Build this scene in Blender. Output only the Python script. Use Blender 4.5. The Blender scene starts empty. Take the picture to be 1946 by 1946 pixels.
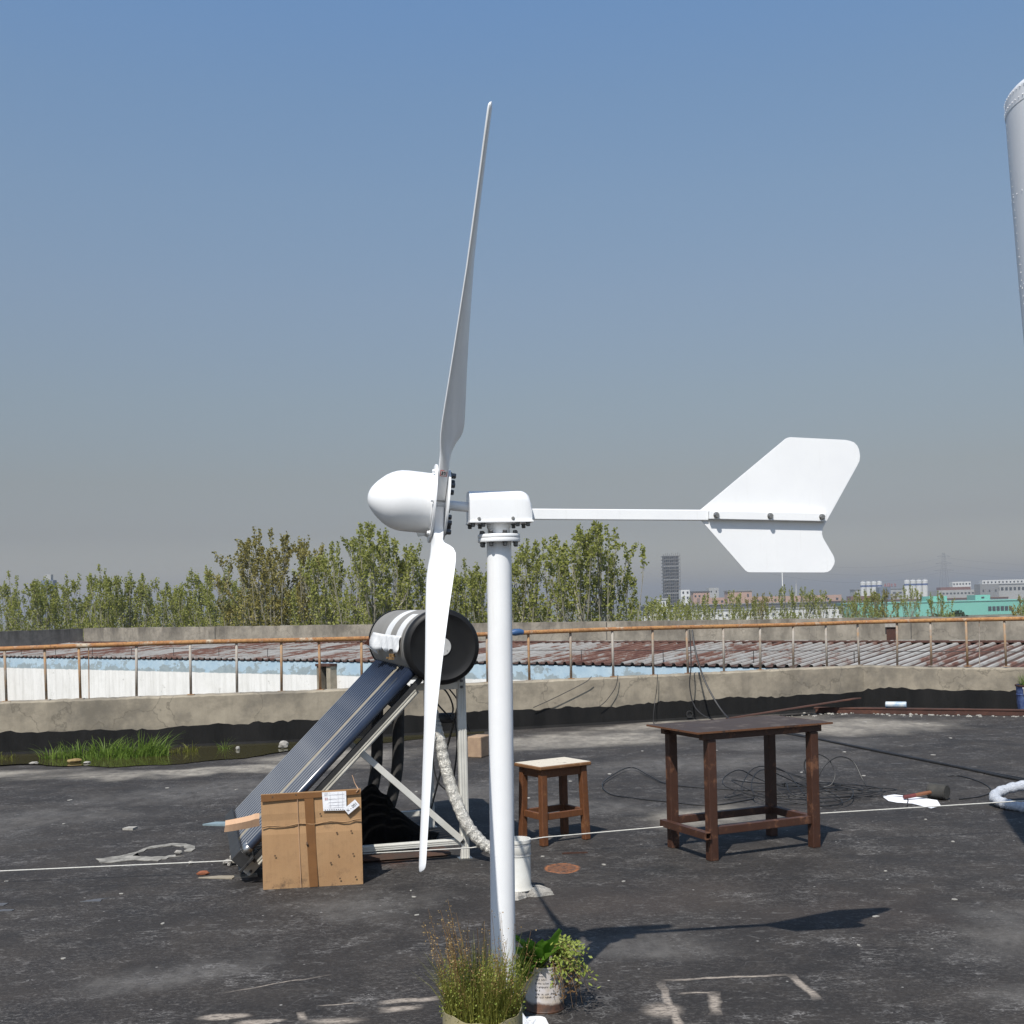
import bpy, bmesh, math, random
from mathutils import Vector, Matrix, Quaternion
R = math.radians
scene = bpy.context.scene
C = scene.collection
random.seed(7)

# ------------------------------------------------------------------ camera
cam = bpy.data.cameras.new('camera')
cam.sensor_width = 36.0
cam.lens = 36.0 * 2250.0 / 1946.0
cam.shift_y = 177.0 / 1946.0
cam.clip_start = 0.05
cam.clip_end = 12000
camo = bpy.data.objects.new('camera', cam)
C.objects.link(camo)
camo.matrix_world = Matrix.Translation((0, 0, 1.65)) @ Matrix.Rotation(R(90), 4, 'X') @ Matrix.Rotation(R(-1.4), 4, 'Z')
scene.camera = camo

# ------------------------------------------------------------------ world, sun, exposure
SUN_TO = Vector((-0.346 * 0.575, -0.938 * 0.575, 0.818)).normalized()
world = bpy.data.worlds.new('World')
scene.world = world
world.use_nodes = True
wn = world.node_tree.nodes
wl = world.node_tree.links
bg = wn['Background']
sky = wn.new('ShaderNodeTexSky')
sky.sky_type = 'NISHITA'
sky.sun_disc = False
sky.sun_elevation = R(54.9)
sky.sun_rotation = R(200.2)
sky.altitude = 0
sky.air_density = 1.0
sky.dust_density = 0.6
sky.ozone_density = 2.0
# flatten the glare towards the horizon, the same all the way round
tc = wn.new('ShaderNodeTexCoord')
sp = wn.new('ShaderNodeSeparateXYZ')
wl.new(tc.outputs['Generated'], sp.inputs[0])
rmp = wn.new('ShaderNodeValToRGB')
rmp.color_ramp.interpolation = 'LINEAR'
e = rmp.color_ramp.elements
SKY_STOPS = [(0.0000, (0.648, 0.585, 0.612, 1)), (0.0311, (0.648, 0.585, 0.612, 1)), (0.0634, (0.583, 0.493, 0.493, 1)), (0.1052, (0.694, 0.562, 0.495, 1)), (0.1708, (0.872, 0.736, 0.628, 1)), (0.2496, (1.051, 0.928, 0.823, 1)), (0.3238, (1.143, 1.090, 0.993, 1)), (0.3924, (1.155, 1.198, 1.150, 1)), (0.4551, (1.130, 1.287, 1.328, 1)), (1.0000, (0.961, 1.094, 1.129, 1))]
e[0].position, e[0].color = SKY_STOPS[0]
e[1].position, e[1].color = SKY_STOPS[-1]
for p_, c_ in SKY_STOPS[1:-1]:
    e.new(p_).color = c_
wl.new(sp.outputs['Z'], rmp.inputs[0])
mul = wn.new('ShaderNodeMixRGB')
mul.blend_type = 'MULTIPLY'
mul.inputs[0].default_value = 1.0
wl.new(sky.outputs[0], mul.inputs[1])
wl.new(rmp.outputs[0], mul.inputs[2])
wl.new(mul.outputs[0], bg.inputs[0])
bg.inputs[1].default_value = 0.10

sun = bpy.data.lights.new('sun', 'SUN')
sun.energy = 5.0
sun.angle = R(0.53)
sun.color = (1.0, 0.955, 0.89)
suno = bpy.data.objects.new('sun', sun)
C.objects.link(suno)
suno.rotation_euler = (-SUN_TO).to_track_quat('-Z', 'Y').to_euler()
suno.location = (-10, -20, 40)

vs = scene.view_settings
vs.view_transform = 'Standard'
vs.look = 'None'
vs.gamma = 1.0
vs.exposure = 0.17
vs.use_curve_mapping = False
scene.cycles.volume_bounces = 0
scene.cycles.max_bounces = 5
scene.cycles.diffuse_bounces = 3

# ------------------------------------------------------------------ materials
def new_mat(name):
    m = bpy.data.materials.new(name)
    m.use_nodes = True
    nt = m.node_tree
    return m, nt, nt.nodes, nt.links, nt.nodes['Principled BSDF']

def _noise(N, L, vec, scale, detail=6, rough=0.6, dist=0.0):
    n = N.new('ShaderNodeTexNoise')
    n.inputs['Scale'].default_value = scale
    n.inputs['Detail'].default_value = detail
    n.inputs['Roughness'].default_value = rough
    n.inputs['Distortion'].default_value = dist
    if vec is not None:
        L.new(vec, n.inputs['Vector'])
    return n.outputs['Fac']

noise_full = _noise

def _ramp(N, L, fac, stops, interp='LINEAR'):
    r = N.new('ShaderNodeValToRGB')
    r.color_ramp.interpolation = interp
    el = r.color_ramp.elements
    while len(el) < len(stops):
        el.new(0.5)
    for k, (p, c) in enumerate(stops):
        el[k].position = p
        el[k].color = (c, c, c, 1) if isinstance(c, (int, float)) else (*c, 1)
    L.new(fac, r.inputs[0])
    return r.outputs[0]

def _mix(N, L, fac, a, b, mode='MIX'):
    m = N.new('ShaderNodeMixRGB')
    m.blend_type = mode
    for i, v in enumerate((fac, a, b)):
        if isinstance(v, (int, float)):
            m.inputs[i].default_value = v if i == 0 else (v, v, v, 1)
        elif isinstance(v, tuple):
            m.inputs[i].default_value = (*v, 1)
        else:
            L.new(v, m.inputs[i])
    return m.outputs[0]

def _math(N, L, op, a, b=None, clamp=False):
    m = N.new('ShaderNodeMath')
    m.operation = op
    m.use_clamp = clamp
    for i, v in enumerate((a, b)):
        if v is None:
            continue
        if isinstance(v, (int, float)):
            m.inputs[i].default_value = v
        else:
            L.new(v, m.inputs[i])
    return m.outputs[0]

def _map(N, L, vec, loc=(0, 0, 0), rot=(0, 0, 0), scl=(1, 1, 1), typ='POINT'):
    m = N.new('ShaderNodeMapping')
    m.vector_type = typ
    m.inputs['Location'].default_value = loc
    m.inputs['Rotation'].default_value = rot
    m.inputs['Scale'].default_value = scl
    L.new(vec, m.inputs['Vector'])
    return m.outputs[0]

def _bump(N, L, bsdf, fac, strength=0.3, dist=0.01):
    b = N.new('ShaderNodeBump')
    b.inputs['Strength'].default_value = strength
    b.inputs['Distance'].default_value = dist
    L.new(fac, b.inputs['Height'])
    L.new(b.outputs[0], bsdf.inputs['Normal'])

def simple(name, c1, c2=None, scale=6.0, rough=0.6, metal=0.0, bump=0.0, bdist=0.004, stretch=(1, 1, 1), coat=0.0, spec=0.5, rvar=0.0):
    m, nt, N, L, B = new_mat(name)
    B.inputs['Roughness'].default_value = rough
    B.inputs['Metallic'].default_value = metal
    B.inputs['Specular IOR Level'].default_value = spec
    B.inputs['Coat Weight'].default_value = coat
    t = N.new('ShaderNodeTexCoord')
    v = _map(N, L, t.outputs['Object'], scl=stretch)
    f = _noise(N, L, v, scale)
    if c2 is None:
        c2 = tuple(x * 0.88 for x in c1)
    L.new(_ramp(N, L, f, [(0.35, c1), (0.65, c2)]), B.inputs['Base Color'])
    if rvar:
        L.new(_ramp(N, L, _noise(N, L, v, scale * 2.3), [(0.3, max(rough - rvar, 0.02)), (0.7, min(rough + rvar, 1))]), B.inputs['Roughness'])
    if bump:
        _bump(N, L, B, _noise(N, L, v, scale * 4, 8), bump, bdist)
    return m

MAT = {}
def m_white():
    m, nt, N, L, B = new_mat('white_paint')
    t = N.new('ShaderNodeTexCoord')
    v = t.outputs['Object']
    f = _noise(N, L, v, 4, 8, 0.7)
    col = _ramp(N, L, f, [(0.35, (0.82, 0.83, 0.835)), (0.7, (0.77, 0.78, 0.79))])
    run = _noise(N, L, _map(N, L, v, scl=(18, 18, 0.7)), 3, 8, 0.75)
    col = _mix(N, L, _ramp(N, L, run, [(0.56, 0.0), (0.78, 0.28)]), col, (0.52, 0.50, 0.46))
    spk = _noise(N, L, v, 90, 4, 0.7)
    col = _mix(N, L, _ramp(N, L, spk, [(0.70, 0.0), (0.76, 0.5)]), col, (0.42, 0.40, 0.37))
    L.new(col, B.inputs['Base Color'])
    L.new(_ramp(N, L, f, [(0.3, 0.24), (0.7, 0.42)]), B.inputs['Roughness'])
    B.inputs['Coat Weight'].default_value = 0.15
    _bump(N, L, B, _noise(N, L, v, 14, 6), 0.04, 0.003)
    return m
MAT['white_paint'] = m_white()
MAT['bolt'] = simple('bolt_steel', (0.16, 0.16, 0.16), (0.09, 0.09, 0.09), 30, 0.42, 0.8)
MAT['bolt_bright'] = simple('bolt_bright', (0.45, 0.44, 0.42), (0.3, 0.3, 0.29), 30, 0.3, 0.9)
MAT['sticker_red'] = simple('sticker_red', (0.55, 0.06, 0.05), None, 40, 0.5)
MAT['sticker_white'] = simple('sticker_white', (0.75, 0.72, 0.7), None, 40, 0.5)
MAT['ink'] = simple('ink', (0.03, 0.03, 0.035), None, 40, 0.6)
MAT['ink_grey'] = simple('ink_grey', (0.3, 0.3, 0.33), (0.5, 0.5, 0.52), 60, 0.6)
MAT['shard'] = simple('shard_grey', (0.10, 0.10, 0.105), (0.07, 0.07, 0.072), 20, 0.5)
MAT['aluminium'] = simple('aluminium', (0.66, 0.65, 0.60), (0.54, 0.53, 0.48), 5, 0.5, 0.12, bump=0.05, rvar=0.1)
MAT['tank_grey'] = simple('tank_grey', (0.245, 0.232, 0.21), (0.20, 0.19, 0.172), 4, 0.55, 0.0, bump=0.02)
MAT['black_plastic'] = simple('black_plastic', (0.007, 0.007, 0.0075), (0.011, 0.011, 0.011), 8, 0.5, spec=0.25)
MAT['dark_steel'] = simple('dark_steel', (0.05, 0.05, 0.05), (0.03, 0.03, 0.03), 8, 0.5, 0.4)
MAT['foam_black'] = simple('foam_black', (0.022, 0.021, 0.02), (0.04, 0.038, 0.035), 10, 0.85, bump=0.4, bdist=0.01)
MAT['cap_disc'] = simple('cap_disc', (0.45, 0.45, 0.44), (0.38, 0.38, 0.37), 12, 0.5)
MAT['label_silver'] = simple('label_silver', (0.74, 0.745, 0.74), (0.64, 0.645, 0.64), 9, 0.5, bump=0.1)
MAT['label_white'] = simple('label_white', (0.68, 0.69, 0.70), None, 9, 0.5)
MAT['label_orange'] = simple('label_orange', (0.35, 0.09, 0.04), None, 9, 0.5)
MAT['cable'] = simple('cable_black', (0.012, 0.012, 0.013), (0.022, 0.022, 0.022), 9, 0.5)
MAT['rope'] = simple('rope_white', (0.55, 0.54, 0.50), (0.45, 0.44, 0.40), 60, 0.9)
MAT['paper'] = simple('paper_white', (0.80, 0.81, 0.84), (0.75, 0.76, 0.79), 14, 0.8, bump=0.3, bdist=0.01)
MAT['rubber'] = simple('mallet_rubber', (0.028, 0.027, 0.024), (0.05, 0.047, 0.04), 14, 0.8, bump=0.3)
MAT['handle_wood'] = simple('handle_wood', (0.20, 0.075, 0.03), (0.13, 0.05, 0.022), 20, 0.6, stretch=(1, 8, 8))
MAT['handle_red'] = simple('handle_red', (0.13, 0.022, 0.02), (0.09, 0.02, 0.018), 20, 0.6)
MAT['soil'] = simple('soil', (0.03, 0.022, 0.015), (0.06, 0.045, 0.03), 30, 0.95, bump=0.8, bdist=0.02)
MAT['mortar'] = simple('mortar', (0.42, 0.40, 0.36), (0.27, 0.255, 0.23), 18, 0.95, bump=0.9, bdist=0.015)
MAT['chip'] = simple('debris_pale', (0.36, 0.345, 0.31), (0.25, 0.235, 0.21), 20, 0.9, bump=0.3)
MAT['chip_brown'] = simple('debris_brown', (0.28, 0.09, 0.04), (0.16, 0.06, 0.03), 20, 0.9, bump=0.3)
MAT['tarp'] = simple('tarp_black', (0.0016, 0.0016, 0.0016), (0.0024, 0.0024, 0.0024), 6, 1.0, bump=0.2, bdist=0.02, spec=0.03)
MAT['plastic_white'] = simple('pvc_white', (0.70, 0.70, 0.66), (0.60, 0.58, 0.52), 7, 0.4, bump=0.02)
MAT['wrap'] = simple('foam_wrap', (0.62, 0.65, 0.70), (0.45, 0.48, 0.53), 40, 0.35, bump=0.8, bdist=0.02)
MAT['sheet_blue'] = simple('sheet_blue', (0.22, 0.29, 0.32), (0.15, 0.2, 0.22), 9, 0.7)
MAT['blue_tape'] = simple('blue_tape', (0.03, 0.09, 0.22), None, 9, 0.5)
MAT['metal_sheet'] = simple('grey_sheet', (0.74, 0.75, 0.765), (0.66, 0.675, 0.70), 1.6, 0.4, 0.0, bump=0.06, bdist=0.02, stretch=(1, 1, 0.3))
MAT['bottle'] = simple('bottle_blue', (0.08, 0.24, 0.42), (0.55, 0.55, 0.52), 9, 0.5)
MAT['skin_building'] = simple('far_pink', (0.46, 0.29, 0.22), (0.40, 0.26, 0.2), 0.05, 0.9)
MAT['far_white'] = simple('far_white', (0.62, 0.62, 0.6), (0.54, 0.54, 0.53), 0.1, 0.85)
MAT['far_grey'] = simple('far_grey', (0.38, 0.38, 0.37), (0.32, 0.32, 0.31), 0.1, 0.85)
MAT['far_midgrey'] = simple('far_midgrey', (0.22, 0.22, 0.22), None, 0.1, 0.85)
MAT['far_dark'] = simple('far_dark', (0.055, 0.057, 0.06), (0.09, 0.09, 0.09), 0.1, 0.8)
MAT['far_brown'] = simple('far_brown', (0.17, 0.075, 0.045), None, 0.1, 0.85)
MAT['far_red'] = simple('far_red', (0.40, 0.10, 0.09), None, 0.1, 0.85)
MAT['far_redroof'] = simple('far_redroof', (0.16, 0.07, 0.055), None, 0.1, 0.85)
MAT['far_blue'] = simple('far_blue', (0.05, 0.09, 0.24), None, 0.1, 0.8)
MAT['far_bluegrey'] = simple('far_bluegrey', (0.13, 0.16, 0.21), None, 0.1, 0.8)
MAT['far_green'] = simple('far_turquoise', (0.17, 0.48, 0.39), (0.15, 0.43, 0.35), 0.05, 0.7)
MAT['far_glass'] = simple('far_glass', (0.03, 0.035, 0.04), None, 0.1, 0.25)
MAT['scaffold'] = simple('scaffold', (0.16, 0.15, 0.145), (0.10, 0.10, 0.10), 0.2, 0.8)
MAT['pylon'] = simple('pylon_steel', (0.2, 0.2, 0.21), None, 0.1, 0.7)

def m_wood(name, a, b, worn=None, worn_lo=0.55, scale=4, rough=0.55):
    m, nt, N, L, B = new_mat(name)
    B.inputs['Roughness'].default_value = rough
    t = N.new('ShaderNodeTexCoord')
    v = t.outputs['Object']
    g = _noise(N, L, _map(N, L, v, scl=(3, 3, 0.6)), scale * 8, 8, 0.65, 0.6)
    col = _ramp(N, L, g, [(0.3, a), (0.7, b)])
    big = _noise(N, L, v, scale * 1.3, 8, 0.7)
    if worn:
        col = _mix(N, L, _ramp(N, L, big, [(worn_lo, 0.0), (worn_lo + 0.09, 1.0)]), col, worn)
    L.new(col, B.inputs['Base Color'])
    L.new(_ramp(N, L, big, [(0.3, rough - 0.12), (0.7, rough + 0.2)]), B.inputs['Roughness'])
    _bump(N, L, B, g, 0.25, 0.003)
    return m
MAT['stool_wood'] = m_wood('stool_wood', (0.15, 0.056, 0.019), (0.085, 0.032, 0.012), (0.23, 0.105, 0.04), 0.57)
MAT['stool_top'] = m_wood('stool_seat', (0.62, 0.57, 0.48), (0.50, 0.45, 0.36), (0.055, 0.045, 0.04), 0.585, 7, 0.8)
MAT['stool_edge'] = m_wood('stool_seat_edge', (0.20, 0.095, 0.035), (0.13, 0.06, 0.022), (0.30, 0.18, 0.09), 0.56, 9, 0.7)
MAT['table_steel'] = m_wood('table_painted_steel', (0.064, 0.026, 0.014), (0.038, 0.0155, 0.009), (0.135, 0.060, 0.030), 0.545, 8, 0.5)
MAT['table_top'] = m_wood('table_ply_top', (0.052, 0.036, 0.029), (0.036, 0.025, 0.020), (0.085, 0.068, 0.058), 0.54, 5, 0.7)
MAT['table_edge'] = m_wood('table_ply_edge', (0.15, 0.062, 0.024), (0.09, 0.036, 0.015), (0.04, 0.02, 0.012), 0.55, 9, 0.7)

def m_rust(name, dark=0.0):
    m, nt, N, L, B = new_mat(name)
    B.inputs['Roughness'].default_value = 0.85
    t = N.new('ShaderNodeTexCoord')
    v = t.outputs['Object']
    f = _noise(N, L, v, 3.2, 9, 0.7)
    col = _ramp(N, L, f, [(0.30, (0.17, 0.07, 0.028)), (0.44, (0.38, 0.20, 0.075)), (0.54, (0.30, 0.135, 0.05)), (0.63, (0.44, 0.37, 0.27)), (0.72, (0.42, 0.38, 0.31))])
    sp2 = _noise(N, L, v, 40, 6, 0.7)
    col = _mix(N, L, _ramp(N, L, sp2, [(0.52, 0.0), (0.68, 0.8)]), col, (0.075, 0.035, 0.02))
    L.new(col, B.inputs['Base Color'])
    _bump(N, L, B, sp2, 0.5, 0.006)
    return m
MAT['rust_rail'] = m_rust('rust_rail')

def m_post():
    m, nt, N, L, B = new_mat('rust_post')
    B.inputs['Roughness'].default_value = 0.8
    t = N.new('ShaderNodeTexCoord')
    oi = N.new('ShaderNodeObjectInfo')
    v = t.outputs['Object']
    add = N.new('ShaderNodeVectorMath')
    add.operation = 'MULTIPLY_ADD'
    L.new(oi.outputs['Random'], add.inputs[0])
    add.inputs[1].default_value = (17, 31, 11)
    L.new(v, add.inputs[2])
    f = _noise(N, L, add.outputs[0], 5, 8, 0.7)
    sh = _math(N, L, 'MULTIPLY_ADD', oi.outputs['Random'], 0.35)
    sh.node.inputs[2].default_value = -0.17
    ff = _math(N, L, 'ADD', f, sh)
    L.new(_ramp(N, L, ff, [(0.34, (0.34, 0.31, 0.27)), (0.48, (0.25, 0.20, 0.155)), (0.60, (0.34, 0.205, 0.10)), (0.72, (0.22, 0.12, 0.065))]), B.inputs['Base Color'])
    return m
MAT['rust_post'] = m_post()

def m_rustplain():
    m, nt, N, L, B = new_mat('rust_plain')
    B.inputs['Roughness'].default_value = 0.9
    t = N.new('ShaderNodeTexCoord')
    f = _noise(N, L, t.outputs['Object'], 6, 9, 0.7)
    L.new(_ramp(N, L, f, [(0.3, (0.035, 0.018, 0.013)), (0.55, (0.070, 0.029, 0.020)), (0.68, (0.11, 0.045, 0.025)), (0.80, (0.40, 0.28, 0.16))]), B.inputs['Base Color'])
    _bump(N, L, B, f, 0.4, 0.01)
    return m
MAT['rust'] = m_rustplain()

def m_concrete(name, base=(0.235, 0.215, 0.175), dark=(0.12, 0.11, 0.095), stain_top=None, stain=0.7, xs=2.0):
    """weathered render: mottling, vertical run-off streaks starting at the top edge (stain_top = z of the top)"""
    m, nt, N, L, B = new_mat(name)
    B.inputs['Roughness'].default_value = 0.92
    t = N.new('ShaderNodeTexCoord')
    v = t.outputs['Object']
    f = _noise(N, L, v, 1.3, 9, 0.65)
    col = _ramp(N, L, f, [(0.36, dark), (0.50, base), (0.64, tuple(x * 1.2 for x in base))])
    blot = _noise(N, L, _map(N, L, v, scl=(1, 1, 1.4)), 3.4, 9, 0.72)
    col = _mix(N, L, _ramp(N, L, blot, [(0.50, 0.0), (0.66, 0.6)]), col, tuple(x * 0.55 for x in base))
    crk = N.new('ShaderNodeTexVoronoi')
    crk.feature = 'DISTANCE_TO_EDGE'
    crk.inputs['Scale'].default_value = 0.9
    cw = N.new('ShaderNodeVectorMath')
    cw.operation = 'MULTIPLY_ADD'
    cn = N.new('ShaderNodeTexNoise')
    cn.inputs['Scale'].default_value = 2.5
    cn.inputs['Detail'].default_value = 8
    L.new(v, cn.inputs['Vector'])
    L.new(cn.outputs['Color'], cw.inputs[0])
    cw.inputs[1].default_value = (0.9, 0.9, 0.9)
    L.new(v, cw.inputs[2])
    L.new(cw.outputs[0], crk.inputs['Vector'])
    col = _mix(N, L, _ramp(N, L, crk.outputs['Distance'], [(0.003, 0.55), (0.010, 0.0)]), col, tuple(x * 0.3 for x in base))
    f2 = _noise(N, L, v, 9, 9, 0.7)
    col = _mix(N, L, _ramp(N, L, f2, [(0.42, 0.0), (0.75, 0.45)]), col, tuple(x * 0.62 for x in base))
    st = _noise(N, L, _map(N, L, v, scl=(xs, xs, 0.12)), 4.0, 6, 0.7)
    if stain_top is not None:
        s3 = N.new('ShaderNodeSeparateXYZ')
        L.new(v, s3.inputs[0])
        h = _math(N, L, 'SUBTRACT', stain_top, s3.outputs['Z'])
        fall = _ramp(N, L, h, [(0.0, 1.0), (0.08, 0.9), (0.75, 0.0)])
        streak = _math(N, L, 'MULTIPLY', _ramp(N, L, st, [(0.42, 0.0), (0.62, stain)]), fall)
        col = _mix(N, L, streak, col, tuple(x * 0.30 for x in base))
    else:
        col = _mix(N, L, _ramp(N, L, st, [(0.5, 0.0), (0.7, stain * 0.6)]), col, tuple(x * 0.55 for x in base))
    L.new(col, B.inputs['Base Color'])
    _bump(N, L, B, f2, 0.35, 0.008)
    return m
MAT['concrete'] = m_concrete('parapet_render', (0.300, 0.262, 0.200), (0.150, 0.134, 0.108), None, 0.75, 1.0)
MAT['concrete_far'] = m_concrete('far_parapet_render', (0.30, 0.27, 0.22), (0.20, 0.18, 0.15), 1.18, 0.9, 0.45)
MAT['concrete_dark'] = m_concrete('dark_parapet_render', (0.16, 0.155, 0.145), (0.09, 0.09, 0.085), 1.18, 0.9, 0.8)  # darker copy of the far render, shade of the walls put into the colour
MAT['concrete_block'] = simple('block_tan', (0.36, 0.25, 0.16), (0.28, 0.19, 0.125), 12, 0.95, bump=0.6)
MAT['bitumen'] = simple('bitumen_black', (0.009, 0.009, 0.009), (0.016, 0.0155, 0.015), 3, 0.85, spec=0.12, bump=0.5, bdist=0.01, stretch=(1.5, 1.5, 0.4))

def m_paintwall():
    m, nt, N, L, B = new_mat('shed_painted_wall')
    B.inputs['Roughness'].default_value = 0.9
    t = N.new('ShaderNodeTexCoord')
    v = t.outputs['Object']
    s3 = N.new('ShaderNodeSeparateXYZ')
    L.new(v, s3.inputs[0])
    z = s3.outputs['Z']
    w = _noise(N, L, _map(N, L, v, scl=(1.2, 1.2, 0.6)), 2.0, 8, 0.7)
    edge = _math(N, L, 'ADD', z, _math(N, L, 'MULTIPLY', _math(N, L, 'SUBTRACT', w, 0.5), 0.10))
    blue = _ramp(N, L, _noise(N, L, v, 2.5, 8, 0.7), [(0.35, (0.31, 0.43, 0.53)), (0.65, (0.42, 0.53, 0.60))])
    pn = _noise(N, L, _map(N, L, v, scl=(1.0, 1.0, 1.5)), 1.6, 10, 0.72)
    h = _math(N, L, 'ADD', pn, _math(N, L, 'MULTIPLY', z, 0.55))
    grey = _ramp(N, L, _noise(N, L, v, 6, 8, 0.7), [(0.35, (0.30, 0.36, 0.38)), (0.65, (0.23, 0.28, 0.31))])
    top = _mix(N, L, _ramp(N, L, h, [(0.56, 1.0), (0.575, 0.0)]), blue, grey)
    hole = _noise(N, L, v, 3.2, 10, 0.75)
    top = _mix(N, L, _ramp(N, L, hole, [(0.655, 0.0), (0.67, 1.0)]), top, (0.16, 0.15, 0.14))
    wn_ = _noise(N, L, v, 1.1, 9, 0.7)
    white = _ramp(N, L, wn_, [(0.3, (0.66, 0.65, 0.62)), (0.55, (0.76, 0.75, 0.73)), (0.8, (0.6, 0.59, 0.56))])
    white = _mix(N, L, _ramp(N, L, hole, [(0.61, 0.0), (0.64, 0.75)]), white, (0.44, 0.43, 0.40))
    run = _noise(N, L, _map(N, L, v, scl=(1.4, 1.4, 0.10)), 3.0, 7, 0.7)
    white = _mix(N, L, _ramp(N, L, run, [(0.46, 0.0), (0.68, 0.6)]), white, (0.47, 0.46, 0.43))
    col = _mix(N, L, _ramp(N, L, edge, [(0.0, 0.0), (0.02, 1.0)]), white, top)
    # ramp input is z shifted so that the band starts 0.42 m under the eave (z = -0.07)
    L.new(col, B.inputs['Base Color'])
    return m, edge
_m, _ = m_paintwall()
MAT['shed_wall'] = _m
MAT['shed_blue'] = simple('shed_blue', (0.36, 0.48, 0.60), (0.27, 0.36, 0.43), 3, 0.9)

def m_roofsheet():
    m, nt, N, L, B = new_mat('corrugated_sheet')
    t = N.new('ShaderNodeTexCoord')
    oi = N.new('ShaderNodeObjectInfo')
    v = t.outputs['Object']
    add = N.new('ShaderNodeVectorMath')
    add.operation = 'MULTIPLY_ADD'
    L.new(oi.outputs['Random'], add.inputs[0])
    add.inputs[1].default_value = (37, 53, 7)
    L.new(v, add.inputs[2])
    f = _noise(N, L, _map(N, L, add.outputs[0], scl=(2.2, 0.5, 1)), 2.2, 9, 0.7)
    sh = N.new('ShaderNodeMath')
    sh.operation = 'MULTIPLY_ADD'
    L.new(oi.outputs['Random'], sh.inputs[0])
    sh.inputs[1].default_value = 0.24
    sh.inputs[2].default_value = -0.05
    ff = _math(N, L, 'ADD', f, sh.outputs[0])
    s3 = N.new('ShaderNodeSeparateXYZ')
    L.new(v, s3.inputs[0])
    rib = _ramp(N, L, ff, [(0.38, (0.42, 0.41, 0.385)), (0.55, (0.30, 0.285, 0.26)), (0.62, (0.17, 0.085, 0.06)), (0.75, (0.10, 0.04, 0.028))])
    pan = _ramp(N, L, ff, [(0.36, (0.10, 0.082, 0.07)), (0.47, (0.085, 0.056, 0.043)), (0.56, (0.085, 0.045, 0.033)), (0.72, (0.062, 0.027, 0.02))])
    # rust and dirt collect in the pans, the ribs stay cleaner
    L.new(_mix(N, L, _ramp(N, L, s3.outputs['Z'], [(0.012, 0.0), (0.03, 1.0)]), pan, rib), B.inputs['Base Color'])
    L.new(_ramp(N, L, ff, [(0.45, 0.55), (0.6, 0.9)]), B.inputs['Roughness'])
    return m
MAT['roof_sheet'] = m_roofsheet()

def m_cardboard():
    m, nt, N, L, B = new_mat('cardboard')
    B.inputs['Roughness'].default_value = 0.88
    t = N.new('ShaderNodeTexCoord')
    v = t.outputs['Object']
    f = _noise(N, L, v, 4, 8, 0.65)
    col = _ramp(N, L, f, [(0.3, (0.40, 0.245, 0.122)), (0.7, (0.335, 0.195, 0.092))])
    fl = _noise(N, L, _map(N, L, v, scl=(60, 60, 1)), 3, 3, 0.5)
    col = _mix(N, L, _ramp(N, L, fl, [(0.4, 0.0), (0.8, 0.25)]), col, (0.27, 0.155, 0.075))
    d = _noise(N, L, v, 14, 10, 0.75)
    s3 = N.new('ShaderNodeSeparateXYZ')
    L.new(v, s3.inputs[0])
    low = _ramp(N, L, s3.outputs['Z'], [(0.0, 1.0), (0.10, 0.25), (0.33, 0.15), (0.365, 0.8), (0.385, 0.2), (0.56, 0.1)])
    dirt = _math(N, L, 'MULTIPLY', _ramp(N, L, d, [(0.50, 0.0), (0.66, 0.9)]), low)
    col = _mix(N, L, dirt, col, (0.085, 0.055, 0.035))
    L.new(col, B.inputs['Base Color'])
    _bump(N, L, B, fl, 0.08, 0.002)
    return m
MAT['cardboard'] = m_cardboard()
MAT['cardboard_light'] = simple('cardboard_inside', (0.50, 0.32, 0.20), (0.45, 0.28, 0.17), 6, 0.9, bump=0.1)
MAT['tape'] = simple('packing_tape', (0.20, 0.095, 0.035), (0.165, 0.078, 0.03), 9, 0.35)
MAT['scuff'] = simple('nail_mark', (0.10, 0.06, 0.035), None, 40, 0.9)

def m_tube():
    m, nt, N, L, B = new_mat('solar_tube')
    t = N.new('ShaderNodeTexCoord')
    oi = N.new('ShaderNodeObjectInfo')
    v = t.outputs['Object']
    f = _noise(N, L, _map(N, L, v, scl=(6, 6, 1)), 3, 6, 0.6)
    blue = _ramp(N, L, f, [(0.3, (0.012, 0.019, 0.038)), (0.7, (0.020, 0.029, 0.052))])
    s3 = N.new('ShaderNodeSeparateXYZ')
    L.new(t.outputs['Normal'], s3.inputs[0])
    up = _math(N, L, 'ADD', s3.outputs['Y'], _math(N, L, 'MULTIPLY', _math(N, L, 'SUBTRACT', f, 0.5), 0.25))
    # pale stripe along each crown: dust and sky reflection, painted in by normal
    L.new(_mix(N, L, _ramp(N, L, up, [(0.74, 0.0), (0.90, 0.8)]), blue, (0.21, 0.21, 0.205)), B.inputs['Base Color'])
    B.inputs['Roughness'].default_value = 0.22
    B.inputs['Metallic'].default_value = 0.0
    B.inputs['Coat Weight'].default_value = 0.5
    B.inputs['Coat Roughness'].default_value = 0.2
    L.new(_ramp(N, L, _noise(N, L, v, 5, 6), [(0.3, 0.22), (0.7, 0.42)]), B.inputs['Roughness'])
    return m
MAT['tube'] = m_tube()
MAT['tube_dust'] = simple('solar_tube_faded', (0.26, 0.235, 0.18), (0.2, 0.17, 0.13), 4, 0.5)

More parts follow.
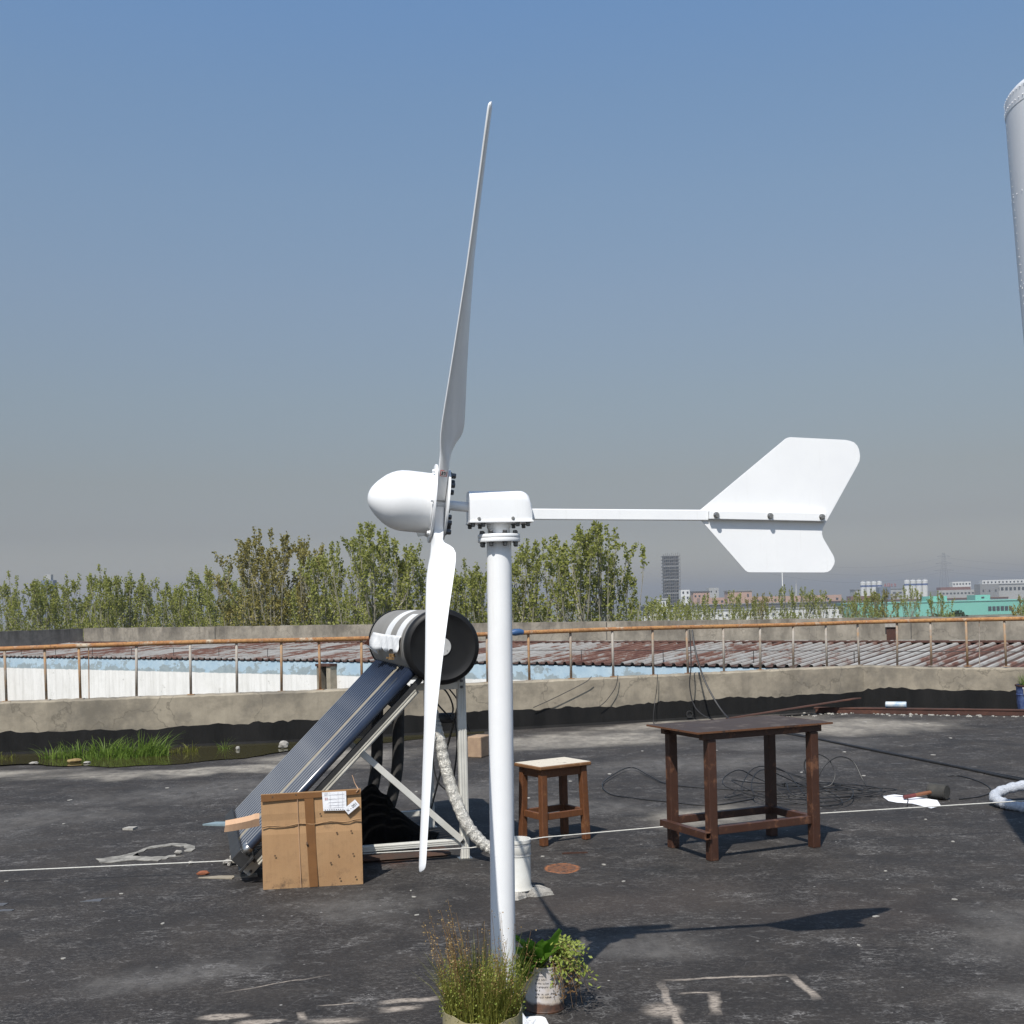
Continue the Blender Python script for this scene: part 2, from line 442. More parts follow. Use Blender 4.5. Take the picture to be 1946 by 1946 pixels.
def m_foil():
    m, nt, N, L, B = new_mat('foil_lagging')
    t = N.new('ShaderNodeTexCoord')
    f = _noise(N, L, t.outputs['Object'], 28, 8, 0.7, 1.2)
    L.new(_ramp(N, L, f, [(0.3, (0.50, 0.48, 0.43)), (0.7, (0.70, 0.68, 0.62))]), B.inputs['Base Color'])
    B.inputs['Metallic'].default_value = 0.45
    B.inputs['Roughness'].default_value = 0.38
    _bump(N, L, B, f, 1.0, 0.02)
    return m
MAT['foil'] = m_foil()

def m_leaf(name, a, b, trans=0.35):
    m, nt, N, L, B = new_mat(name)
    geo = N.new('ShaderNodeNewGeometry')
    oi = N.new('ShaderNodeObjectInfo')
    r = _math(N, L, 'ADD', _math(N, L, 'MULTIPLY', geo.outputs['Random Per Island'], 0.7), _math(N, L, 'MULTIPLY', oi.outputs['Random'], 0.3))
    col = _ramp(N, L, r, [(0.0, a), (1.0, b)])
    L.new(col, B.inputs['Base Color'])
    B.inputs['Roughness'].default_value = 0.55
    B.inputs['Specular IOR Level'].default_value = 0.3
    tr = N.new('ShaderNodeBsdfTranslucent')
    L.new(col, tr.inputs[0])
    mx = N.new('ShaderNodeMixShader')
    mx.inputs[0].default_value = trans
    L.new(B.outputs[0], mx.inputs[1])
    L.new(tr.outputs[0], mx.inputs[2])
    L.new(mx.outputs[0], N['Material Output'].inputs['Surface'])
    return m
MAT['poplar_leaf'] = m_leaf('poplar_leaf', (0.21, 0.235, 0.046), (0.39, 0.40, 0.115), 0.5)
MAT['poplar_leaf_red'] = m_leaf('poplar_leaf_bronze', (0.23, 0.205, 0.055), (0.39, 0.345, 0.11), 0.5)
MAT['grass'] = m_leaf('grass_blade', (0.10, 0.175, 0.022), (0.25, 0.34, 0.07), 0.45)
MAT['weed'] = m_leaf('weed_blade', (0.14, 0.16, 0.025), (0.33, 0.32, 0.075), 0.45)
MAT['weed_seed'] = m_leaf('weed_seed', (0.20, 0.11, 0.035), (0.34, 0.25, 0.11), 0.2)
MAT['broad_leaf'] = m_leaf('broad_leaf', (0.095, 0.22, 0.02), (0.17, 0.32, 0.04), 0.45)
MAT['small_leaf'] = m_leaf('small_leaf', (0.15, 0.22, 0.03), (0.34, 0.38, 0.09))
MAT['dry_leaf'] = m_leaf('dry_leaf', (0.14, 0.075, 0.03), (0.28, 0.18, 0.08), 0.2)
MAT['bush_leaf'] = m_leaf('bush_leaf', (0.028, 0.05, 0.016), (0.05, 0.075, 0.025))
MAT['bark'] = simple('poplar_bark', (0.30, 0.28, 0.22), (0.20, 0.185, 0.14), 4, 0.9)

def m_can(name, a, b, zb):
    m, nt, N, L, B = new_mat(name)
    t = N.new('ShaderNodeTexCoord')
    v = t.outputs['Object']
    s3 = N.new('ShaderNodeSeparateXYZ')
    L.new(v, s3.inputs[0])
    f = _noise(N, L, v, 12, 9, 0.7)
    col = _ramp(N, L, f, [(0.4, a), (0.62, b)])
    z = _math(N, L, 'ADD', s3.outputs['Z'], _math(N, L, 'MULTIPLY', _math(N, L, 'SUBTRACT', f, 0.5), 0.05))
    col = _mix(N, L, _ramp(N, L, z, [(zb, 1.0), (zb + 0.012, 0.0)]), col, _ramp(N, L, _noise(N, L, v, 25, 8), [(0.35, (0.10, 0.042, 0.02)), (0.65, (0.03, 0.018, 0.012))]))
    L.new(col, B.inputs['Base Color'])
    B.inputs['Roughness'].default_value = 0.55
    return m
MAT['can_white'] = m_can('paint_can', (0.44, 0.42, 0.42), (0.36, 0.31, 0.25), 0.035)
MAT['can_yellow'] = m_can('cut_can', (0.34, 0.30, 0.16), (0.26, 0.23, 0.14), 0.0)
MAT['can_blue'] = m_can('pail_blue', (0.03, 0.05, 0.16), (0.10, 0.15, 0.28), 0.02)

# ---- roof membrane: dark bitumen with stains, silt, scratches and old glue marks at their own places
def m_roof():
    m, nt, N, L, B = new_mat('roof_membrane')
    def _noise(N, L, vec, scale, detail=6, rough=0.6, dist=0.0):     # keep the octaves down, this sheet fills the picture
        return noise_full(N, L, vec, scale, min(detail, 4 if scale > 8 else 5), rough, dist)
    t = N.new('ShaderNodeTexCoord')
    v = t.outputs['Object']
    big = _noise(N, L, v, 0.45, 8, 0.6)
    mid = _noise(N, L, v, 2.2, 8, 0.7)
    fine = _noise(N, L, v, 45, 6, 0.75)
    col = _ramp(N, L, mid, [(0.32, (0.0128, 0.0110, 0.0099)), (0.50, (0.0200, 0.0171, 0.0153)), (0.70, (0.036, 0.0308, 0.0268))])
    col = _mix(N, L, _ramp(N, L, big, [(0.42, 0.0), (0.68, 0.5)]), col, (0.040, 0.034, 0.0295))
    col = _mix(N, L, _ramp(N, L, fine, [(0.50, 0.0), (0.80, 0.5)]), col, (0.085, 0.08, 0.076))
    wear = _noise(N, L, v, 1.3, 7, 0.7)
    grit = _noise(N, L, _map(N, L, v, rot=(0, 0, R(5)), scl=(0.8, 1.3, 1)), 34, 7, 0.78, 0.5)
    col = _mix(N, L, _math(N, L, 'MULTIPLY', _ramp(N, L, grit, [(0.52, 0.0), (0.64, 1.0)]), _ramp(N, L, wear, [(0.42, 0.06), (0.66, 0.8)])), col, (0.100, 0.091, 0.083))
    grit2 = _noise(N, L, _map(N, L, v, rot=(0, 0, R(-12)), scl=(0.6, 1.6, 1)), 75, 5, 0.75, 0.3)
    col = _mix(N, L, _math(N, L, 'MULTIPLY', _ramp(N, L, grit2, [(0.58, 0.0), (0.66, 1.0)]), _ramp(N, L, wear, [(0.40, 0.12), (0.66, 0.9)])), col, (0.19, 0.178, 0.165))
    grit3 = _noise(N, L, v, 22, 6, 0.75)
    col = _mix(N, L, _ramp(N, L, grit3, [(0.52, 0.0), (0.68, 0.55)]), col, (0.015, 0.014, 0.0135))
    warp = N.new('ShaderNodeTexNoise')
    warp.inputs['Scale'].default_value = 1.7
    warp.inputs['Detail'].default_value = 4
    L.new(v, warp.inputs['Vector'])
    wv = N.new('ShaderNodeVectorMath')
    wv.operation = 'MULTIPLY_ADD'
    L.new(warp.outputs['Color'], wv.inputs[0])
    wv.inputs[1].default_value = (1.1, 1.1, 0)
    ad = N.new('ShaderNodeVectorMath')
    ad.operation = 'ADD'
    L.new(v, ad.inputs[0])
    ad.inputs[1].default_value = (-0.55, -0.55, 0)
    L.new(ad.outputs[0], wv.inputs[2])
    wp = wv.outputs[0]
    sw = N.new('ShaderNodeVectorMath')
    sw.operation = 'MULTIPLY_ADD'
    w2 = N.new('ShaderNodeTexNoise')
    w2.inputs['Scale'].default_value = 9
    w2.inputs['Detail'].default_value = 3
    L.new(v, w2.inputs['Vector'])
    L.new(w2.outputs['Color'], sw.inputs[0])
    sw.inputs[1].default_value = (0.045, 0.045, 0)
    a2 = N.new('ShaderNodeVectorMath')
    a2.operation = 'ADD'
    L.new(v, a2.inputs[0])
    a2.inputs[1].default_value = (-0.0225, -0.0225, 0)
    L.new(a2.outputs[0], sw.inputs[2])
    swp = sw.outputs[0]

    def fade(val, soft, typ):
        mr = N.new('ShaderNodeMapRange')
        mr.interpolation_type = typ
        mr.inputs['From Min'].default_value = 1 - soft
        mr.inputs['From Max'].default_value = 1.0
        mr.inputs['To Min'].default_value = 1.0
        mr.inputs['To Max'].default_value = 0.0
        L.new(val, mr.inputs['Value'])
        return mr.outputs[0]

    def blob(vec, cx, cy, rx, ry, rot=0, soft=0.5):
        mp = _map(N, L, vec, (cx, cy, 0), (0, 0, R(rot)), (rx, ry, 1000), 'TEXTURE')
        ln = N.new('ShaderNodeVectorMath')
        ln.operation = 'LENGTH'
        L.new(mp, ln.inputs[0])
        return fade(ln.outputs['Value'], soft, 'SMOOTHSTEP')

    def bar(vec, x0, y0, x1, y1, w, soft=0.6):
        cx, cy = (x0 + x1) / 2, (y0 + y1) / 2
        ln = math.hypot(x1 - x0, y1 - y0) / 2 + w * 0.5
        mp = _map(N, L, vec, (cx, cy, 0), (0, 0, math.atan2(y1 - y0, x1 - x0)), (ln, w, 1000), 'TEXTURE')
        ab = N.new('ShaderNodeVectorMath')
        ab.operation = 'ABSOLUTE'
        L.new(mp, ab.inputs[0])
        s = N.new('ShaderNodeSeparateXYZ')
        L.new(ab.outputs[0], s.inputs[0])
        mx = _math(N, L, 'MAXIMUM', s.outputs[0], s.outputs[1])
        return fade(mx, soft, 'LINEAR')

    def union(lst):
        o = lst[0]
        for q in lst[1:]:
            o = _math(N, L, 'MAXIMUM', o, q)
        return o
    brk = _noise(N, L, _map(N, L, v, scl=(1, 0.6, 1)), 7, 9, 0.75)
    # dried silt where water stands
    # thin curling scratches: contour lines of a stretched noise, in clusters
    def hair(scale, rot, st, width, seedoff, lo, amt, c):
        nonlocal col
        q = _noise(N, L, _map(N, L, v, loc=(seedoff, seedoff * 0.7, 0), rot=(0, 0, R(rot)), scl=(1.0, st, 1)), scale, 4, 0.62, 0.4)
        d = _math(N, L, 'ABSOLUTE', _math(N, L, 'SUBTRACT', q, 0.5))
        k = _noise(N, L, _map(N, L, v, loc=(seedoff * 3, 1.7, 0)), 2.6, 8, 0.75)
        f_ = _math(N, L, 'MULTIPLY', _ramp(N, L, d, [(width * 0.3, 1.0), (width, 0.0)]), _ramp(N, L, k, [(lo, 0.0), (lo + 0.14, amt)]))
        col = _mix(N, L, f_, col, c)
    hair(5.0, 8, 2.2, 0.016, 3.1, 0.55, 0.95, (0.19, 0.18, 0.17))
    hair(9.0, -14, 2.6, 0.022, 9.3, 0.535, 0.95, (0.21, 0.20, 0.19))
    hair(3.0, 20, 3.0, 0.008, 5.7, 0.50, 0.8, (0.17, 0.16, 0.15))
    hair(14.0, 3, 1.8, 0.035, 1.2, 0.56, 0.95, (0.22, 0.21, 0.20))
    silt = union([blob(wp, 0.7, 14.3, 2.1, 1.1, 18, 0.7), blob(wp, 4.3, 15.1, 1.7, 1.2, 10, 0.6), blob(wp, 2.6, 15.9, 2.2, 0.7, 18, 0.6),
                  blob(wp, -3.2, 12.4, 2.6, 0.5, 8, 0.7), blob(wp, -2.0, 13.3, 1.1, 0.9, 30, 0.7), blob(wp, -6.0, 12.5, 1.7, 0.45, 4, 0.7), blob(wp, 1.4, 9.0, 0.7, 0.8, 0, 0.9)])
    siltc = _ramp(N, L, mid, [(0.35, (0.19, 0.172, 0.145)), (0.65, (0.34, 0.31, 0.26))])
    col = _mix(N, L, _math(N, L, 'MULTIPLY', silt, _ramp(N, L, brk, [(0.30, 0.35), (0.62, 0.95)])), col, siltc)
    # faint drying rings and broad dusty swathes
    dust = union([blob(wp, -2.8, 11.0, 1.8, 0.8, 25, 0.9), blob(wp, -4.2, 9.6, 1.6, 0.8, 20, 0.9), blob(wp, 1.9, 12.0, 2.3, 0.8, 10, 0.9), blob(wp, -0.9, 6.7, 0.5, 0.5, 0, 0.9),
                  blob(wp, 2.4, 5.7, 0.8, 0.5, 60, 0.9), blob(wp, 0.5, 5.6, 0.6, 0.35, 10, 0.9), blob(wp, -4.6, 8.4, 1.5, 0.6, 20, 0.9), blob(wp, -1.6, 5.4, 0.7, 0.35, 15, 0.9), blob(wp, 0.4, 9.6, 1.0, 0.6, 0, 0.9), blob(wp, 3.2, 13.4, 1.6, 0.8, 0, 0.9), blob(wp, -0.6, 10.6, 1.1, 0.8, 0, 0.9), blob(wp, 2.3, 4.9, 0.8, 0.3, 15, 0.9), blob(wp, -1.3, 8.9, 0.8, 0.8, 0, 0.9)])
    col = _mix(N, L, _math(N, L, 'MULTIPLY', dust, _ramp(N, L, brk, [(0.30, 0.08), (0.66, 0.75)])), col, (0.125, 0.117, 0.108))
    rustb = union([blob(wp, 0.6, 6.5, 1.2, 0.6, 10, 0.9), blob(wp, 1.7, 6.2, 0.9, 0.5, 10, 0.9)])
    col = _mix(N, L, _math(N, L, 'MULTIPLY', rustb, 0.35), col, (0.060, 0.045, 0.036))
    # pale scuffs and hairline scratches
    sc1 = _noise(N, L, _map(N, L, v, rot=(0, 0, R(6)), scl=(1.0, 3.0, 1)), 9, 10, 0.8, 0.7)
    patch = _noise(N, L, v, 0.9, 6, 0.7)
    scuff = _math(N, L, 'MULTIPLY', _ramp(N, L, sc1, [(0.60, 0.0), (0.67, 1.0)]), _ramp(N, L, patch, [(0.44, 0.05), (0.64, 1.0)]))
    col = _mix(N, L, scuff, col, (0.155, 0.148, 0.14))
    ridge = N.new('ShaderNodeTexVoronoi')
    ridge.feature = 'DISTANCE_TO_EDGE'
    ridge.inputs['Scale'].default_value = 5.0
    L.new(_map(N, L, wp, scl=(0.7, 1.6, 1)), ridge.inputs['Vector'])
    crack = _math(N, L, 'MULTIPLY', _ramp(N, L, ridge.outputs['Distance'], [(0.004, 1.0), (0.018, 0.0)]), _ramp(N, L, _noise(N, L, v, 1.6, 5), [(0.52, 0.0), (0.64, 0.55)]))
    col = _mix(N, L, crack, col, (0.15, 0.145, 0.14))
    fl = N.new('ShaderNodeTexVoronoi')
    fl.inputs['Scale'].default_value = 13
    fl.inputs['Randomness'].default_value = 1.0
    L.new(v, fl.inputs['Vector'])
    fs = N.new('ShaderNodeSeparateColor')
    L.new(fl.outputs['Color'], fs.inputs[0])
    fleck = _math(N, L, 'MULTIPLY', _ramp(N, L, fl.outputs['Distance'], [(0.05, 1.0), (0.11, 0.0)]), _ramp(N, L, fs.outputs[0], [(0.86, 0.0), (0.88, 1.0)]))
    col = _mix(N, L, fleck, col, (0.27, 0.26, 0.245))
    # long dark seams of the membrane
    seam = union([bar(swp, -9, 11.35, -3.0, 12.45, 0.018, 0.5), bar(swp, -9, 10.8, 0, 12.2, 0.012, 0.5), bar(swp, -6, 7.0, -1.0, 7.3, 0.010, 0.6)])
    col = _mix(N, L, _math(N, L, 'MULTIPLY', seam, 0.8), col, (0.014, 0.013, 0.013))
    # old glue outline and worn patches in the foreground
    glue = union([bar(swp, 0.60, 5.15, 1.19, 5.20, 0.016), bar(swp, 1.18, 5.20, 1.22, 4.86, 0.024), bar(swp, 0.60, 5.15, 0.62, 4.3, 0.022), bar(swp, 0.66, 4.98, 0.83, 4.98, 0.014, 0.8),
                  bar(swp, 0.81, 4.98, 0.77, 4.72, 0.030, 0.7), blob(swp, 0.57, 4.78, 0.10, 0.12, 0, 0.8), bar(swp, -0.60, 4.955, -0.35, 5.0, 0.030, 0.5), bar(swp, -0.58, 4.86, -0.42, 4.89, 0.035, 0.6),
                  blob(swp, -1.22, 4.83, 0.13, 0.045, 5, 0.5), blob(swp, -1.05, 4.76, 0.12, 0.035, 8, 0.5), bar(swp, -0.86, 4.93, -0.67, 4.97, 0.008, 0.6), bar(swp, -0.91, 4.86, -0.88, 4.76, 0.018, 0.8), blob(swp, -1.40, 4.72, 0.10, 0.03, 0, 0.6),
                  blob(swp, -0.75, 4.75, 0.16, 0.06, 0, 0.9), bar(swp, -1.30, 5.13, -0.85, 5.36, 0.008, 0.8)])
    gk = _ramp(N, L, _noise(N, L, _map(N, L, v, scl=(1, 2.5, 1)), 26, 9, 0.75), [(0.38, 0.25), (0.55, 1.0)])
    col = _mix(N, L, _math(N, L, 'MULTIPLY', glue, gk), col, (0.32, 0.275, 0.23))
    # rust ring, rust wash and a burnt spot
    rr = _map(N, L, swp, (0.272, 7.393, 0), (0, 0, 0), (0.118, 0.15, 1000), 'TEXTURE')
    rl = N.new('ShaderNodeVectorMath')
    rl.operation = 'LENGTH'
    L.new(rr, rl.inputs[0])
    ring = _ramp(N, L, rl.outputs['Value'], [(0.0, 0.55), (0.72, 0.45), (0.86, 1.0), (1.0, 0.0)])
    col = _mix(N, L, _math(N, L, 'MULTIPLY', ring, _ramp(N, L, _noise(N, L, v, 30, 8, 0.7), [(0.36, 0.15), (0.56, 1.0)])), col, (0.31, 0.115, 0.042))
    wash = union([blob(wp, -0.85, 7.75, 0.45, 0.25, 10, 0.9), blob(swp, -0.02, 7.5, 0.15, 0.12, 0, 0.9)])
    col = _mix(N, L, _math(N, L, 'MULTIPLY', wash, _ramp(N, L, mid, [(0.4, 0.1), (0.65, 0.8)])), col, (0.15, 0.055, 0.022))
    burn = blob(swp, 0.90, 7.30, 0.19, 0.17, 0, 0.6)
    col = _mix(N, L, _math(N, L, 'MULTIPLY', burn, _ramp(N, L, _noise(N, L, v, 30, 8), [(0.35, 0.3), (0.6, 0.95)])), col, (0.015, 0.014, 0.013))
    L.new(col, B.inputs['Base Color'])
    L.new(_ramp(N, L, mid, [(0.3, 0.70), (0.7, 0.92)]), B.inputs['Roughness'])
    B.inputs['Specular IOR Level'].default_value = 0.35
    hb = _math(N, L, 'ADD', _math(N, L, 'MULTIPLY', mid, 0.7), _math(N, L, 'MULTIPLY', fine, 0.22))
    _bump(N, L, B, hb, 0.55, 0.03)
    return m
MAT['roof'] = m_roof()

def m_water():
    m, nt, N, L, B = new_mat('puddle_water')
    B.inputs['Base Color'].default_value = (0.040, 0.036, 0.014, 1)
    B.inputs['Roughness'].default_value = 0.04
    B.inputs['IOR'].default_value = 1.33
    t = N.new('ShaderNodeTexCoord')
    _bump(N, L, B, _noise(N, L, t.outputs['Object'], 2.5, 3), 0.04, 0.02)
    return m
MAT['water'] = m_water()
MAT['ground'] = simple('street_ground', (0.10, 0.11, 0.06), (0.16, 0.15, 0.11), 0.02, 0.95)

# ------------------------------------------------------------------ mesh helpers
class MB:
    def __init__(self):
        self.v = []
        self.f = []

    def add(self, vs, fs):
        o = len(self.v)
        self.v.extend([tuple(p) for p in vs])
        self.f.extend([tuple(i + o for i in q) for q in fs])
        return self

    def box(self, c, s, rz=0.0, M=None):
        hx, hy, hz = s[0] / 2, s[1] / 2, s[2] / 2
        mm = Matrix.Translation(c) @ (M if M is not None else Matrix.Rotation(rz, 4, 'Z'))
        vs = [mm @ Vector((x, y, z)) for x in (-hx, hx) for y in (-hy, hy) for z in (-hz, hz)]
        return self.add(vs, [(0, 1, 3, 2), (4, 6, 7, 5), (0, 4, 5, 1), (2, 3, 7, 6), (0, 2, 6, 4), (1, 5, 7, 3)])

    def bar(self, a, b, w, h, up=(0, 0, 1)):
        """rectangular bar from a to b; h is measured along 'up', w across"""
        a, b = Vector(a), Vector(b)
        d = (b - a).normalized()
        u = Vector(up)
        u = (u - d * u.dot(d)).normalized()
        s = d.cross(u)
        vs = [p + s * x * w / 2 + u * y * h / 2 for p in (a, b) for x, y in ((-1, -1), (1, -1), (1, 1), (-1, 1))]
        return self.add(vs, [(3, 2, 1, 0), (4, 5, 6, 7), (0, 1, 5, 4), (1, 2, 6, 5), (2, 3, 7, 6), (3, 0, 4, 7)])

    def tube(self, pts, r, n=10, cap=True):
        pts = [Vector(p) for p in pts]
        rr = r if isinstance(r, (list, tuple)) else [r] * len(pts)
        vs, fs = [], []
        up = Vector((0, 0, 1))
        prev = None
        for i, p in enumerate(pts):
            d = (pts[min(i + 1, len(pts) - 1)] - pts[max(i - 1, 0)])
            d = d.normalized() if d.length > 1e-9 else Vector((0, 0, 1))
            if prev is None:
                x = d.orthogonal().normalized() if abs(d.dot(up)) > 0.99 else d.cross(up).normalized()
            else:
                x = (prev - d * prev.dot(d))
                x = x.normalized() if x.length > 1e-6 else d.orthogonal().normalized()
            prev = x
            y = d.cross(x)
            for k in range(n):
                a = 2 * math.pi * k / n
                vs.append(p + (x * math.cos(a) + y * math.sin(a)) * rr[i])
        for i in range(len(pts) - 1):
            for k in range(n):
                k2 = (k + 1) % n
                fs.append((i * n + k, i * n + k2, (i + 1) * n + k2, (i + 1) * n + k))
        if cap:
            fs.append(tuple(range(n - 1, -1, -1)))
            fs.append(tuple((len(pts) - 1) * n + k for k in range(n)))
        return self.add(vs, fs)

    def lathe(self, prof, n=32, M=None, cap0=True, cap1=True):
        """prof: list of (radius, z)"""
        mm = M if M is not None else Matrix.Identity(4)
        vs, fs = [], []
        for r, z in prof:
            for k in range(n):
                a = 2 * math.pi * k / n
                vs.append(mm @ Vector((r * math.cos(a), r * math.sin(a), z)))
        for i in range(len(prof) - 1):
            for k in range(n):
                k2 = (k + 1) % n
                fs.append((i * n + k, i * n + k2, (i + 1) * n + k2, (i + 1) * n + k))
        if cap0:
            fs.append(tuple(range(n - 1, -1, -1)))
        if cap1:
            fs.append(tuple((len(prof) - 1) * n + k for k in range(n)))
        return self.add(vs, fs)

    def prism(self, outline, M, t0, t1):
        """outline in the xy plane of M, extruded along its z from t0 to t1"""
        n = len(outline)
        vs = [M @ Vector((x, y, t)) for t in (t0, t1) for x, y in outline]
        fs = [tuple(range(n - 1, -1, -1)), tuple(range(n, 2 * n))]
        fs += [(k, (k + 1) % n, n + (k + 1) % n, n + k) for k in range(n)]
        return self.add(vs, fs)

    def mesh(self, name, mat, smooth=False):
        me = bpy.data.meshes.new(name)
        me.from_pydata(self.v, [], self.f)
        if mat:
            me.materials.append(MAT[mat] if isinstance(mat, str) else mat)
        me.update()
        if smooth:
            for p in me.polygons:
                p.use_smooth = True
        return me

    def build(self, name, mat, parent=None, smooth=False, bevel=0.0, fix=True):
        me = self.mesh(name, mat, smooth)
        if fix:
            bm = bmesh.new()
            bm.from_mesh(me)
            bmesh.ops.recalc_face_normals(bm, faces=bm.faces)
            bm.to_mesh(me)
            bm.free()
        o = link(name, me, parent)
        if bevel:
            md = o.modifiers.new('bevel', 'BEVEL')
            md.width = bevel
            md.segments = 2
            md.limit_method = 'ANGLE'
            md.angle_limit = R(40)
            md.harden_normals = False
        if smooth:
            autosmooth(o)
        return o

def autosmooth(o, ang=40):
    me = o.data
    bm = bmesh.new()
    bm.from_mesh(me)
    for ed in bm.edges:
        ed.smooth = not (len(ed.link_faces) == 2 and ed.calc_face_angle(0) > R(ang))
    bm.to_mesh(me)
    bm.free()

def link(name, data, parent=None):
    o = bpy.data.objects.new(name, data)
    C.objects.link(o)
    if parent is not None:
        o.parent = parent
    return o

def thing(name, label, cat, loc=(0, 0, 0), rz=0.0, group=None):
    o = bpy.data.objects.new(name, None)
    o.empty_display_size = 0.1
    C.objects.link(o)
    o.location = loc
    o.rotation_euler = (0, 0, rz)
    tag(o, label, cat, group)
    return o

def tag(o, label, cat, group=None):
    o['label'] = label
    o['category'] = cat
    if group:
        o['group'] = group
    return o

def struct(o):
    o['kind'] = 'structure'
    return o

def stuff(o):
    o['kind'] = 'stuff'
    return o

def frame(o, x, y, z):
    """4x4 with the given origin and column axes"""
    return Matrix(((x[0], y[0], z[0], o[0]), (x[1], y[1], z[1], o[1]), (x[2], y[2], z[2], o[2]), (0, 0, 0, 1)))

def place(name, me, parent, M):
    o = link(name, me, parent)
    o.matrix_local = M
    return o

def axis_M(p, d):
    d = Vector(d).normalized()
    return Matrix.Translation(p) @ d.to_track_quat('Z', 'Y').to_matrix().to_4x4()

def text_mesh(s, size, mat, ext=0.0004):
    cu = bpy.data.curves.new('text', 'FONT')
    cu.body = s
    cu.size = size
    cu.extrude = ext
    cu.align_x = 'CENTER'
    cu.align_y = 'CENTER'
    ob = bpy.data.objects.new('text', cu)
    C.objects.link(ob)
    bpy.context.view_layer.update()
    dg = bpy.context.evaluated_depsgraph_get()
    me = bpy.data.meshes.new_from_object(ob.evaluated_get(dg))
    me.materials.clear()
    me.materials.append(MAT[mat])
    bpy.data.objects.remove(ob)
    return me

def hexbolt(name, r, h, shank, mat):
    b = MB()
    b.lathe([(r * 0.55, -shank), (r * 0.55, 0)], 8)
    b.lathe([(r, 0), (r, h * 0.8), (r * 0.8, h)], 6)
    b.lathe([(r * 1.25, -0.001), (r * 1.25, 0.002)], 10)
    return b.mesh(name, mat)

# ------------------------------------------------------------------ setting: ground, roof deck, haze
g = MB()
g.add([(-4000, -400, -9), (4000, -400, -9), (4000, 4200, -9), (-4000, 4200, -9)], [(0, 1, 2, 3)])
struct(g.build('ground', 'ground', fix=False))

PW = [(-9.5, 13.70), (-6.2, 14.25), (-2.73, 14.90), (1.96, 16.35), (5.17, 17.50), (9.2, 15.30)]   # parapet line, roof side
# roof deck: a gently uneven sheet inside the parapet
rb = MB()
out = [(-9.5, -4)] + [(x, y + 0.05) for x, y in PW] + [(9.2, -4)]
NX, NY = 94, 110
idx = {}
def py_at(x):
    for (ax, ay), (bx, by) in zip(PW, PW[1:]):
        if ax <= x <= bx:
            return ay + (by - ay) * (x - ax) / (bx - ax) + 0.08
    return 14
def deck_z(x, y):
    d = py_at(max(-9.5, min(9.2, x))) - y
    dip = -0.022 * math.exp(-((x + 4.9) / 2.9) ** 4) * math.exp(-max(0.0, d - 0.2) ** 2 / 1.6)
    return dip
vs_, fs_ = [], []
for i in range(NX + 1):
    x = -9.5 + 18.7 * i / NX
    yt = py_at(x)
    for j in range(NY + 1):
        y = -4 + (yt + 4) * j / NY
        vs_.append((x, y, deck_z(x, y)))
for i in range(NX):
    for j in range(NY):
        a = i * (NY + 1) + j
        fs_.append((a, a + NY + 1, a + NY + 2, a + 1))
rb.add(vs_, fs_)
struct(rb.build('roof_deck', 'roof', smooth=True, fix=False))
# body of the building under the deck
bb = MB()
poly = [(-9.5, -4)] + [(x, y + 0.20) for x, y in PW] + [(9.2, -4)]
bb.prism(poly, Matrix.Identity(4), -9.0, -0.06)
struct(bb.build('building_base', 'concrete'))

# puddle along the parapet, lies in the dip of the deck
pud = MB()
cx0 = []
front = [(-8.6, 13.3), (-7.2, 13.35), (-6.3, 13.25), (-5.6, 13.3), (-5.0, 13.05), (-4.4, 12.85), (-3.9, 12.87), (-3.5, 13.1), (-3.1, 13.3), (-2.8, 13.75), (-2.5, 14.1), (-2.0, 14.35), (-1.5, 14.6), (-0.9, 14.95), (-0.3, 15.35)]
fr2 = []
for a, b in zip(front, front[1:]):
    for k in range(6):
        t = k / 6
        x = a[0] + (b[0] - a[0]) * t
        y = a[1] + (b[1] - a[1]) * t
        fr2.append((x + random.uniform(-0.02, 0.02), y + 0.05 * math.sin(x * 9) + random.uniform(-0.02, 0.02)))
n_ = len(fr2)
pud.add([(x, y, 0.004) for x, y in fr2] + [(x, min(py_at(x), 30) - 0.02, 0.004) for x, y in fr2], [(k, k + 1, n_ + k + 1, n_ + k) for k in range(n_ - 1)])
struct(pud.build('puddle_water', 'water', fix=False))

# haze of the hot afternoon: one closed even volume round everything
hz = MB()
hz.box((0, 1890, 22.5), (8400, 4700, 65))
ho = hz.build('haze', None)
stuff(ho)
hm = bpy.data.materials.new('haze_air')
hm.use_nodes = True
hn = hm.node_tree.nodes
hn.remove(hn['Principled BSDF'])
pv = hn.new('ShaderNodeVolumePrincipled')
pv.inputs['Color'].default_value = (0.80, 0.82, 0.85, 1)
pv.inputs['Density'].default_value = 0.00055
pv.inputs['Anisotropy'].default_value = 0.35
hm.node_tree.links.new(pv.outputs[0], hn['Material Output'].inputs['Volume'])
ho.data.materials.append(hm)

# ------------------------------------------------------------------ near parapet with bitumen upstand
WZ = 0.63
par = thing('parapet_wall', 'weathered beige rendered parapet wall with a black tarred foot, under the rusty railing', 'wall')
def offset_line(line, d):
    res = []
    for i, p in enumerate(line):
        a = line[max(i - 1, 0)]
        b = line[min(i + 1, len(line) - 1)]
        t = Vector((b[0] - a[0], b[1] - a[1])).normalized()
        res.append((p[0] - t.y * d, p[1] + t.x * d))
    return res
def dense(line, step):
    res = []
    for a, b in zip(line, line[1:]):
        n = max(1, int(math.hypot(b[0] - a[0], b[1] - a[1]) / step))
        for k in range(n):
            t = k / n
            res.append((a[0] + (b[0] - a[0]) * t, a[1] + (b[1] - a[1]) * t))
    res.append(line[-1])
    return res
DL = dense(PW, 0.06)
DB = offset_line(DL, 0.22)
rnd = random.Random(3)
jit = [rnd.uniform(-0.006, 0.006) for _ in DL]
wb = MB()
vs_ = []
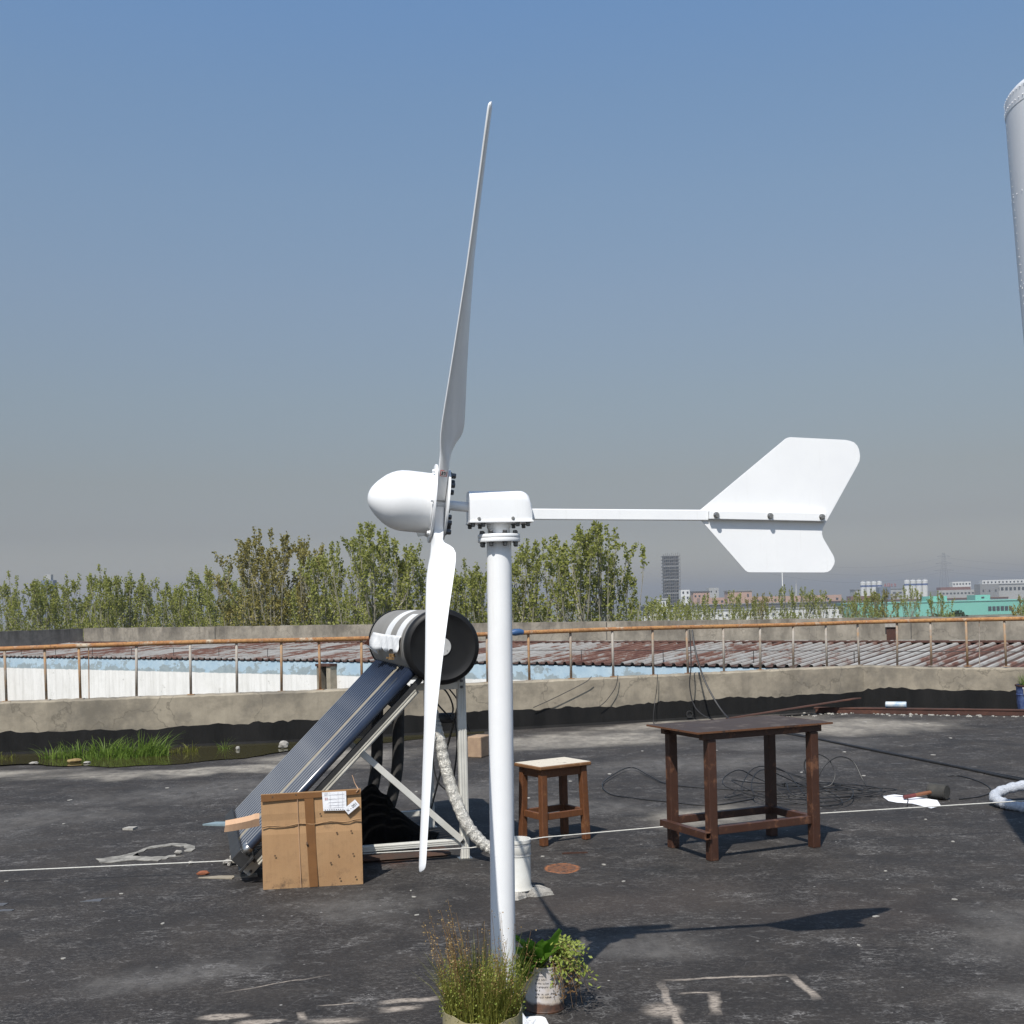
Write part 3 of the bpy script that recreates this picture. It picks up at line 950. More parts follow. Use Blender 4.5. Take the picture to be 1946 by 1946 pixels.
for k, (p, q) in enumerate(zip(DL, DB)):
    zt = WZ + jit[k] * 0.7 - (0.03 if p[0] > 5.2 else 0) * min(1, (p[0] - 5.2))
    vs_ += [(p[0], p[1], -0.05), (p[0] + 0.003, p[1], zt - 0.02), (p[0], p[1] + 0.02, zt), (q[0], q[1], zt), (q[0], q[1], -9.0)]
fs_ = []
for k in range(len(DL) - 1):
    for j in range(4):
        fs_.append((k * 5 + j, (k + 1) * 5 + j, (k + 1) * 5 + j + 1, k * 5 + j + 1))
wb.add(vs_, fs_)
wb.build('wall', 'concrete', par)
ub = MB()
UF = offset_line(DL, -0.025)
UB = offset_line(DL, 0.01)
vs_ = []
ph = [rnd.uniform(0, 6.28) for _ in range(4)]
for k, (p, q) in enumerate(zip(UF, UB)):
    x = p[0]
    zt = 0.255 + 0.012 * math.sin(x * 2.1 + ph[0]) + 0.009 * math.sin(x * 5.3 + ph[1]) + 0.006 * math.sin(x * 13 + ph[2]) + 0.012 * math.sin(x * 31 + 2 * math.sin(x * 7)) * (0.5 + 0.5 * math.sin(x * 3.7)) + rnd.uniform(-0.009, 0.009) + (0.035 if x > 5.2 else 0)
    vs_ += [(p[0], p[1] - 0.05, -0.005), (p[0], p[1], 0.03), (p[0], p[1] + 0.012, zt - 0.006), (q[0], q[1], zt)]
fs_ = []
for k in range(len(UF) - 1):
    for j in range(3):
        fs_.append((k * 4 + j, (k + 1) * 4 + j, (k + 1) * 4 + j + 1, k * 4 + j + 1))
ub.add(vs_, fs_)
ub.build('bitumen_upstand', 'bitumen', par)
# drain hole at the foot of the parapet
dh = MB()
dh.lathe([(0.05, 0), (0.05, 0.02), (0.035, 0.02), (0.035, 0.002)], 16, axis_M((2.42, 16.41, 0.08), (0.2, -1, 0)), True, False)
dh.build('drain_outlet', 'dark_steel', par, smooth=True)

# ------------------------------------------------------------------ railing
rail = thing('pipe_railing', 'long rusty pipe railing with thin uprights standing on the near parapet wall', 'railing')
RL = offset_line(PW, 0.10)
RD = offset_line(dense(PW, 0.5), 0.10)
tb = MB()
tb.tube([(x, y, 1.275 + 0.01 * math.sin(x * 1.1)) for x, y in RD], 0.030, 10)
tb.build('top_rail', 'rust_rail', rail, smooth=True)
posts = [(-6.13, 14.26), (-5.68, 14.35), (-5.29, 14.42), (-4.64, 14.54), (-4.00, 14.66), (-3.45, 14.77), (-2.91, 14.87), (-2.44, 14.99), (-1.93, 15.15), (-1.40, 15.31), (-0.86, 15.48), (-0.32, 15.65), (0.24, 15.82), (0.81, 16.00), (1.40, 16.18), (1.97, 16.35), (2.48, 16.54), (3.02, 16.73), (3.58, 16.93), (4.10, 17.12), (4.64, 17.31), (5.17, 17.50), (5.58, 17.28), (6.00, 17.05), (6.43, 16.81), (6.88, 16.57), (7.35, 16.31), (-6.7, 14.17), (-7.3, 14.07)]
pb = MB()
pb.tube([(0, 0, 0), (0, 0, 0.64)], 0.017, 8)
pm = pb.mesh('post', 'rust_post', True)
fb = MB()
fb.box((0, 0, 0.004), (0.09, 0.07, 0.008))
fm = fb.mesh('foot_plate', 'rust_post')
for x, y in posts:
    dx, dy = (-0.03, 0.105) if x < 5.2 else (0.05, 0.09)
    o = place('post', pm, rail, Matrix.Translation((x + dx, y + dy, WZ - (0.012 if x > 5.2 else 0))) @ Matrix.Rotation(rnd.uniform(-0.02, 0.02), 4, 'Y') @ Matrix.Rotation(rnd.uniform(-0.02, 0.02), 4, 'X'))
    place('foot_plate', fm, o, Matrix.Identity(4))
# thin rods beside some posts
for x, y in ((-5.22, 14.44), (6.62, 16.72)):
    b = MB()
    b.tube([(x, y + 0.10, WZ), (x + 0.01, y + 0.10, 1.28)], 0.007, 6)
    b.build('wire_rod', 'rust_post', rail, smooth=True)
# blue tape lump wound on the rail
b = MB()
b.tube([(-0.02, 15.84, 1.278), (0.03, 15.855, 1.285), (0.09, 15.875, 1.288), (0.14, 15.89, 1.28)], [0.034, 0.05, 0.046, 0.034], 10)
tag(b.build('tape_wrap', 'blue_tape', None, smooth=True), 'blue tape wound round the rusty rail beside the white pole', 'tape')

# ------------------------------------------------------------------ far shed and far parapet
SE = Vector((2.86, 23.8, 0))            # a point of the eave line
SD = Vector((0.795, -0.607, 0))         # along the eave to the right (towards the camera)
SN = Vector((0.607, 0.795, 0))          # away from the camera, up the roof slope
ZE, ZR, SPAN = 0.35, 0.63, 4.26
def sp3(s, n, z):
    p = SE + SD * s + SN * n
    return (p.x, p.y, z)
shed = thing('long_shed', 'long low shed with peeling blue and white wall and rusty corrugated roof behind the railing', 'shed', (SE.x, SE.y, 0), math.atan2(SD.y, SD.x))
# local frame: +x along the eave to the right, +y up the slope (away)
sw_ = MB()
sw_.box((-6.0, 0.12, -4.5 + ZE / 2 + 0.0), (52.0, 0.24, 9.0 + ZE - 0.02))
sw_.build('wall', 'shed_wall', shed)
slope = math.atan2(ZR - ZE, SPAN)
sh_ = MB()
pw = 0.24
prof = []
for k in range(4):
    x0 = k * pw
    prof += [(x0, 0.0), (x0 + 0.14, 0.0), (x0 + 0.165, 0.055), (x0 + 0.215, 0.055)]
prof.append((4 * pw, 0.0))
Ls = math.hypot(SPAN + 0.25, ZR - ZE)
nv = len(prof)
sh_.add([(x, y, z) for y in (-0.03, Ls - 0.25) for x, z in prof], [(k, k + 1, nv + k + 1, nv + k) for k in range(nv - 1)])
shm = sh_.mesh('roof_sheet', 'roof_sheet')
for k in range(-31, 19):
    M = Matrix.Translation((k * 4 * pw, 0, ZE + 0.012 + (k % 2) * 0.004 + rnd.uniform(0, 0.006))) @ Matrix.Rotation(slope + rnd.uniform(-0.0015, 0.0015), 4, 'X')
    place('roof_sheet', shm, shed, M)
rc = MB()
rc.box((-6.2, SPAN - 0.12, ZR + 0.055), (47.5, 0.5, 0.03))
rc.build('ridge_flashing', 'rust', shed)
# patches of pale flaking on the ridge flashing
for k in range(16):
    b = MB()
    x = -20 + k * 2.1 + rnd.uniform(-0.6, 0.6)
    b.box((x, SPAN - 0.12 + rnd.uniform(-0.1, 0.1), ZR + 0.078), (rnd.uniform(0.15, 0.6), rnd.uniform(0.06, 0.2), 0.012), rnd.uniform(-0.1, 0.1))
    b.build('flaking_patch', 'chip', shed)
# wire stays along the lower roof edge
b = MB()
b.tube([(-26, 0.3, ZE + 0.33), (-10, 0.3, ZE + 0.29), (4, 0.3, ZE + 0.31), (14, 0.3, ZE + 0.3)], 0.006, 5)
for x in range(-26, 14, 2):
    b.tube([(x, 0.3, ZE), (x, 0.3, ZE + 0.31)], 0.008, 5)
b.build('wire_stays', 'dark_steel', shed)
# chimney slot with concrete jambs and a rusty cap, on the shed wall
sl = MB()
sx = -9.35
for dx in (-0.17, 0.17):
    sl.box((sx + dx, -0.10, -1.2), (0.14, 0.24, 2.9))
sl.build('vent_jambs', 'concrete', shed)
b = MB()
b.box((sx, -0.03, -1.2), (0.20, 0.06, 2.88))
b.build('vent_slot', 'bitumen', shed)
b = MB()
b.box((sx, -0.10, 0.28), (0.52, 0.3, 0.06))
b.build('vent_cap', 'rust', shed)

FPZ = 1.18
far = thing('far_parapet', 'pale streaked concrete parapet wall running behind the corrugated shed roof', 'wall', (SE.x, SE.y, 0), math.atan2(SD.y, SD.x))
def wall_strip(x0, x1, y, zt, zb, th, seed):
    r2 = random.Random(seed)
    b = MB()
    n = int((x1 - x0) / 0.4)
    vs2 = []
    for k in range(n + 1):
        x = x0 + (x1 - x0) * k / n
        z = zt + r2.uniform(-0.008, 0.008)
        vs2 += [(x, y, zb), (x, y, z), (x, y + th, z), (x, y + th, zb)]
    f2 = []
    for k in range(n):
        for j in range(3):
            f2.append((k * 4 + j, (k + 1) * 4 + j, (k + 1) * 4 + j + 1, k * 4 + j + 1))
    f2 += [(0, 1, 2, 3), tuple(n * 4 + j for j in (3, 2, 1, 0))]
    b.add(vs2, f2)
    return b
wall_strip(-27.1, 20.0, SPAN + 0.32, FPZ, -9, 0.22, 5).build('wall', 'concrete_far', far)
for x in (-19.5, -11.8, -4.1, 3.6, 11.2):
    b = MB()
    b.box((x, SPAN + 0.31, 0.85), (0.012, 0.03, 0.62))
    b.build('joint', 'concrete_dark', far)
# rusty bracket on the far parapet
b = MB()
b.bar((3.2, SPAN + 0.27, 0.60), (3.2, SPAN + 0.27, 1.0), 0.22, 0.05, (0, 1, 0))
b.build('bracket', 'rust', far)
b = MB()
b.bar((3.2, SPAN + 0.255, 0.98), (3.2, SPAN + 0.255, 1.12), 0.26, 0.08, (0, 1, 0))
b.build('insulator', 'chip', far)
# shaded return wall at the left end
ret = thing('return_wall', 'stained concrete wall with its shade painted in dark, turning off the pale far parapet at left', 'wall', sp3(-27.1, SPAN + 0.30, 0), math.atan2(-SN.y, -SN.x))
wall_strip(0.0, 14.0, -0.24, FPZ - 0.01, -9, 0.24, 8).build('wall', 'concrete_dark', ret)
# low slab roof edge in front of the return wall
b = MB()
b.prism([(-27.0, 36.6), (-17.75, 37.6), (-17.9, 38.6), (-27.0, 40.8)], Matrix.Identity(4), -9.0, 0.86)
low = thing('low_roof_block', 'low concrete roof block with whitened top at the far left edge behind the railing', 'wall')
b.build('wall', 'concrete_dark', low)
b = MB()
b.prism([(-26.9, 37.0), (-17.95, 37.85), (-18.1, 38.45), (-26.9, 40.6)], Matrix.Identity(4), 0.862, 0.90)
b.build('roof_top', 'label_white', low)
b = MB()
b.prism([(-26.0, 34.0), (-18.6, 35.6), (-17.0, 37.55), (-26.9, 36.5)], Matrix.Identity(4), 0.30, 0.50)
b.build('blue_ledge', 'shed_blue', low)

# ------------------------------------------------------------------ trees
def poplar(seed, H, spread, shoots, lm, fill=1300):
    """young poplar, base at 0, top at H; the upright shoots carry the leaves. returns (wood mesh, leaf mesh)"""
    r = random.Random(seed)
    w = MB()
    lf = MB()
    tr = 0.06 + 0.006 * H
    w.tube([(0, 0, 0), (0.05, 0.02, H * 0.3), (0.0, 0.05, H * 0.55), (0.06, 0.02, H * 0.75), (0.02, 0, H * 0.93)], [tr, tr * 0.8, tr * 0.5, tr * 0.2, 0.008], 6)
    def leaf(p, s):
        n = Vector((r.gauss(0, 1), r.gauss(0, 1), r.gauss(0.3, 0.8))).normalized()
        a = n.orthogonal().normalized()
        a = Quaternion(n, r.uniform(0, 6.28)) @ a
        b = n.cross(a)
        p = Vector(p)
        lf.add([p - a * s * 0.5, p + b * s * 0.42, p + a * s * 0.6, p - b * s * 0.42], [(0, 1, 2, 3)])
    def shoot(p0, p1, nl, ls):
        p0, p1 = Vector(p0), Vector(p1)
        w.tube([p0, p0.lerp(p1, 0.5) + Vector((r.uniform(-0.05, 0.05), r.uniform(-0.05, 0.05), 0)), p1], [0.010, 0.007, 0.004], 4, False)
        for _ in range(nl):
            t = r.uniform(0.15, 1.02) if r.random() < 0.30 else r.uniform(0.50, 1.04)
            wd = 0.085 * (1.2 - 0.75 * max(0, t - 0.4))
            q = p0.lerp(p1, t) + Vector((r.gauss(0, wd * 0.6), r.gauss(0, wd * 0.6), r.gauss(0, 0.05)))
            leaf(q, ls * r.uniform(0.7, 1.25))
    nl = 14
    for k in range(nl):
        a = k * 2.39996 + r.uniform(-0.4, 0.4)
        z0 = H * (0.40 + 0.42 * k / nl)
        oo = r.uniform(0.35, 1.05)
        ln = (H - z0) * r.uniform(0.72, 1.0) * (1.0 - 0.42 * max(0.0, oo - 0.45))
        out_ = spread * oo * (1.0 - 0.30 * k / nl)
        p0 = Vector((0, 0, z0))
        p2 = Vector((math.cos(a) * out_, math.sin(a) * out_, z0 + ln))
        p1 = p0.lerp(p2, 0.5) + Vector((math.cos(a), math.sin(a), 0)) * out_ * 0.20
        w.tube([p0, p1, p2], [0.034, 0.02, 0.005], 5, False)
        ns = shoots // nl
        for j in range(ns):
            t = 0.15 + 0.85 * (j + r.random()) / ns
            base = p0.lerp(p1, t * 2) if t < 0.5 else p1.lerp(p2, t * 2 - 1)
            an = r.uniform(0, 6.28)
            o2 = r.uniform(0.10, 0.42)
            L_ = r.uniform(0.55, 1.25)
            tip = base + Vector((math.cos(an) * o2 + math.cos(a) * 0.10, math.sin(an) * o2 + math.sin(a) * 0.10, L_))
            if tip.z > H - 0.2:
                tip.z = H - r.uniform(0.2, 0.9)
            shoot(base, tip, r.randint(30, 46), 0.088)
        shoot(p1.lerp(p2, 0.75), p2 + Vector((r.uniform(-.06, .06), r.uniform(-.06, .06), 0.35)), 52, 0.09)
    shoot((0, 0, H * 0.90), (0, 0, H), 56, 0.09)
    # leafy filling lower in the crown
    for _ in range(fill):
        z = H * (0.42 + 0.40 * r.random() ** 0.8)
        rad = spread * math.sqrt(r.random()) * (1.0 - 0.45 * abs(z / H - 0.6) / 0.4)
        an = r.uniform(0, 6.28)
        leaf((math.cos(an) * rad, math.sin(an) * rad, z), 0.09 * r.uniform(0.7, 1.2))
    return w.mesh('trunk', 'bark'), lf.mesh('crown', lm)
PROTO = [poplar(11, 13.0, 2.0, 112, 'poplar_leaf', 1700), poplar(12, 13.0, 1.8, 98, 'poplar_leaf', 1500), poplar(13, 13.0, 2.2, 112, 'poplar_leaf', 2200), poplar(14, 13.0, 1.6, 112, 'poplar_leaf_red', 1500), poplar(15, 13.0, 1.8, 70, 'poplar_leaf', 800), poplar(16, 13.0, 1.5, 56, 'poplar_leaf', 350)]
TREES = [(-25.9, 62.0, 3.75, 0), (-23.6, 60.0, 3.65, 1), (-21.9, 60.0, 3.75, 2), (-19.9, 58.0, 3.85, 0), (-18.7, 58.0, 3.75, 1), (-17.4, 58.0, 3.35, 0), (-15.6, 56.0, 3.05, 1), (-14.4, 56.0, 3.85, 1), (-12.9, 54.0, 3.45, 0), (-11.1, 50.0, 4.50, 3), (-9.7, 48.0, 4.95, 3), (-8.5, 48.0, 4.50, 3), (-7.2, 46.0, 3.90, 1), (-6.2, 46.0, 4.30, 4), (-5.1, 44.0, 4.80, 4), (-4.3, 44.5, 4.20, 4), (-3.6, 46.0, 3.60, 1), (-2.7, 46.0, 3.10, 1), (-1.7, 44.0, 3.10, 0), (-0.8, 43.0, 3.30, 1), (0.4, 42.0, 3.80, 4), (1.2, 42.0, 4.00, 4), (2.3, 40.0, 4.30, 4), (3.0, 40.0, 4.20, 4), (3.5, 41.0, 3.30, 5)]
BACK = [(-27.5, 66, 3.1, 2), (-24.8, 66, 2.8, 0), (-22.6, 65, 2.7, 2), (-20.6, 64, 2.7, 2), (-18.2, 63, 2.5, 0), (-16.4, 62, 2.4, 2), (-14.9, 61, 2.5, 2), (-13.6, 60, 2.4, 0), (-12.2, 57, 2.7, 2), (-10.4, 55, 2.8, 2), (-8.9, 54, 2.8, 0), (-7.8, 53, 2.6, 2), (-6.4, 52, 2.5, 2), (-4.9, 51, 2.4, 0), (-3.2, 50, 2.1, 2), (-1.2, 49, 2.0, 2), (0.5, 48, 1.9, 0), (-28.5, 62, 3.5, 1)]
LOW = [(6.6, 58.0, 1.9, 5), (8.8, 70.0, 2.0, 5), (13.1, 90.0, 2.0, 5), (15.2, 92.0, 2.2, 5), (17.8, 95.0, 2.4, 5), (19.7, 95.0, 2.1, 3), (21.2, 92.0, 2.7, 5), (22.8, 92.0, 2.5, 5), (24.0, 92.0, 2.2, 5), (24.9, 85.0, 2.1, 5), (27.3, 90.0, 2.2, 5), (28.3, 90.0, 2.2, 3), (29.6, 88.0, 2.4, 5), (30.6, 85.0, 1.9, 5), (29.4, 80.0, 0.6, 5), (32.6, 75.0, 1.8, 3), (34.6, 80.0, 1.0, 5), (16.4, 86.0, 1.3, 5), (20.4, 88, 0.9, 5), (26.0, 86.0, 0.9, 5), (10.9, 82.0, 1.6, 5), (12.0, 84.0, 1.4, 4), (14.2, 88.0, 1.5, 5), (18.8, 90.0, 1.5, 4), (25.6, 90.0, 1.5, 5)]
def put_tree(x, y, top, k, label, group, rr):
    t = thing('poplar_tree', label, 'tree', (x, y, -9.0), rr.uniform(0, 6.28), group)
    h = top + 9.0
    s = h / 13.0
    wide = rr.uniform(0.9, 1.12)
    t.scale = (s * wide, s * wide, s)
    link('trunk', PROTO[k][0], t)
    link('crown', PROTO[k][1], t)
rt = random.Random(21)
ORD = ['first', 'second', 'third', 'fourth', 'fifth', 'sixth', 'seventh', 'eighth', 'ninth', 'tenth', 'eleventh', 'twelfth', 'thirteenth', 'fourteenth', 'fifteenth', 'sixteenth', 'seventeenth', 'eighteenth', 'nineteenth', 'twentieth', 'twenty-first', 'twenty-second', 'twenty-third', 'twenty-fourth', 'twenty-fifth', 'twenty-sixth']
for i, (x, y, z, k) in enumerate(TREES):
    grp = 'front row of poplars behind the far parapet'
    lab = 'bronze tinged' if i in (9, 10, 11) else 'near the spinner' if 13 <= i <= 15 else 'under the tail boom' if i >= 20 else 'green' if i < 9 else 'short and green'
    put_tree(x, y, z, k, ORD[i] + ' poplar from the left in the front tree row, ' + lab, grp, rt)
for x, y, z, k in BACK:
    put_tree(x, y, z, k, 'poplar of the rear row, mostly hidden behind the front poplars at left', 'rear row of poplars', rt)
for i, (x, y, z, k) in enumerate(sorted(LOW, key=lambda q: q[0] / q[1])):
    put_tree(x, y, z, k, ORD[i] + ' low poplar top from the left, over the far parapet before the distant buildings', 'low poplars at the right', rt)
# dark bush by the turquoise factory
r5 = random.Random(4)
bt = thing('round_bush', 'dark green rounded bush in front of the turquoise factory at far right', 'bush', (70.5, 190, -9))
b = MB()
b.tube([(0, 0, 0), (0.1, 0, 3), (0, 0.1, 5)], [0.3, 0.22, 0.1], 6)
for k in range(7):
    b.tube([(0, 0, 3.0 + 0.2 * k), (math.cos(k * 2.4) * 2.5, math.sin(k * 2.4) * 2.5, 5.5 + 0.2 * k)], [0.1, 0.03], 5)
b.build('trunk', 'bark', bt)
b = MB()
for _ in range(3500):
    d = Vector((r5.gauss(0, 1), r5.gauss(0, 1), r5.gauss(0, 1))).normalized()
    rr_ = r5.random() ** 0.35
    q = Vector((d.x * 4.6 * rr_, d.y * 3.0 * rr_, 5.1 + d.z * 2.7 * rr_ + 0.4 * math.sin(d.x * 7)))
    n = Vector((r5.gauss(0, 1), r5.gauss(0, 1), r5.gauss(0, 1))).normalized()
    a = n.orthogonal().normalized() * 0.22
    c = n.cross(a)
    b.add([q - a, q + c, q + a, q - c], [(0, 1, 2, 3)])
b.build('crown', 'bush_leaf', bt, fix=False)

# ------------------------------------------------------------------ distant buildings
WINM = {}
def win_mesh(w, h):
    k = (round(w, 2), round(h, 2))
    if k not in WINM:
        b = MB()
        b.box((0, 0, 0), (w, 0.3, h))
        WINM[k] = b.mesh('window', 'far_glass')
    return WINM[k]
def building(name, label, cat, x0, x1, y, zt, depth, mat, wins=None, roofmat=None, roof_h=0.8, parapet=True, rz=0.0):
    cx = (x0 + x1) / 2
    t = thing(name, label, cat, (cx, y, -9), rz)
    w = x1 - x0
    h = zt + 9
    b = MB()
    b.box((0, depth / 2, h / 2), (w, depth, h))
    b.build('wall', mat, t)
    if roofmat:
        b = MB()
        b.box((0, depth / 2, h + roof_h / 2 + 0.01), (w + 0.8, depth + 0.8, roof_h))
        b.build('roof', roofmat, t)
    if wins:
        nx, zs, ww, wh = wins
        for zr in zs:
            for k in range(nx):
                x = -w / 2 + w * (k + 0.5) / nx
                place('window', win_mesh(ww, wh), t, Matrix.Translation((x, -0.06, zr + 9)))
    return t
# scaffolded tower
tw = thing('scaffold_tower', 'tall dark tower block wrapped in scaffolding, standing alone beyond the trees', 'tower', (95.0, 700, -9))
b = MB()
b.box((0, 5.5, 18.6), (8.4, 10, 37.2))
b.build('wall', 'far_dark', tw)
for z in range(1, 20):
    b = MB()
    zz = 2.0 * z - 0.6
    b.box((0, 5.5, zz), (9.8, 11.6, 0.35 if z % 4 else 0.75))
    b.build('scaffold_deck', 'scaffold' if z % 4 else 'far_midgrey', tw)
for k in range(9):
    b = MB()
    b.bar((-4.9 + k * 1.22, -0.3, 0), (-4.9 + k * 1.22, -0.3, 38.6 + (k * 37 % 5) * 0.2), 0.22, 0.22, (0, 1, 0))
    b.build('scaffold_pole', 'scaffold', tw)
for k in range(9):
    for z in range(19):
        if (k * 7 + z * 3) % 3 == 0:
            b = MB()
            b.bar((-4.9 + k * 1.08, -0.35, 2.0 * z + 0.2), (-4.9 + k * 1.08 + 1.1, -0.35, 2.0 * z + 1.4), 0.2, 0.2, (0, 1, 0))
            b.build('scaffold_brace', 'scaffold', tw)
building('white_house', 'small white building with dark windows at the foot of the scaffolded tower', 'building', 91.5, 96.2, 640, 7.6, 8, 'far_white', (2, (6.2, 3.4), 0.9, 1.1))
building('pavilion', 'white roofed pavilion left of the scaffolded tower', 'building', 73.5, 79.0, 600, 2.4, 8, 'far_white', (4, (0.6,), 0.7, 1.2), 'far_grey', 0.8)
building('pink_block', 'salmon pink flat block with dark roof edge right of the scaffolded tower', 'building', 116.5, 127.0, 760, 7.0, 12, 'skin_building', (4, (4.6,), 1.2, 1.1), 'far_dark', 0.7)
building('grey_block', 'pale grey boxy tower behind the salmon pink roofs', 'building', 133.2, 139.9, 800, 10.0, 9, 'far_grey', (2, (7.6,), 0.8, 1.0))
building('pink_tall_block', 'taller salmon pink block with parapet below the white tail vane', 'building', 131.4, 146.0, 720, 6.6, 12, 'skin_building', (3, (4.2,), 0.9, 1.8), 'far_midgrey', 0.7)
building('pink_row', 'long low salmon pink row below the tail vane', 'building', 117.5, 206.0, 740, 3.2, 12, 'skin_building', (16, (0.8,), 1.4, 1.2))
building('dark_hall', 'long low dark roofed hall in front of the salmon pink row', 'building', 70.0, 166.0, 620, -0.9, 25, 'far_dark', None, 'far_midgrey', 0.5)
building('white_hall', 'low white hall seen through the poplar tops under the tail vane', 'building', 60.0, 151.0, 540, -3.1, 14, 'far_white', (30, (-5.3,), 1.2, 0.9), 'far_grey', 0.4)
building('brown_house', 'brown brick building behind poplar tops in front of the white silos', 'building', 217.6, 233.0, 760, 2.0, 10, 'far_brown', (5, (-1.0,), 1.0, 1.0))
building('blue_tower', 'narrow blue grey block between the two groups of silos', 'building', 263.9, 272.0, 850, 8.2, 8, 'far_bluegrey', (2, (5.0, 1.0), 0.8, 1.6))
building('silo_works', 'low white works building at the foot of the silos', 'building', 262.0, 318.0, 905, 6.8, 12, 'far_grey', (12, (4.0, 1.0), 2.2, 1.0), 'far_midgrey', 0.5)
def silos(x0, n, y, zt, zb, rad, label):
    t = thing('cement_silos', label, 'silo', (x0, y, -9))
    for k in range(n):
        x = (k + 0.5) * rad * 2.06
        b = MB()
        h = zt + 9
        b.lathe([(rad * 0.96, 0), (rad, 0.01), (rad, h - 0.8), (rad * 0.6, h - 0.15), (0.2, h)], 20, Matrix.Translation((x, 0, 0)))
        o = b.build('silo', 'far_white', t, smooth=True)
        b = MB()
        b.lathe([(rad * 1.012, h - 4.2), (rad * 1.012, h - 2.9)], 20, Matrix.Translation((x, 0, 0)), False, False)
        b.build('blue_band', 'far_blue', o, smooth=True)
        b = MB()
        b.bar((x, 0, h), (x, 0, h + 1.2), 0.2, 0.2, (0, 1, 0))
        b.build('vent', 'far_grey', o)
    b = MB()
    b.bar((0, -rad, zt + 9.7), (n * rad * 2.06, -rad, zt + 9.7), 0.15, 0.15)
    b.build('handrail', 'far_grey', t)
    return t
silos(263.6, 4, 895, 13.0, -5, 2.0, 'left group of four white silos with a blue band')
silos(291.7, 4, 880, 13.2, 0, 2.15, 'right group of four white silos with a blue band, beside the grey factory')
sg = thing('roof_sign', 'red rooftop lettering between the two groups of white silos', 'sign', (281.8, 893, 8.6))
b = MB()
b.bar((-1.2, 0.2, 0.1), (8.6, 0.2, 0.1), 0.2, 0.2)
for k in range(3):
    b.bar((0.2 + k * 3.6, 0.2, -6), (0.2 + k * 3.6, 0.2, 2.2), 0.2, 0.2, (0, 1, 0))
b.build('frame', 'pylon', sg)
STROKES = [[(-.7, .8, .7, .8), (0, 1.1, 0, -1.1), (-.8, 0, .8, 0), (-.2, 0, -.8, -1.1), (.2, 0, .8, -1.1)], [(-.8, 1, .8, 1), (-.8, 1, -.8, -1), (.8, 1, .8, -1), (-.8, -1, .8, -1), (-.8, 0, .8, 0)], [(-.8, .4, .8, .4), (0, 1.1, 0, -1), (-.8, -1, .8, -1), (-.5, .4, -.5, -.4)], [(-.3, 1.1, -.8, 0), (-.8, 0, .8, .1), (0, 1, .1, -1.1), (-.6, -.9, .7, -.9)]]
for k, ss in enumerate(STROKES):
    b = MB()
    for x0_, z0_, x1_, z1_ in ss:
        b.bar((k * 2.5 + x0_, 0, 1.3 + z0_), (k * 2.5 + x1_, 0, 1.3 + z1_), 0.3, 0.3, (0, 1, 0))
    b.build('character', 'far_red', sg)
building('grey_factory', 'long grey factory with one row of small windows at far right', 'factory', 288.0, 362.0, 800, 4.6, 20, 'far_grey', (30, (2.4,), 1.3, 1.0), None)
building('red_roof_wing', 'dark red roofed upper storey on the long grey factory', 'building', 292.0, 312.5, 806, 6.6, 8, 'far_redroof')
building('grey_tower_block', 'mid grey square block rising in the middle of the long grey factory', 'building', 312.5, 325.0, 790, 8.0, 10, 'far_midgrey', (3, (3.6,), 0.8, 1.4))
building('upper_factory', 'pale upper factory storey with light framed windows at the right edge', 'building', 325.5, 365.0, 796, 7.6, 10, 'far_grey', (14, (4.6,), 1.6, 2.0), 'far_midgrey', 0.4)
building('roof_plant', 'pale rooftop plant rooms on top of the distant factory', 'building', 309.0, 322.0, 830, 10.4, 6, 'far_white', (6, (8.9,), 1.0, 0.9), None)
building('roof_plant', 'white rooftop plant row at the far right skyline', 'building', 330.0, 372.0, 830, 11.0, 6, 'far_white', (16, (9.6,), 1.0, 1.0), None)
gf = building('green_factory', 'long turquoise factory shed across the right distance', 'factory', 175.0, 275.0, 600, -2.1, 40, 'far_green', None, 'far_green', 0.35)
for k in range(6):
    place('window', win_mesh(1.6, 2.2), gf, Matrix.Translation((17.0 + k * 2.1, -0.06, 3.0)))
building('green_gable', 'raised turquoise roof section, left one on the turquoise factory', 'factory', 222.0, 231.5, 630, 0.9, 12, 'far_green')
building('green_gable', 'raised turquoise roof section with a small dark window, right one on the turquoise factory', 'factory', 250.5, 258.5, 640, 1.0, 12, 'far_green', (1, (-0.4,), 1.6, 0.8))
building('brown_roof_hall', 'dull brown roofed hall right behind the turquoise factory', 'factory', 190.0, 285.0, 680, -0.9, 30, 'far_midgrey', None, 'far_brown', 0.4)
# transmission pylon and its wires
pyl = thing('power_pylon', 'faint lattice transmission pylon on the hazy skyline at right', 'pylon', (402, 1100, -9))
b = MB()
H_ = 49.5
def pw_(z):
    return 4.2 * (1 - z / H_) + 0.8
for s1, s2 in ((1, 1), (1, -1), (-1, 1), (-1, -1)):
    b.bar((s1 * pw_(0), s2 * pw_(0), 0), (s1 * pw_(H_), s2 * pw_(H_), H_), 0.16, 0.16, (0, 1, 0))
for k in range(11):
    z0, z1 = H_ * k / 11, H_ * (k + 1) / 11
    for s2 in (1, -1):
        b.bar((-pw_(z0), s2 * pw_(z0), z0), (pw_(z1), s2 * pw_(z1), z1), 0.09, 0.09, (0, 1, 0))
        b.bar((pw_(z0), s2 * pw_(z0), z0), (-pw_(z1), s2 * pw_(z1), z1), 0.09, 0.09, (0, 1, 0))
b.build('lattice', 'pylon', pyl)
for z, w_ in ((33, 9), (39.5, 7.5), (46, 6)):
    b = MB()
    b.bar((-w_, 0, z), (w_, 0, z), 0.2, 0.2)
    b.bar((-w_, 0, z), (0, 0, z + 1.8), 0.2, 0.2)
    b.bar((w_, 0, z), (0, 0, z + 1.8), 0.2, 0.2)
    b.build('cross_arm', 'pylon', pyl)
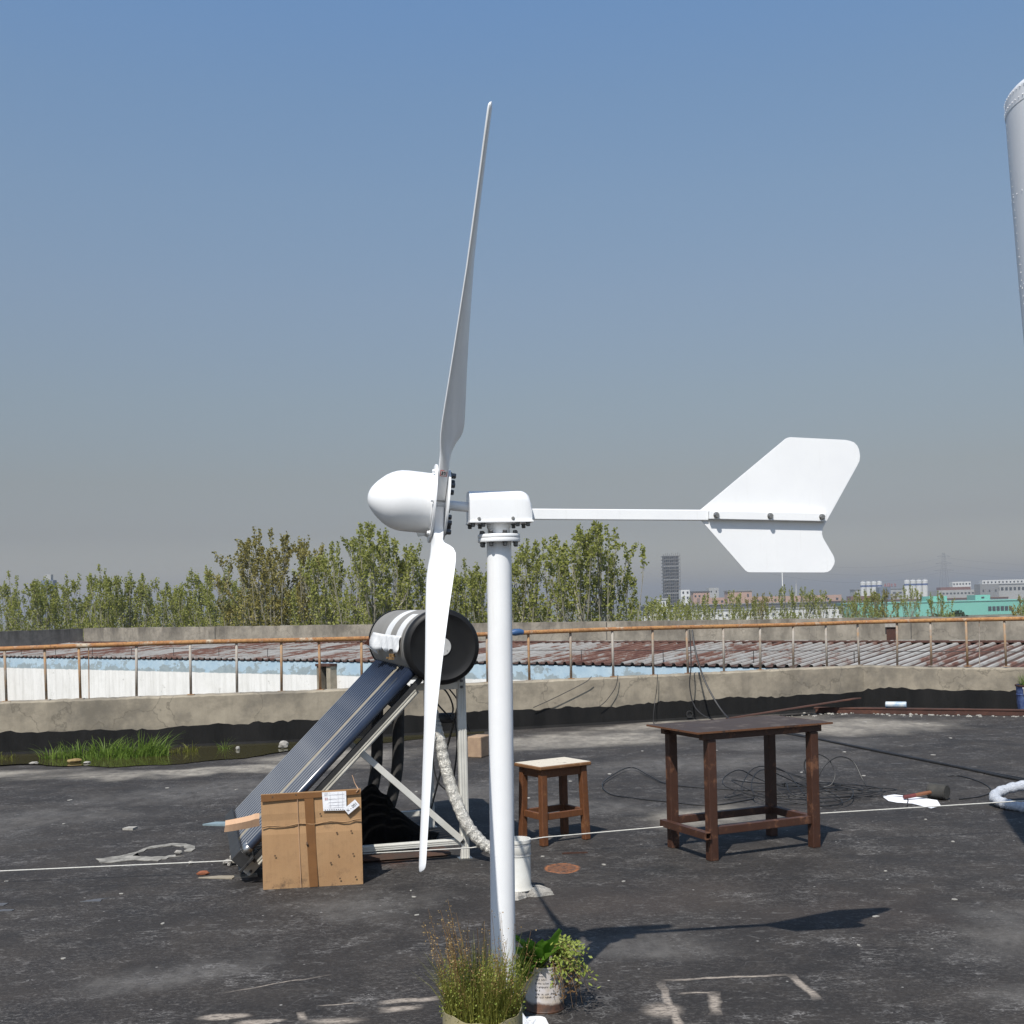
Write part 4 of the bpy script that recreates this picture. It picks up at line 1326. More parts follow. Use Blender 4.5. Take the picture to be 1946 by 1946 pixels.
for z in (32, 38.5, 45):
    b = MB()
    b.tube([(-190 + 19 * k, -120 + 12 * k + 0.0, z - 9 * (1 - ((k - 5) / 5.0) ** 2)) for k in range(11)], 0.07, 4)
    b.tube([(38 * k, 26 * k, z - 9 * (1 - ((k - 5) / 5.0) ** 2) - 0.0) for k in range(11)], 0.07, 4)
    b.build('wire', 'pylon', pyl)
b = MB()
b.lathe([(0.16, 0), (0.12, 18.4), (0.05, 18.5)], 10)
lp = thing('lamp_mast', 'white mast rising behind the poplars to the lower edge of the tail vane', 'mast', (75.5, 330, -9))
b.build('pole', 'far_white', lp, smooth=True)
b = MB()
b.bar((0, 0, 18.3), (-1.6, 0, 18.8), 0.12, 0.12)
b.bar((0, 0, 18.3), (1.6, 0, 18.8), 0.12, 0.12)
b.build('lamp_arm', 'far_white', lp)
spi = thing('radio_mast', 'thin grey radio mast between the poplar tops right of the white mast', 'mast', (216.3, 900, -9))
b = MB()
b.lathe([(1.1, 0), (0.9, 16), (0.5, 21), (0.18, 21.2), (0.1, 27)], 8)
b.build('mast', 'far_grey', spi)
lt_ = thing('water_tower', 'faint hazy tower block behind the poplars at far left', 'tower', (-196, 500, -9))
b = MB()
b.box((0, 2, 13), (5.0, 4, 26))
b.build('wall', 'far_bluegrey', lt_)
b = MB()
b.box((0, 2, 27.2), (2.6, 2.5, 2.4))
b.build('roof', 'far_grey', lt_)

#@@PART2@@
# ------------------------------------------------------------------ wind turbine
YAW = R(8.0)
tur = thing('wind_turbine', 'white three bladed small wind turbine with arrow shaped tail vane on a white pole', 'wind turbine', (-0.044, 4.57, 0.0), YAW)
b = MB()
pl_ = []
for sx_, sy_, a0 in ((1, 1, 0), (-1, 1, 90), (-1, -1, 180), (1, -1, 270)):
    for k in range(5):
        a = R(a0 + 22.5 * k)
        pl_.append((-0.004 + sx_ * 0.12 + 0.035 * math.cos(a), -0.005 + sy_ * 0.085 + 0.035 * math.sin(a)))
b.prism(pl_, Matrix.Identity(4), 0.0, 0.018)
b.build('base_plate', 'white_paint', tur, bevel=0.002)
for a0 in (20, 110, 200, 290):
    b = MB()
    d = Vector((math.cos(R(a0)), math.sin(R(a0)), 0))
    M = frame((-0.027, 0, 0.018), d, (0, 0, 1), d.cross(Vector((0, 0, 1))))
    b.prism([(0.045, 0.0), (0.105, 0.0), (0.105, 0.012), (0.045, 0.10)], M, -0.003, 0.003)
    b.build('gusset', 'white_paint', tur)
b = MB()
b.tube([(-0.027, 0, 0.012), (0, 0, 1.897)], 0.0475, 48)
b.build('pole', 'white_paint', tur, smooth=True)
b = MB()
b.lathe([(0.047, 1.892), (0.081, 1.894), (0.082, 1.896), (0.082, 1.907), (0.081, 1.909)], 48)
b.build('pole_flange', 'white_paint', tur, smooth=True)
b = MB()
b.lathe([(0.081, 1.910), (0.082, 1.912), (0.082, 1.921), (0.080, 1.924), (0.046, 1.925)], 48)
b.build('yaw_flange', 'white_paint', tur, smooth=True)
b = MB()
b.lathe([(0.043, 1.924), (0.043, 1.945), (0.046, 1.950), (0.048, 1.966)], 40)
b.build('yaw_neck', 'white_paint', tur, smooth=True)
bm_up = hexbolt('bolt', 0.0085, 0.012, 0.004, 'bolt')
bm_nut = hexbolt('bolt', 0.0080, 0.015, 0.004, 'bolt')
bm_small = hexbolt('bolt', 0.0055, 0.008, 0.004, 'bolt_bright')
for k in range(8):
    a = R(45 * k + 12)
    p = (0.069 * math.cos(a), 0.069 * math.sin(a))
    place('flange_bolt', bm_up, tur, Matrix.Translation((p[0], p[1], 1.9255)))
    place('flange_nut', bm_nut, tur, Matrix.Translation((p[0], p[1], 1.8915)) @ Matrix.Rotation(math.pi, 4, 'X'))
# nacelle: n-shaped cover with a rounded rear top
b = MB()
rows = []
nx_ = 24
for i in range(nx_ + 1):
    x = -0.117 + 0.240 * i / nx_
    q = max(0.0, (x - 0.075) / 0.048)
    q = min(q, 1.0)
    zt = 2.089 - 0.046 * (1 - math.sqrt(max(0.0, 1 - q * q)))
    hw = 0.068 - 0.016 * (1 - math.sqrt(max(0.0, 1 - (q * 0.9) ** 2)))
    zb = 1.9735
    sec = []
    rc_ = 0.038
    for k in range(9):
        a = R(180 - 90 * k / 8)
        sec.append((-hw + rc_ + rc_ * math.cos(a), zt - rc_ + rc_ * math.sin(a)))
    for k in range(9):
        a = R(90 - 90 * k / 8)
        sec.append((hw - rc_ + rc_ * math.cos(a), zt - rc_ + rc_ * math.sin(a)))
    sec = [(-hw, zb)] + sec + [(hw, zb)]
    rows.append([(x, y, z) for y, z in sec])
m_ = len(rows[0])
vv = [p for r_ in rows for p in r_]
ff_ = [(i * m_ + k, i * m_ + (k + 1) % m_, (i + 1) * m_ + (k + 1) % m_, (i + 1) * m_ + k) for i in range(nx_) for k in range(m_)]
ff_ += [tuple(range(m_ - 1, -1, -1)), tuple(nx_ * m_ + k for k in range(m_))]
b.add(vv, ff_)
nac = b.build('nacelle', 'white_paint', tur, smooth=True, bevel=0.0)
b = MB()
b.box((0.003, 0, 1.9695), (0.246, 0.146, 0.007))
b.build('nacelle_plate', 'white_paint', tur, bevel=0.001)
for x, y in ((-0.106, -0.058), (-0.066, -0.058), (0.066, -0.058), (0.106, -0.058), (-0.106, 0.058), (-0.066, 0.058), (0.066, 0.058), (0.106, 0.058)):
    place('nacelle_bolt', bm_nut, tur, Matrix.Translation((x, y, 1.9655)) @ Matrix.Rotation(math.pi, 4, 'X'))
for x in (-0.083, 0.047):
    place('cover_screw', bm_small, tur, axis_M((x, -0.0685, 1.981), (0, -1, 0)))
# rotor
TL = R(6.5)
HUB = Vector((-0.228, 0, 2.043))
AX = Vector((-math.cos(TL), 0, math.sin(TL)))
UP = Vector((math.sin(TL), 0, math.cos(TL)))
YY = Vector((0, 1, 0))
RM = frame(HUB, UP, YY, AX)       # local z along the axis to the nose
b = MB()
b.lathe([(0.019, -0.16), (0.019, -0.02)], 24, RM)
b.build('shaft', 'white_paint', tur, smooth=True)
b = MB()
b.lathe([(0.028, -0.021), (0.134, -0.021), (0.135, -0.022), (0.135, -0.029), (0.134, -0.030), (0.028, -0.030)], 56, RM)
b.build('rear_hub_plate', 'white_paint', tur, smooth=True)
b = MB()
b.lathe([(0.150, 0.021), (0.151, 0.022), (0.151, 0.029), (0.150, 0.030)], 56, RM)
b.build('front_hub_plate', 'white_paint', tur, smooth=True)
b = MB()
b.lathe([(0.030, -0.021), (0.030, 0.021)], 24, RM)
b.build('hub_core', 'white_paint', tur, smooth=True)
b = MB()
R0, L0 = 0.1165, 0.243
pr_ = [(1.03, 0.0), (1.03, 0.016), (0.985, 0.022), (0.995, 0.2), (1.0, 0.40), (0.985, 0.50), (0.95, 0.575), (0.885, 0.655), (0.79, 0.735), (0.68, 0.80), (0.57, 0.86), (0.455, 0.91), (0.345, 0.95), (0.225, 0.98), (0.11, 0.996), (0.004, 1.0)]
b.lathe([(r_ * R0, 0.0305 + t_ * L0) for r_, t_ in pr_], 56, RM)
b.build('spinner', 'white_paint', tur, smooth=True)
# blades
def blade_mesh():
    st = [(0.030, .028, -.028, 0, .040, 0.0), (0.120, .028, -.028, 0, .040, 0.0), (0.150, .029, -.030, 3, .039, 0.0), (0.180, .031, -.036, 12, .037, 0.35), (0.205, .034, -.055, 21, .034, 0.7), (0.230, .039, -.083, 29, .031, 0.95), (0.248, .043, -.098, 33, .029, 1), (0.270, .046, -.106, 35.5, .028, 1), (0.300, .049, -.106, 36.5, .027, 1), (0.34, .051, -.103, 36, .026, 1), (0.40, .051, -.099, 34, .025, 1),
          (0.50, .049, -.091, 30.5, .023, 1), (0.62, .046, -.083, 26.5, .021, 1), (0.76, .043, -.074, 22, .019, 1), (0.92, .039, -.064, 16.5, .017, 1), (1.08, .036, -.056, 14, .017, 1), (1.24, .032, -.048, 12.5, .016, 1), (1.36, .029, -.042, 12, .0155, 1), (1.425, .027, -.039, 12, .015, 1), (1.438, .023, -.034, 12, .012, 1), (1.443, .012, -.020, 12, .006, 1)]
    n = 28
    b = MB()
    vs2 = []
    for r_, ep, em, be, th, bl in st:
        be = R(be)
        for k in range(n):
            a = 2 * math.pi * k / n
            # root: rounded rectangle
            ca, sa = math.cos(a), math.sin(a)
            sx2 = math.copysign(abs(ca) ** 0.25, ca)
            sy2 = math.copysign(abs(sa) ** 0.25, sa)
            c_r = (ep + em) / 2 + sx2 * (ep - em) / 2
            n_r = sy2 * th / 2
            # aerofoil: round at the + edge, thin at the - edge
            s = (1 + ca) / 2
            yt = 2.6 * (0.2969 * math.sqrt(1 - s) - 0.126 * (1 - s) - 0.3516 * (1 - s) ** 2 + 0.2843 * (1 - s) ** 3 - 0.1036 * (1 - s) ** 4) * 1.9
            c_a = em + (ep - em) * s
            n_a = math.copysign(1, sa) * max(yt, 0.0) * th if abs(sa) > 1e-6 else 0.0
            c_ = c_r * (1 - bl) + c_a * bl
            nn = n_r * (1 - bl) + n_a * bl
            # local: x = tangential, y = axial towards the nose, z = radial
            vs2.append((c_ * math.cos(be) + nn * math.sin(be), c_ * math.sin(be) - nn * math.cos(be), r_))
    fs2 = []
    for i in range(len(st) - 1):
        for k in range(n):
            k2 = (k + 1) % n
            fs2.append((i * n + k, i * n + k2, (i + 1) * n + k2, (i + 1) * n + k))
    fs2 += [tuple(range(n - 1, -1, -1)), tuple((len(st) - 1) * n + k for k in range(n))]
    b.add(vs2, fs2)
    return b
bl0 = blade_mesh().build('blade', 'white_paint', tur, smooth=True)
bl0.data.name = 'blade'
stk = MB()
stk.box((0.0288, 0, 0.142), (0.0012, 0.026, 0.024))
sm = stk.mesh('warning_sticker', 'sticker_red')
stw = MB()
stw.box((0.0296, 0, 0.142), (0.0012, 0.021, 0.019))
swm = stw.mesh('sticker_field', 'sticker_white')
sfg = MB()
for px_, pz_, w_, h_ in ((-0.005, 0.142, 0.003, 0.012), (-0.0035, 0.147, 0.006, 0.004), (0.004, 0.144, 0.004, 0.008), (0.006, 0.138, 0.006, 0.004), (0.005, 0.149, 0.003, 0.003)):
    sfg.box((0.0304, px_, pz_), (0.0010, w_, h_))
sgm = sfg.mesh('sticker_figure', 'ink')
bolt_hub = hexbolt('bolt', 0.0112, 0.019, 0.006, 'bolt')
bolt_front = hexbolt('bolt', 0.0075, 0.011, 0.004, 'white_paint')
first = True
for al in (30, 150, 270):
    a = R(al)
    S = UP * math.cos(a) - YY * math.sin(a)
    T = -UP * math.sin(a) - YY * math.cos(a)
    M = frame(HUB, T, AX, S)
    if first:
        o = bl0
        o.matrix_local = M
        first = False
    else:
        o = place('blade', bl0.data, tur, M)
    if al == 30:
        s_ = place('warning_sticker', sm, o, Matrix.Identity(4))
        place('sticker_figure', sgm, o, Matrix.Identity(4))
        place('sticker_field', swm, o, Matrix.Identity(4))
    for rr_, off in ((0.055, 0.0), (0.090, 0.013), (0.090, -0.013), (0.123, 0.0)):
        p = HUB + S * rr_ + T * off
        place('hub_nut', bolt_hub, tur, axis_M(p - AX * 0.031, -AX))
    place('hub_bolt', bolt_front, tur, axis_M(HUB + S * 0.135 + AX * 0.0305, AX))
    a2 = R(al + 60)
    S2 = UP * math.cos(a2) - YY * math.sin(a2)
    place('hub_bolt', bolt_front, tur, axis_M(HUB + S2 * 0.135 + AX * 0.0305, AX))
# tail
b = MB()
b.bar((0.118, 0, 2.0005), (0.835, 0, 1.9865), 0.024, 0.042)
b.build('tail_boom', 'white_paint', tur, bevel=0.003)
VN = [(0.806, 2.009), (1.164, 2.288), (1.174, 2.292), (1.185, 2.294), (1.415, 2.282), (1.435, 2.278), (1.452, 2.272), (1.465, 2.259), (1.472, 2.244), (1.476, 2.218), (1.473, 2.197), (1.463, 2.178), (1.329, 1.959), (1.312, 1.930), (1.308, 1.917), (1.307, 1.905), (1.311, 1.890), (1.318, 1.877), (1.352, 1.819), (1.356, 1.808), (1.358, 1.796), (1.356, 1.784), (1.350, 1.773), (1.341, 1.760), (1.328, 1.752), (1.310, 1.750), (1.001, 1.757), (0.992, 1.759), (0.983, 1.765), (0.807, 1.967)]
MV = frame((0, 0.0, 0), (1, 0, 0), (0, 0, 1), (0, -1, 0))
b = MB()
b.prism(VN, MV, -0.002, 0.002)
b.build('tail_vane', 'white_paint', tur, bevel=0.0008)
for s_ in (1, -1):
    b = MB()
    b.bar((0.836, -s_ * 0.014, 1.9868), (1.318, -s_ * 0.014, 1.9705), 0.0235, 0.033)
    b.build('vane_bracket', 'white_paint', tur, bevel=0.002)
vb = hexbolt('bolt', 0.010, 0.014, 0.004, 'bolt_bright')
for x, z in ((0.862, 1.985), (1.083, 1.979), (1.298, 1.972)):
    place('vane_bolt', vb, tur, axis_M((x, -0.027, z), (0, -1, 0)))

# ------------------------------------------------------------------ solar water heater
HY = R(15.0)
heat = thing('solar_water_heater', 'solar water heater with grey tank, black end cap and sloping blue glass tubes', 'water heater', (-1.70, 7.38, 0.0), HY)
# local x (p) runs from the foot towards the rear post, local y (q) along the tank axis away from the camera
TC = (1.242, 1.397)
TR = 0.240
def qaxis(y0):
    return frame((TC[0], y0, TC[1]), (1, 0, 0), (0, 0, 1), (0, 1, 0))
b = MB()
b.lathe([(TR - 0.004, -0.15), (TR - 0.004, 1.37)], 64, frame((TC[0], 0, TC[1]), (1, 0, 0), (0, 0, 1), (0, 1, 0)), False, False)
tank = b.build('tank', 'tank_grey', heat, smooth=True)
for y0, sgn in ((-0.15, -1), (1.37, 1)):
    b = MB()
    b.lathe([(TR + 0.002, 0.0), (TR + 0.003, 0.03), (TR + 0.001, 0.045), (TR - 0.012, 0.062), (TR - 0.03, 0.068), (TR - 0.05, 0.060), (TR - 0.075, 0.054), (0.05, 0.053)], 64, frame((TC[0], y0, TC[1]), (1, 0, 0), (0, 0, sgn), (0, sgn, 0)), False, True)
    cap = b.build('end_cap', 'black_plastic', heat, smooth=True)
    if sgn < 0:
        b = MB()
        b.lathe([(0.002, 0.056), (0.056, 0.056), (0.058, 0.058), (0.056, 0.060), (0.002, 0.060)], 32, frame((TC[0] - 0.002, y0, TC[1]), (1, 0, 0), (0, 0, sgn), (0, sgn, 0)))
        b.build('cap_disc', 'cap_disc', cap, smooth=True)
        for a in (80, 320):
            b = MB()
            b.lathe([(0.003, 0.0595), (0.003, 0.0615)], 8, frame((TC[0] - 0.002 + 0.042 * math.cos(R(a)), y0, TC[1] + 0.042 * math.sin(R(a))), (1, 0, 0), (0, 0, sgn), (0, sgn, 0)))
            b.build('screw', 'ink', cap)
# seam ring
b = MB()
b.lathe([(TR - 0.002, -0.06), (TR - 0.002, -0.045)], 64, qaxis(0), False, False)
b.build('seam_band', 'tank_grey', tank, smooth=True)
def arc_patch(name, mat, y0, y1, a0, a1, rad, par_, n=14, wob=0.0, seed=1, slant=0.0):
    r_ = random.Random(seed)
    b = MB()
    vs2 = []
    for k in range(n + 1):
        a = R(a0 + (a1 - a0) * k / n)
        w_ = r_.uniform(-wob, wob)
        for y in (y0 + w_ + slant * k / n, y1 + w_ + slant * k / n):
            for dr in (0.0, 0.0015):
                vs2.append((TC[0] + (rad + dr) * math.cos(a), y, TC[1] + (rad + dr) * math.sin(a)))
    fs2 = []
    for k in range(n):
        a, c = 4 * k, 4 * (k + 1)
        fs2 += [(a + 1, a + 3, c + 3, c + 1), (a, c, c + 2, a + 2), (a, a + 1, c + 1, c), (a + 2, c + 2, c + 3, a + 3)]
    fs2 += [(0, 2, 3, 1), (4 * n, 4 * n + 1, 4 * n + 3, 4 * n + 2)]
    b.add(vs2, fs2)
    return b.build(name, mat, par_, smooth=True)
arc_patch('white_stripe', 'label_silver', 0.44, 0.67, 100, 168, TR - 0.0035, tank)
arc_patch('white_stripe', 'label_silver', 0.00, 0.20, 118, 168, TR - 0.0035, tank, wob=0.004)
# peeled label: flat crumpled sheet standing off the tank side
b = MB()
lv = []
NXL, NZL = 14, 6
for i in range(NXL + 1):
    for j in range(NZL + 1):
        y = -0.02 + 0.93 * i / NXL
        a = R(163 + 24 * j / NZL)
        lift = 0.004 + 0.020 * (j / NZL) ** 2 + (0.05 * max(0, (i / NXL - 0.8) / 0.2) ** 1.5) + 0.006 * math.sin(i * 1.7 + j)
        zz = (0.01 * math.sin(i * 2.3) + 0.012 * math.sin(i * 5.1)) if j == NZL else 0
        lv.append((TC[0] + (TR + lift) * math.cos(a), y, TC[1] + (TR + lift) * math.sin(a) + zz))
lfs = [(i * (NZL + 1) + j, (i + 1) * (NZL + 1) + j, (i + 1) * (NZL + 1) + j + 1, i * (NZL + 1) + j + 1) for i in range(NXL) for j in range(NZL)]
b.add(lv, lfs)
o = b.build('peeling_label', 'label_silver', tank, smooth=True, fix=False)
md = o.modifiers.new('solid', 'SOLIDIFY')
md.thickness = 0.002
b = MB()
yq = 0.90
b.add([(TC[0] - 0.30, yq, TC[1] + 0.045), (TC[0] - 0.315, yq + 0.22, TC[1] - 0.005), (TC[0] - 0.265, yq + 0.06, TC[1] - 0.03), (TC[0] - 0.30, yq + 0.002, TC[1] + 0.047), (TC[0] - 0.317, yq + 0.222, TC[1] - 0.003), (TC[0] - 0.267, yq + 0.062, TC[1] - 0.028)], [(0, 1, 2), (5, 4, 3), (0, 3, 4, 1), (1, 4, 5, 2), (2, 5, 3, 0)])
b.build('label_curl', 'label_orange', tank)
b = MB()
b.add([(TC[0] - 0.262, yq + 0.02, TC[1] - 0.03), (TC[0] - 0.315, yq + 0.22, TC[1] - 0.008), (TC[0] - 0.245, yq + 0.01, TC[1] - 0.075), (TC[0] - 0.260, yq + 0.02, TC[1] - 0.033), (TC[0] - 0.313, yq + 0.22, TC[1] - 0.011), (TC[0] - 0.243, yq + 0.01, TC[1] - 0.078)], [(0, 1, 2), (5, 4, 3), (0, 3, 4, 1), (1, 4, 5, 2), (2, 5, 3, 0)])
b.build('label_flap', 'label_white', tank)
for k in range(7):
    b = MB()
    b.box((TC[0] - 0.272 + 0.008 * (k % 3), 0.08 + 0.035 * k, TC[1] - 0.078 + 0.012 * ((k * 5) % 3)), (0.012, 0.022, 0.010 + 0.008 * (k % 2)), 0.4 * k)
    b.build('wool_tuft', 'dry_leaf', tank)
# glass tubes
T0 = Vector((-0.015, 0, 0.172))
T1 = Vector((1.075, 0, 1.262))
NT = 18
q0, q1 = -0.14, 1.30
tl = (T1 - T0).length
tb_ = MB()
tb_.lathe([(0.006, -0.004), (0.018, 0.004), (0.026, 0.018), (0.0290, 0.035), (0.0290, tl)], 20)
tmesh = tb_.mesh('glass_tube', 'tube', True)
tb2 = MB()
tb2.lathe([(0.006, -0.004), (0.018, 0.004), (0.026, 0.018), (0.0290, 0.035), (0.0290, tl)], 20)
tmesh2 = tb2.mesh('glass_tube', 'tube_dust', True)
tipb = MB()
tipb.lathe([(0.004, -0.008), (0.019, 0.002), (0.028, 0.018), (0.0302, 0.034), (0.0302, 0.052), (0.0290, 0.054)], 18)
tipm = tipb.mesh('tube_tip', 'bolt_bright', True)
for k in range(NT):
    q = q0 + (q1 - q0) * k / (NT - 1)
    M = axis_M(T0 + Vector((0, q, 0)), T1 - T0)
    o = place('glass_tube', tmesh2 if k == 5 else tmesh, heat, M)
    if k in (0, 1):
        place('tube_tip', tipm, o, Matrix.Identity(4))
dirv = (T1 - T0).normalized()
nrm = Vector((-dirv.z, 0, dirv.x))
# lower tube holder and upper flashing
b = MB()
c0 = T0 - dirv * 0.03
b.bar(c0 + Vector((0, q0 - 0.07, 0)), c0 + Vector((0, q1 + 0.07, 0)), 0.075, 0.085, nrm)
b.bar(c0 + nrm * -0.05 + Vector((0, q0 - 0.07, 0)), c0 + nrm * -0.05 + Vector((0, q1 + 0.07, 0)), 0.12, 0.02, nrm)
b.build('tube_holder', 'dark_steel', heat, bevel=0.004)
for s_ in (-0.12, 1.28):
    b = MB()
    b.bar(T0 - nrm * 0.075 + Vector((0, s_, 0)), T0 + dirv * (tl - 0.02) - nrm * 0.075 + Vector((0, s_, 0)), 0.04, 0.03, nrm)
    b.build('tube_rail', 'dark_steel', heat)
# frame
def alu(name, a, c, w, h, up, mat='aluminium', grooves=True, parent=heat):
    b = MB()
    b.bar(a, c, w, h, up)
    o = b.build(name, mat, parent, bevel=0.002)
    if grooves:
        a, c = Vector(a), Vector(c)
        d = (c - a).normalized()
        u = Vector(up)
        u = (u - d * u.dot(d)).normalized()
        s = d.cross(u)
        if s.y > 0:
            s = -s
        for off in (-0.30, 0.0, 0.30):
            g_ = MB()
            g_.bar(a + d * 0.01 + s * (w / 2 + 0.0015) + u * off * h, c - d * 0.01 + s * (w / 2 + 0.0015) + u * off * h, 0.005, h * 0.12, u)
            g_.build('groove_rib', mat, o)
    return o
for qn, mt in ((0.0, 'aluminium'), (1.16, 'aluminium')):
    alu('front_rail', (0.0, qn, 0.02), (1.10, qn, 1.125), 0.045, 0.062, (-0.7, 0, 0.7), mt, qn < 0.5)
    alu('rear_post', (1.40, qn, 0.0), (1.40, qn, 1.19), 0.045, 0.055, (1, 0, 0), mt, qn < 0.5)
    alu('diagonal_brace', (0.735, qn - 0.03, 0.735), (1.375, qn - 0.03, 0.13), 0.03, 0.040, (0.7, 0, 0.7), mt, False)
    alu('bottom_rail', (0.10, qn, 0.115), (1.375, qn, 0.115), 0.04, 0.040, (0, 0, 1), mt, qn < 0.5)
    alu('tank_cradle', (1.07, qn, 1.135), (1.39, qn, 1.135), 0.045, 0.045, (0, 0, 1), mt, False)
    b = MB()
    b.box((0.0, qn, 0.004), (0.14, 0.08, 0.008))
    b.build('foot_plate', 'bolt_bright', heat)
    b = MB()
    b.box((1.40, qn, 0.004), (0.09, 0.08, 0.008))
    b.build('foot_plate', 'bolt_bright', heat)
    for x, z in ((1.40, 1.165), (1.40, 1.125), (1.38, 0.115), (0.03, 0.035)):
        place('frame_bolt', bm_up, heat, axis_M((x, qn - 0.0245, z), (0, -1, 0)))
alu('rear_cross_brace', (1.40, 0.03, 1.05), (1.40, 1.13, 0.15), 0.006, 0.03, (0, 0.6, 0.7), 'dark_steel', False)
alu('rear_cross_brace', (1.41, 0.03, 0.15), (1.41, 1.13, 1.05), 0.006, 0.03, (0, -0.6, 0.7), 'dark_steel', False)
b = MB()
b.bar((0.93, 0.02, 1.02), (1.05, 0.02, 1.15), 0.05, 0.035, (-0.7, 0, 0.7))
b.bar((0.90, -0.03, 1.10), (0.99, -0.03, 1.19), 0.03, 0.04, (-0.7, 0, 0.7))
b.build('clamp_bracket', 'dark_steel', heat, bevel=0.003)
# pipes
def smooth_path(pts, n=8):
    P = [Vector(p) for p in pts]
    P = [P[0] * 2 - P[1]] + P + [P[-1] * 2 - P[-2]]
    res = []
    for i in range(1, len(P) - 2):
        p0, p1, p2, p3 = P[i - 1:i + 3]
        for k in range(n):
            t = k / n
            res.append(0.5 * ((2 * p1) + (p2 - p0) * t + (2 * p0 - 5 * p1 + 4 * p2 - p3) * t * t + (3 * p1 - p0 - 3 * p2 + p3) * t ** 3))
    res.append(P[-2])
    return res
b = MB()
fp = smooth_path([(1.235, 0.10, 0.90), (1.255, 0.05, 0.80), (1.285, 0.02, 0.62), (1.33, -0.02, 0.43), (1.40, -0.09, 0.24), (1.49, -0.14, 0.12), (1.57, -0.18, 0.065), (1.62, -0.21, 0.048), (1.66, -0.25, 0.045)], 14)
rr_ = [0.0385 + (0.0035 if i % 4 == 0 else -0.002 if i % 4 == 2 else 0.0) + random.uniform(-0.0015, 0.0015) for i in range(len(fp))]
b.tube(fp, rr_, 14)
b.build('foil_pipe', 'foil', heat, smooth=True)
b = MB()
b.tube(smooth_path([(1.235, 0.10, 0.89), (1.23, 0.11, 0.95), (1.23, 0.12, 0.99)], 4), [0.03, 0.035, 0.038, 0.04, 0.042, 0.04, 0.034, 0.025, 0.01], 12)
b.build('pipe_elbow', 'foil', heat, smooth=True)
b = MB()
b.tube([(1.25, 0.12, 0.915), (1.37, 0.16, 0.91)], 0.035, 12)
b.build('valve', 'dark_steel', heat, smooth=True)
b = MB()
b.tube(smooth_path([(1.23, 0.12, 0.98), (1.21, 0.13, 1.08), (1.20, 0.14, 1.17)], 5), 0.011, 8)
b.build('feed_pipe', 'cable', heat, smooth=True)
for k, (ax_, qq) in enumerate(((0.98, 0.85), (1.12, 0.78))):
    b = MB()
    b.tube(smooth_path([(ax_, qq, 1.10), (ax_ - 0.01, qq, 0.80), (ax_ - 0.03, qq - 0.02, 0.50), (ax_ - 0.10, qq - 0.05, 0.24), (ax_ - 0.20, qq - 0.1, 0.10)], 8), 0.042, 12)
    b.build('black_pipe', 'foam_black', heat, smooth=True)
for pth in ([(1.25, 0.1, 1.16), (1.33, 0.1, 1.08), (1.37, 0.12, 0.98), (1.35, 0.12, 0.90)], [(1.20, 0.1, 1.10), (1.27, 0.1, 1.0), (1.36, 0.1, 0.90)], [(1.22, 0.0, 0.83), (1.20, 0.0, 0.70), (1.23, 0.0, 0.52), (1.33, 0.0, 0.42)], [(1.40, 0.2, 0.9), (1.41, 0.2, 0.72), (1.38, 0.2, 0.5)]):
    b = MB()
    b.tube(smooth_path(pth, 6), 0.006, 6)
    b.build('sensor_wire', 'cable', heat, smooth=True)
b = MB()
b.tube(smooth_path([(1.38, 0.3, 1.10), (1.44, 0.25, 1.0), (1.52, 0.3, 0.8)], 5), 0.005, 6)
b.build('sensor_wire', 'cable', heat, smooth=True)

# ribbed dark sheet imitating the striped shadow of the tubes under the frame
b = MB()
n = 30
pv_ = []
for k in range(n):
    y = 0.10 + 0.030 * k
    pv_ += [(y, 0.012), (y + 0.012, 0.012), (y + 0.015, 0.024), (y + 0.027, 0.024)]
m_ = len(pv_)
b.add([(x, y, z) for x in (0.42, 1.33) for y, z in pv_], [(k, k + 1, m_ + k + 1, m_ + k) for k in range(m_ - 1)])
o = b.build('tube_shadow_ribs', 'rust', None, fix=False)
o.data.materials.clear()
MAT['ribbed'] = simple('ribbed_dark', (0.035, 0.033, 0.03), (0.11, 0.045, 0.022), 2.2, 0.7)
o.data.materials.append(MAT['ribbed'])
o.location = (-1.70, 7.38, 0)
o.rotation_euler = (0, 0, HY)
md = o.modifiers.new('solid', 'SOLIDIFY')
md.thickness = 0.002
tag(o, 'dark ribbed sheet with rust stains drawing the striped tube shadow under the water heater frame', 'metal sheet')

# crumpled black tarp behind the box
b = MB()
r6 = random.Random(9)
nx_, ny_ = 26, 14
tv = []
sil = [(-1.16, 0.0), (-1.12, 0.36), (-1.05, 0.40), (-1.00, 0.415), (-0.95, 0.37), (-0.90, 0.35), (-0.86, 0.25), (-0.80, 0.20), (-0.72, 0.13), (-0.64, 0.06), (-0.56, 0.02)]
def hsil(x):
    for (a, ha), (c, hc) in zip(sil, sil[1:]):
        if a <= x <= c:
            return ha + (hc - ha) * (x - a) / (c - a)
    return 0.0
for i in range(nx_ + 1):
    for j in range(ny_ + 1):
        u_ = i / nx_
        w_ = j / ny_
        x = -1.15 + 0.58 * u_
        prof_ = math.sin(math.pi * min(1, max(0, w_))) ** 0.6
        z = hsil(x) * prof_ * (1 + 0.03 * math.sin(i * 0.7 + j * 0.5)) + 0.004
        y = 8.25 + (w_ - 0.5) * 0.75 + 0.02 * math.sin(i * 0.5 + 0.6 * j)
        tv.append((x, y, max(z, 0.004)))
b.add(tv, [(i * (ny_ + 1) + j, (i + 1) * (ny_ + 1) + j, (i + 1) * (ny_ + 1) + j + 1, i * (ny_ + 1) + j + 1) for i in range(nx_) for j in range(ny_)])
tag(b.build('black_tarp', 'tarp', None, smooth=True, fix=False), 'crumpled black tarp heaped behind the cardboard box under the heater frame', 'tarp')

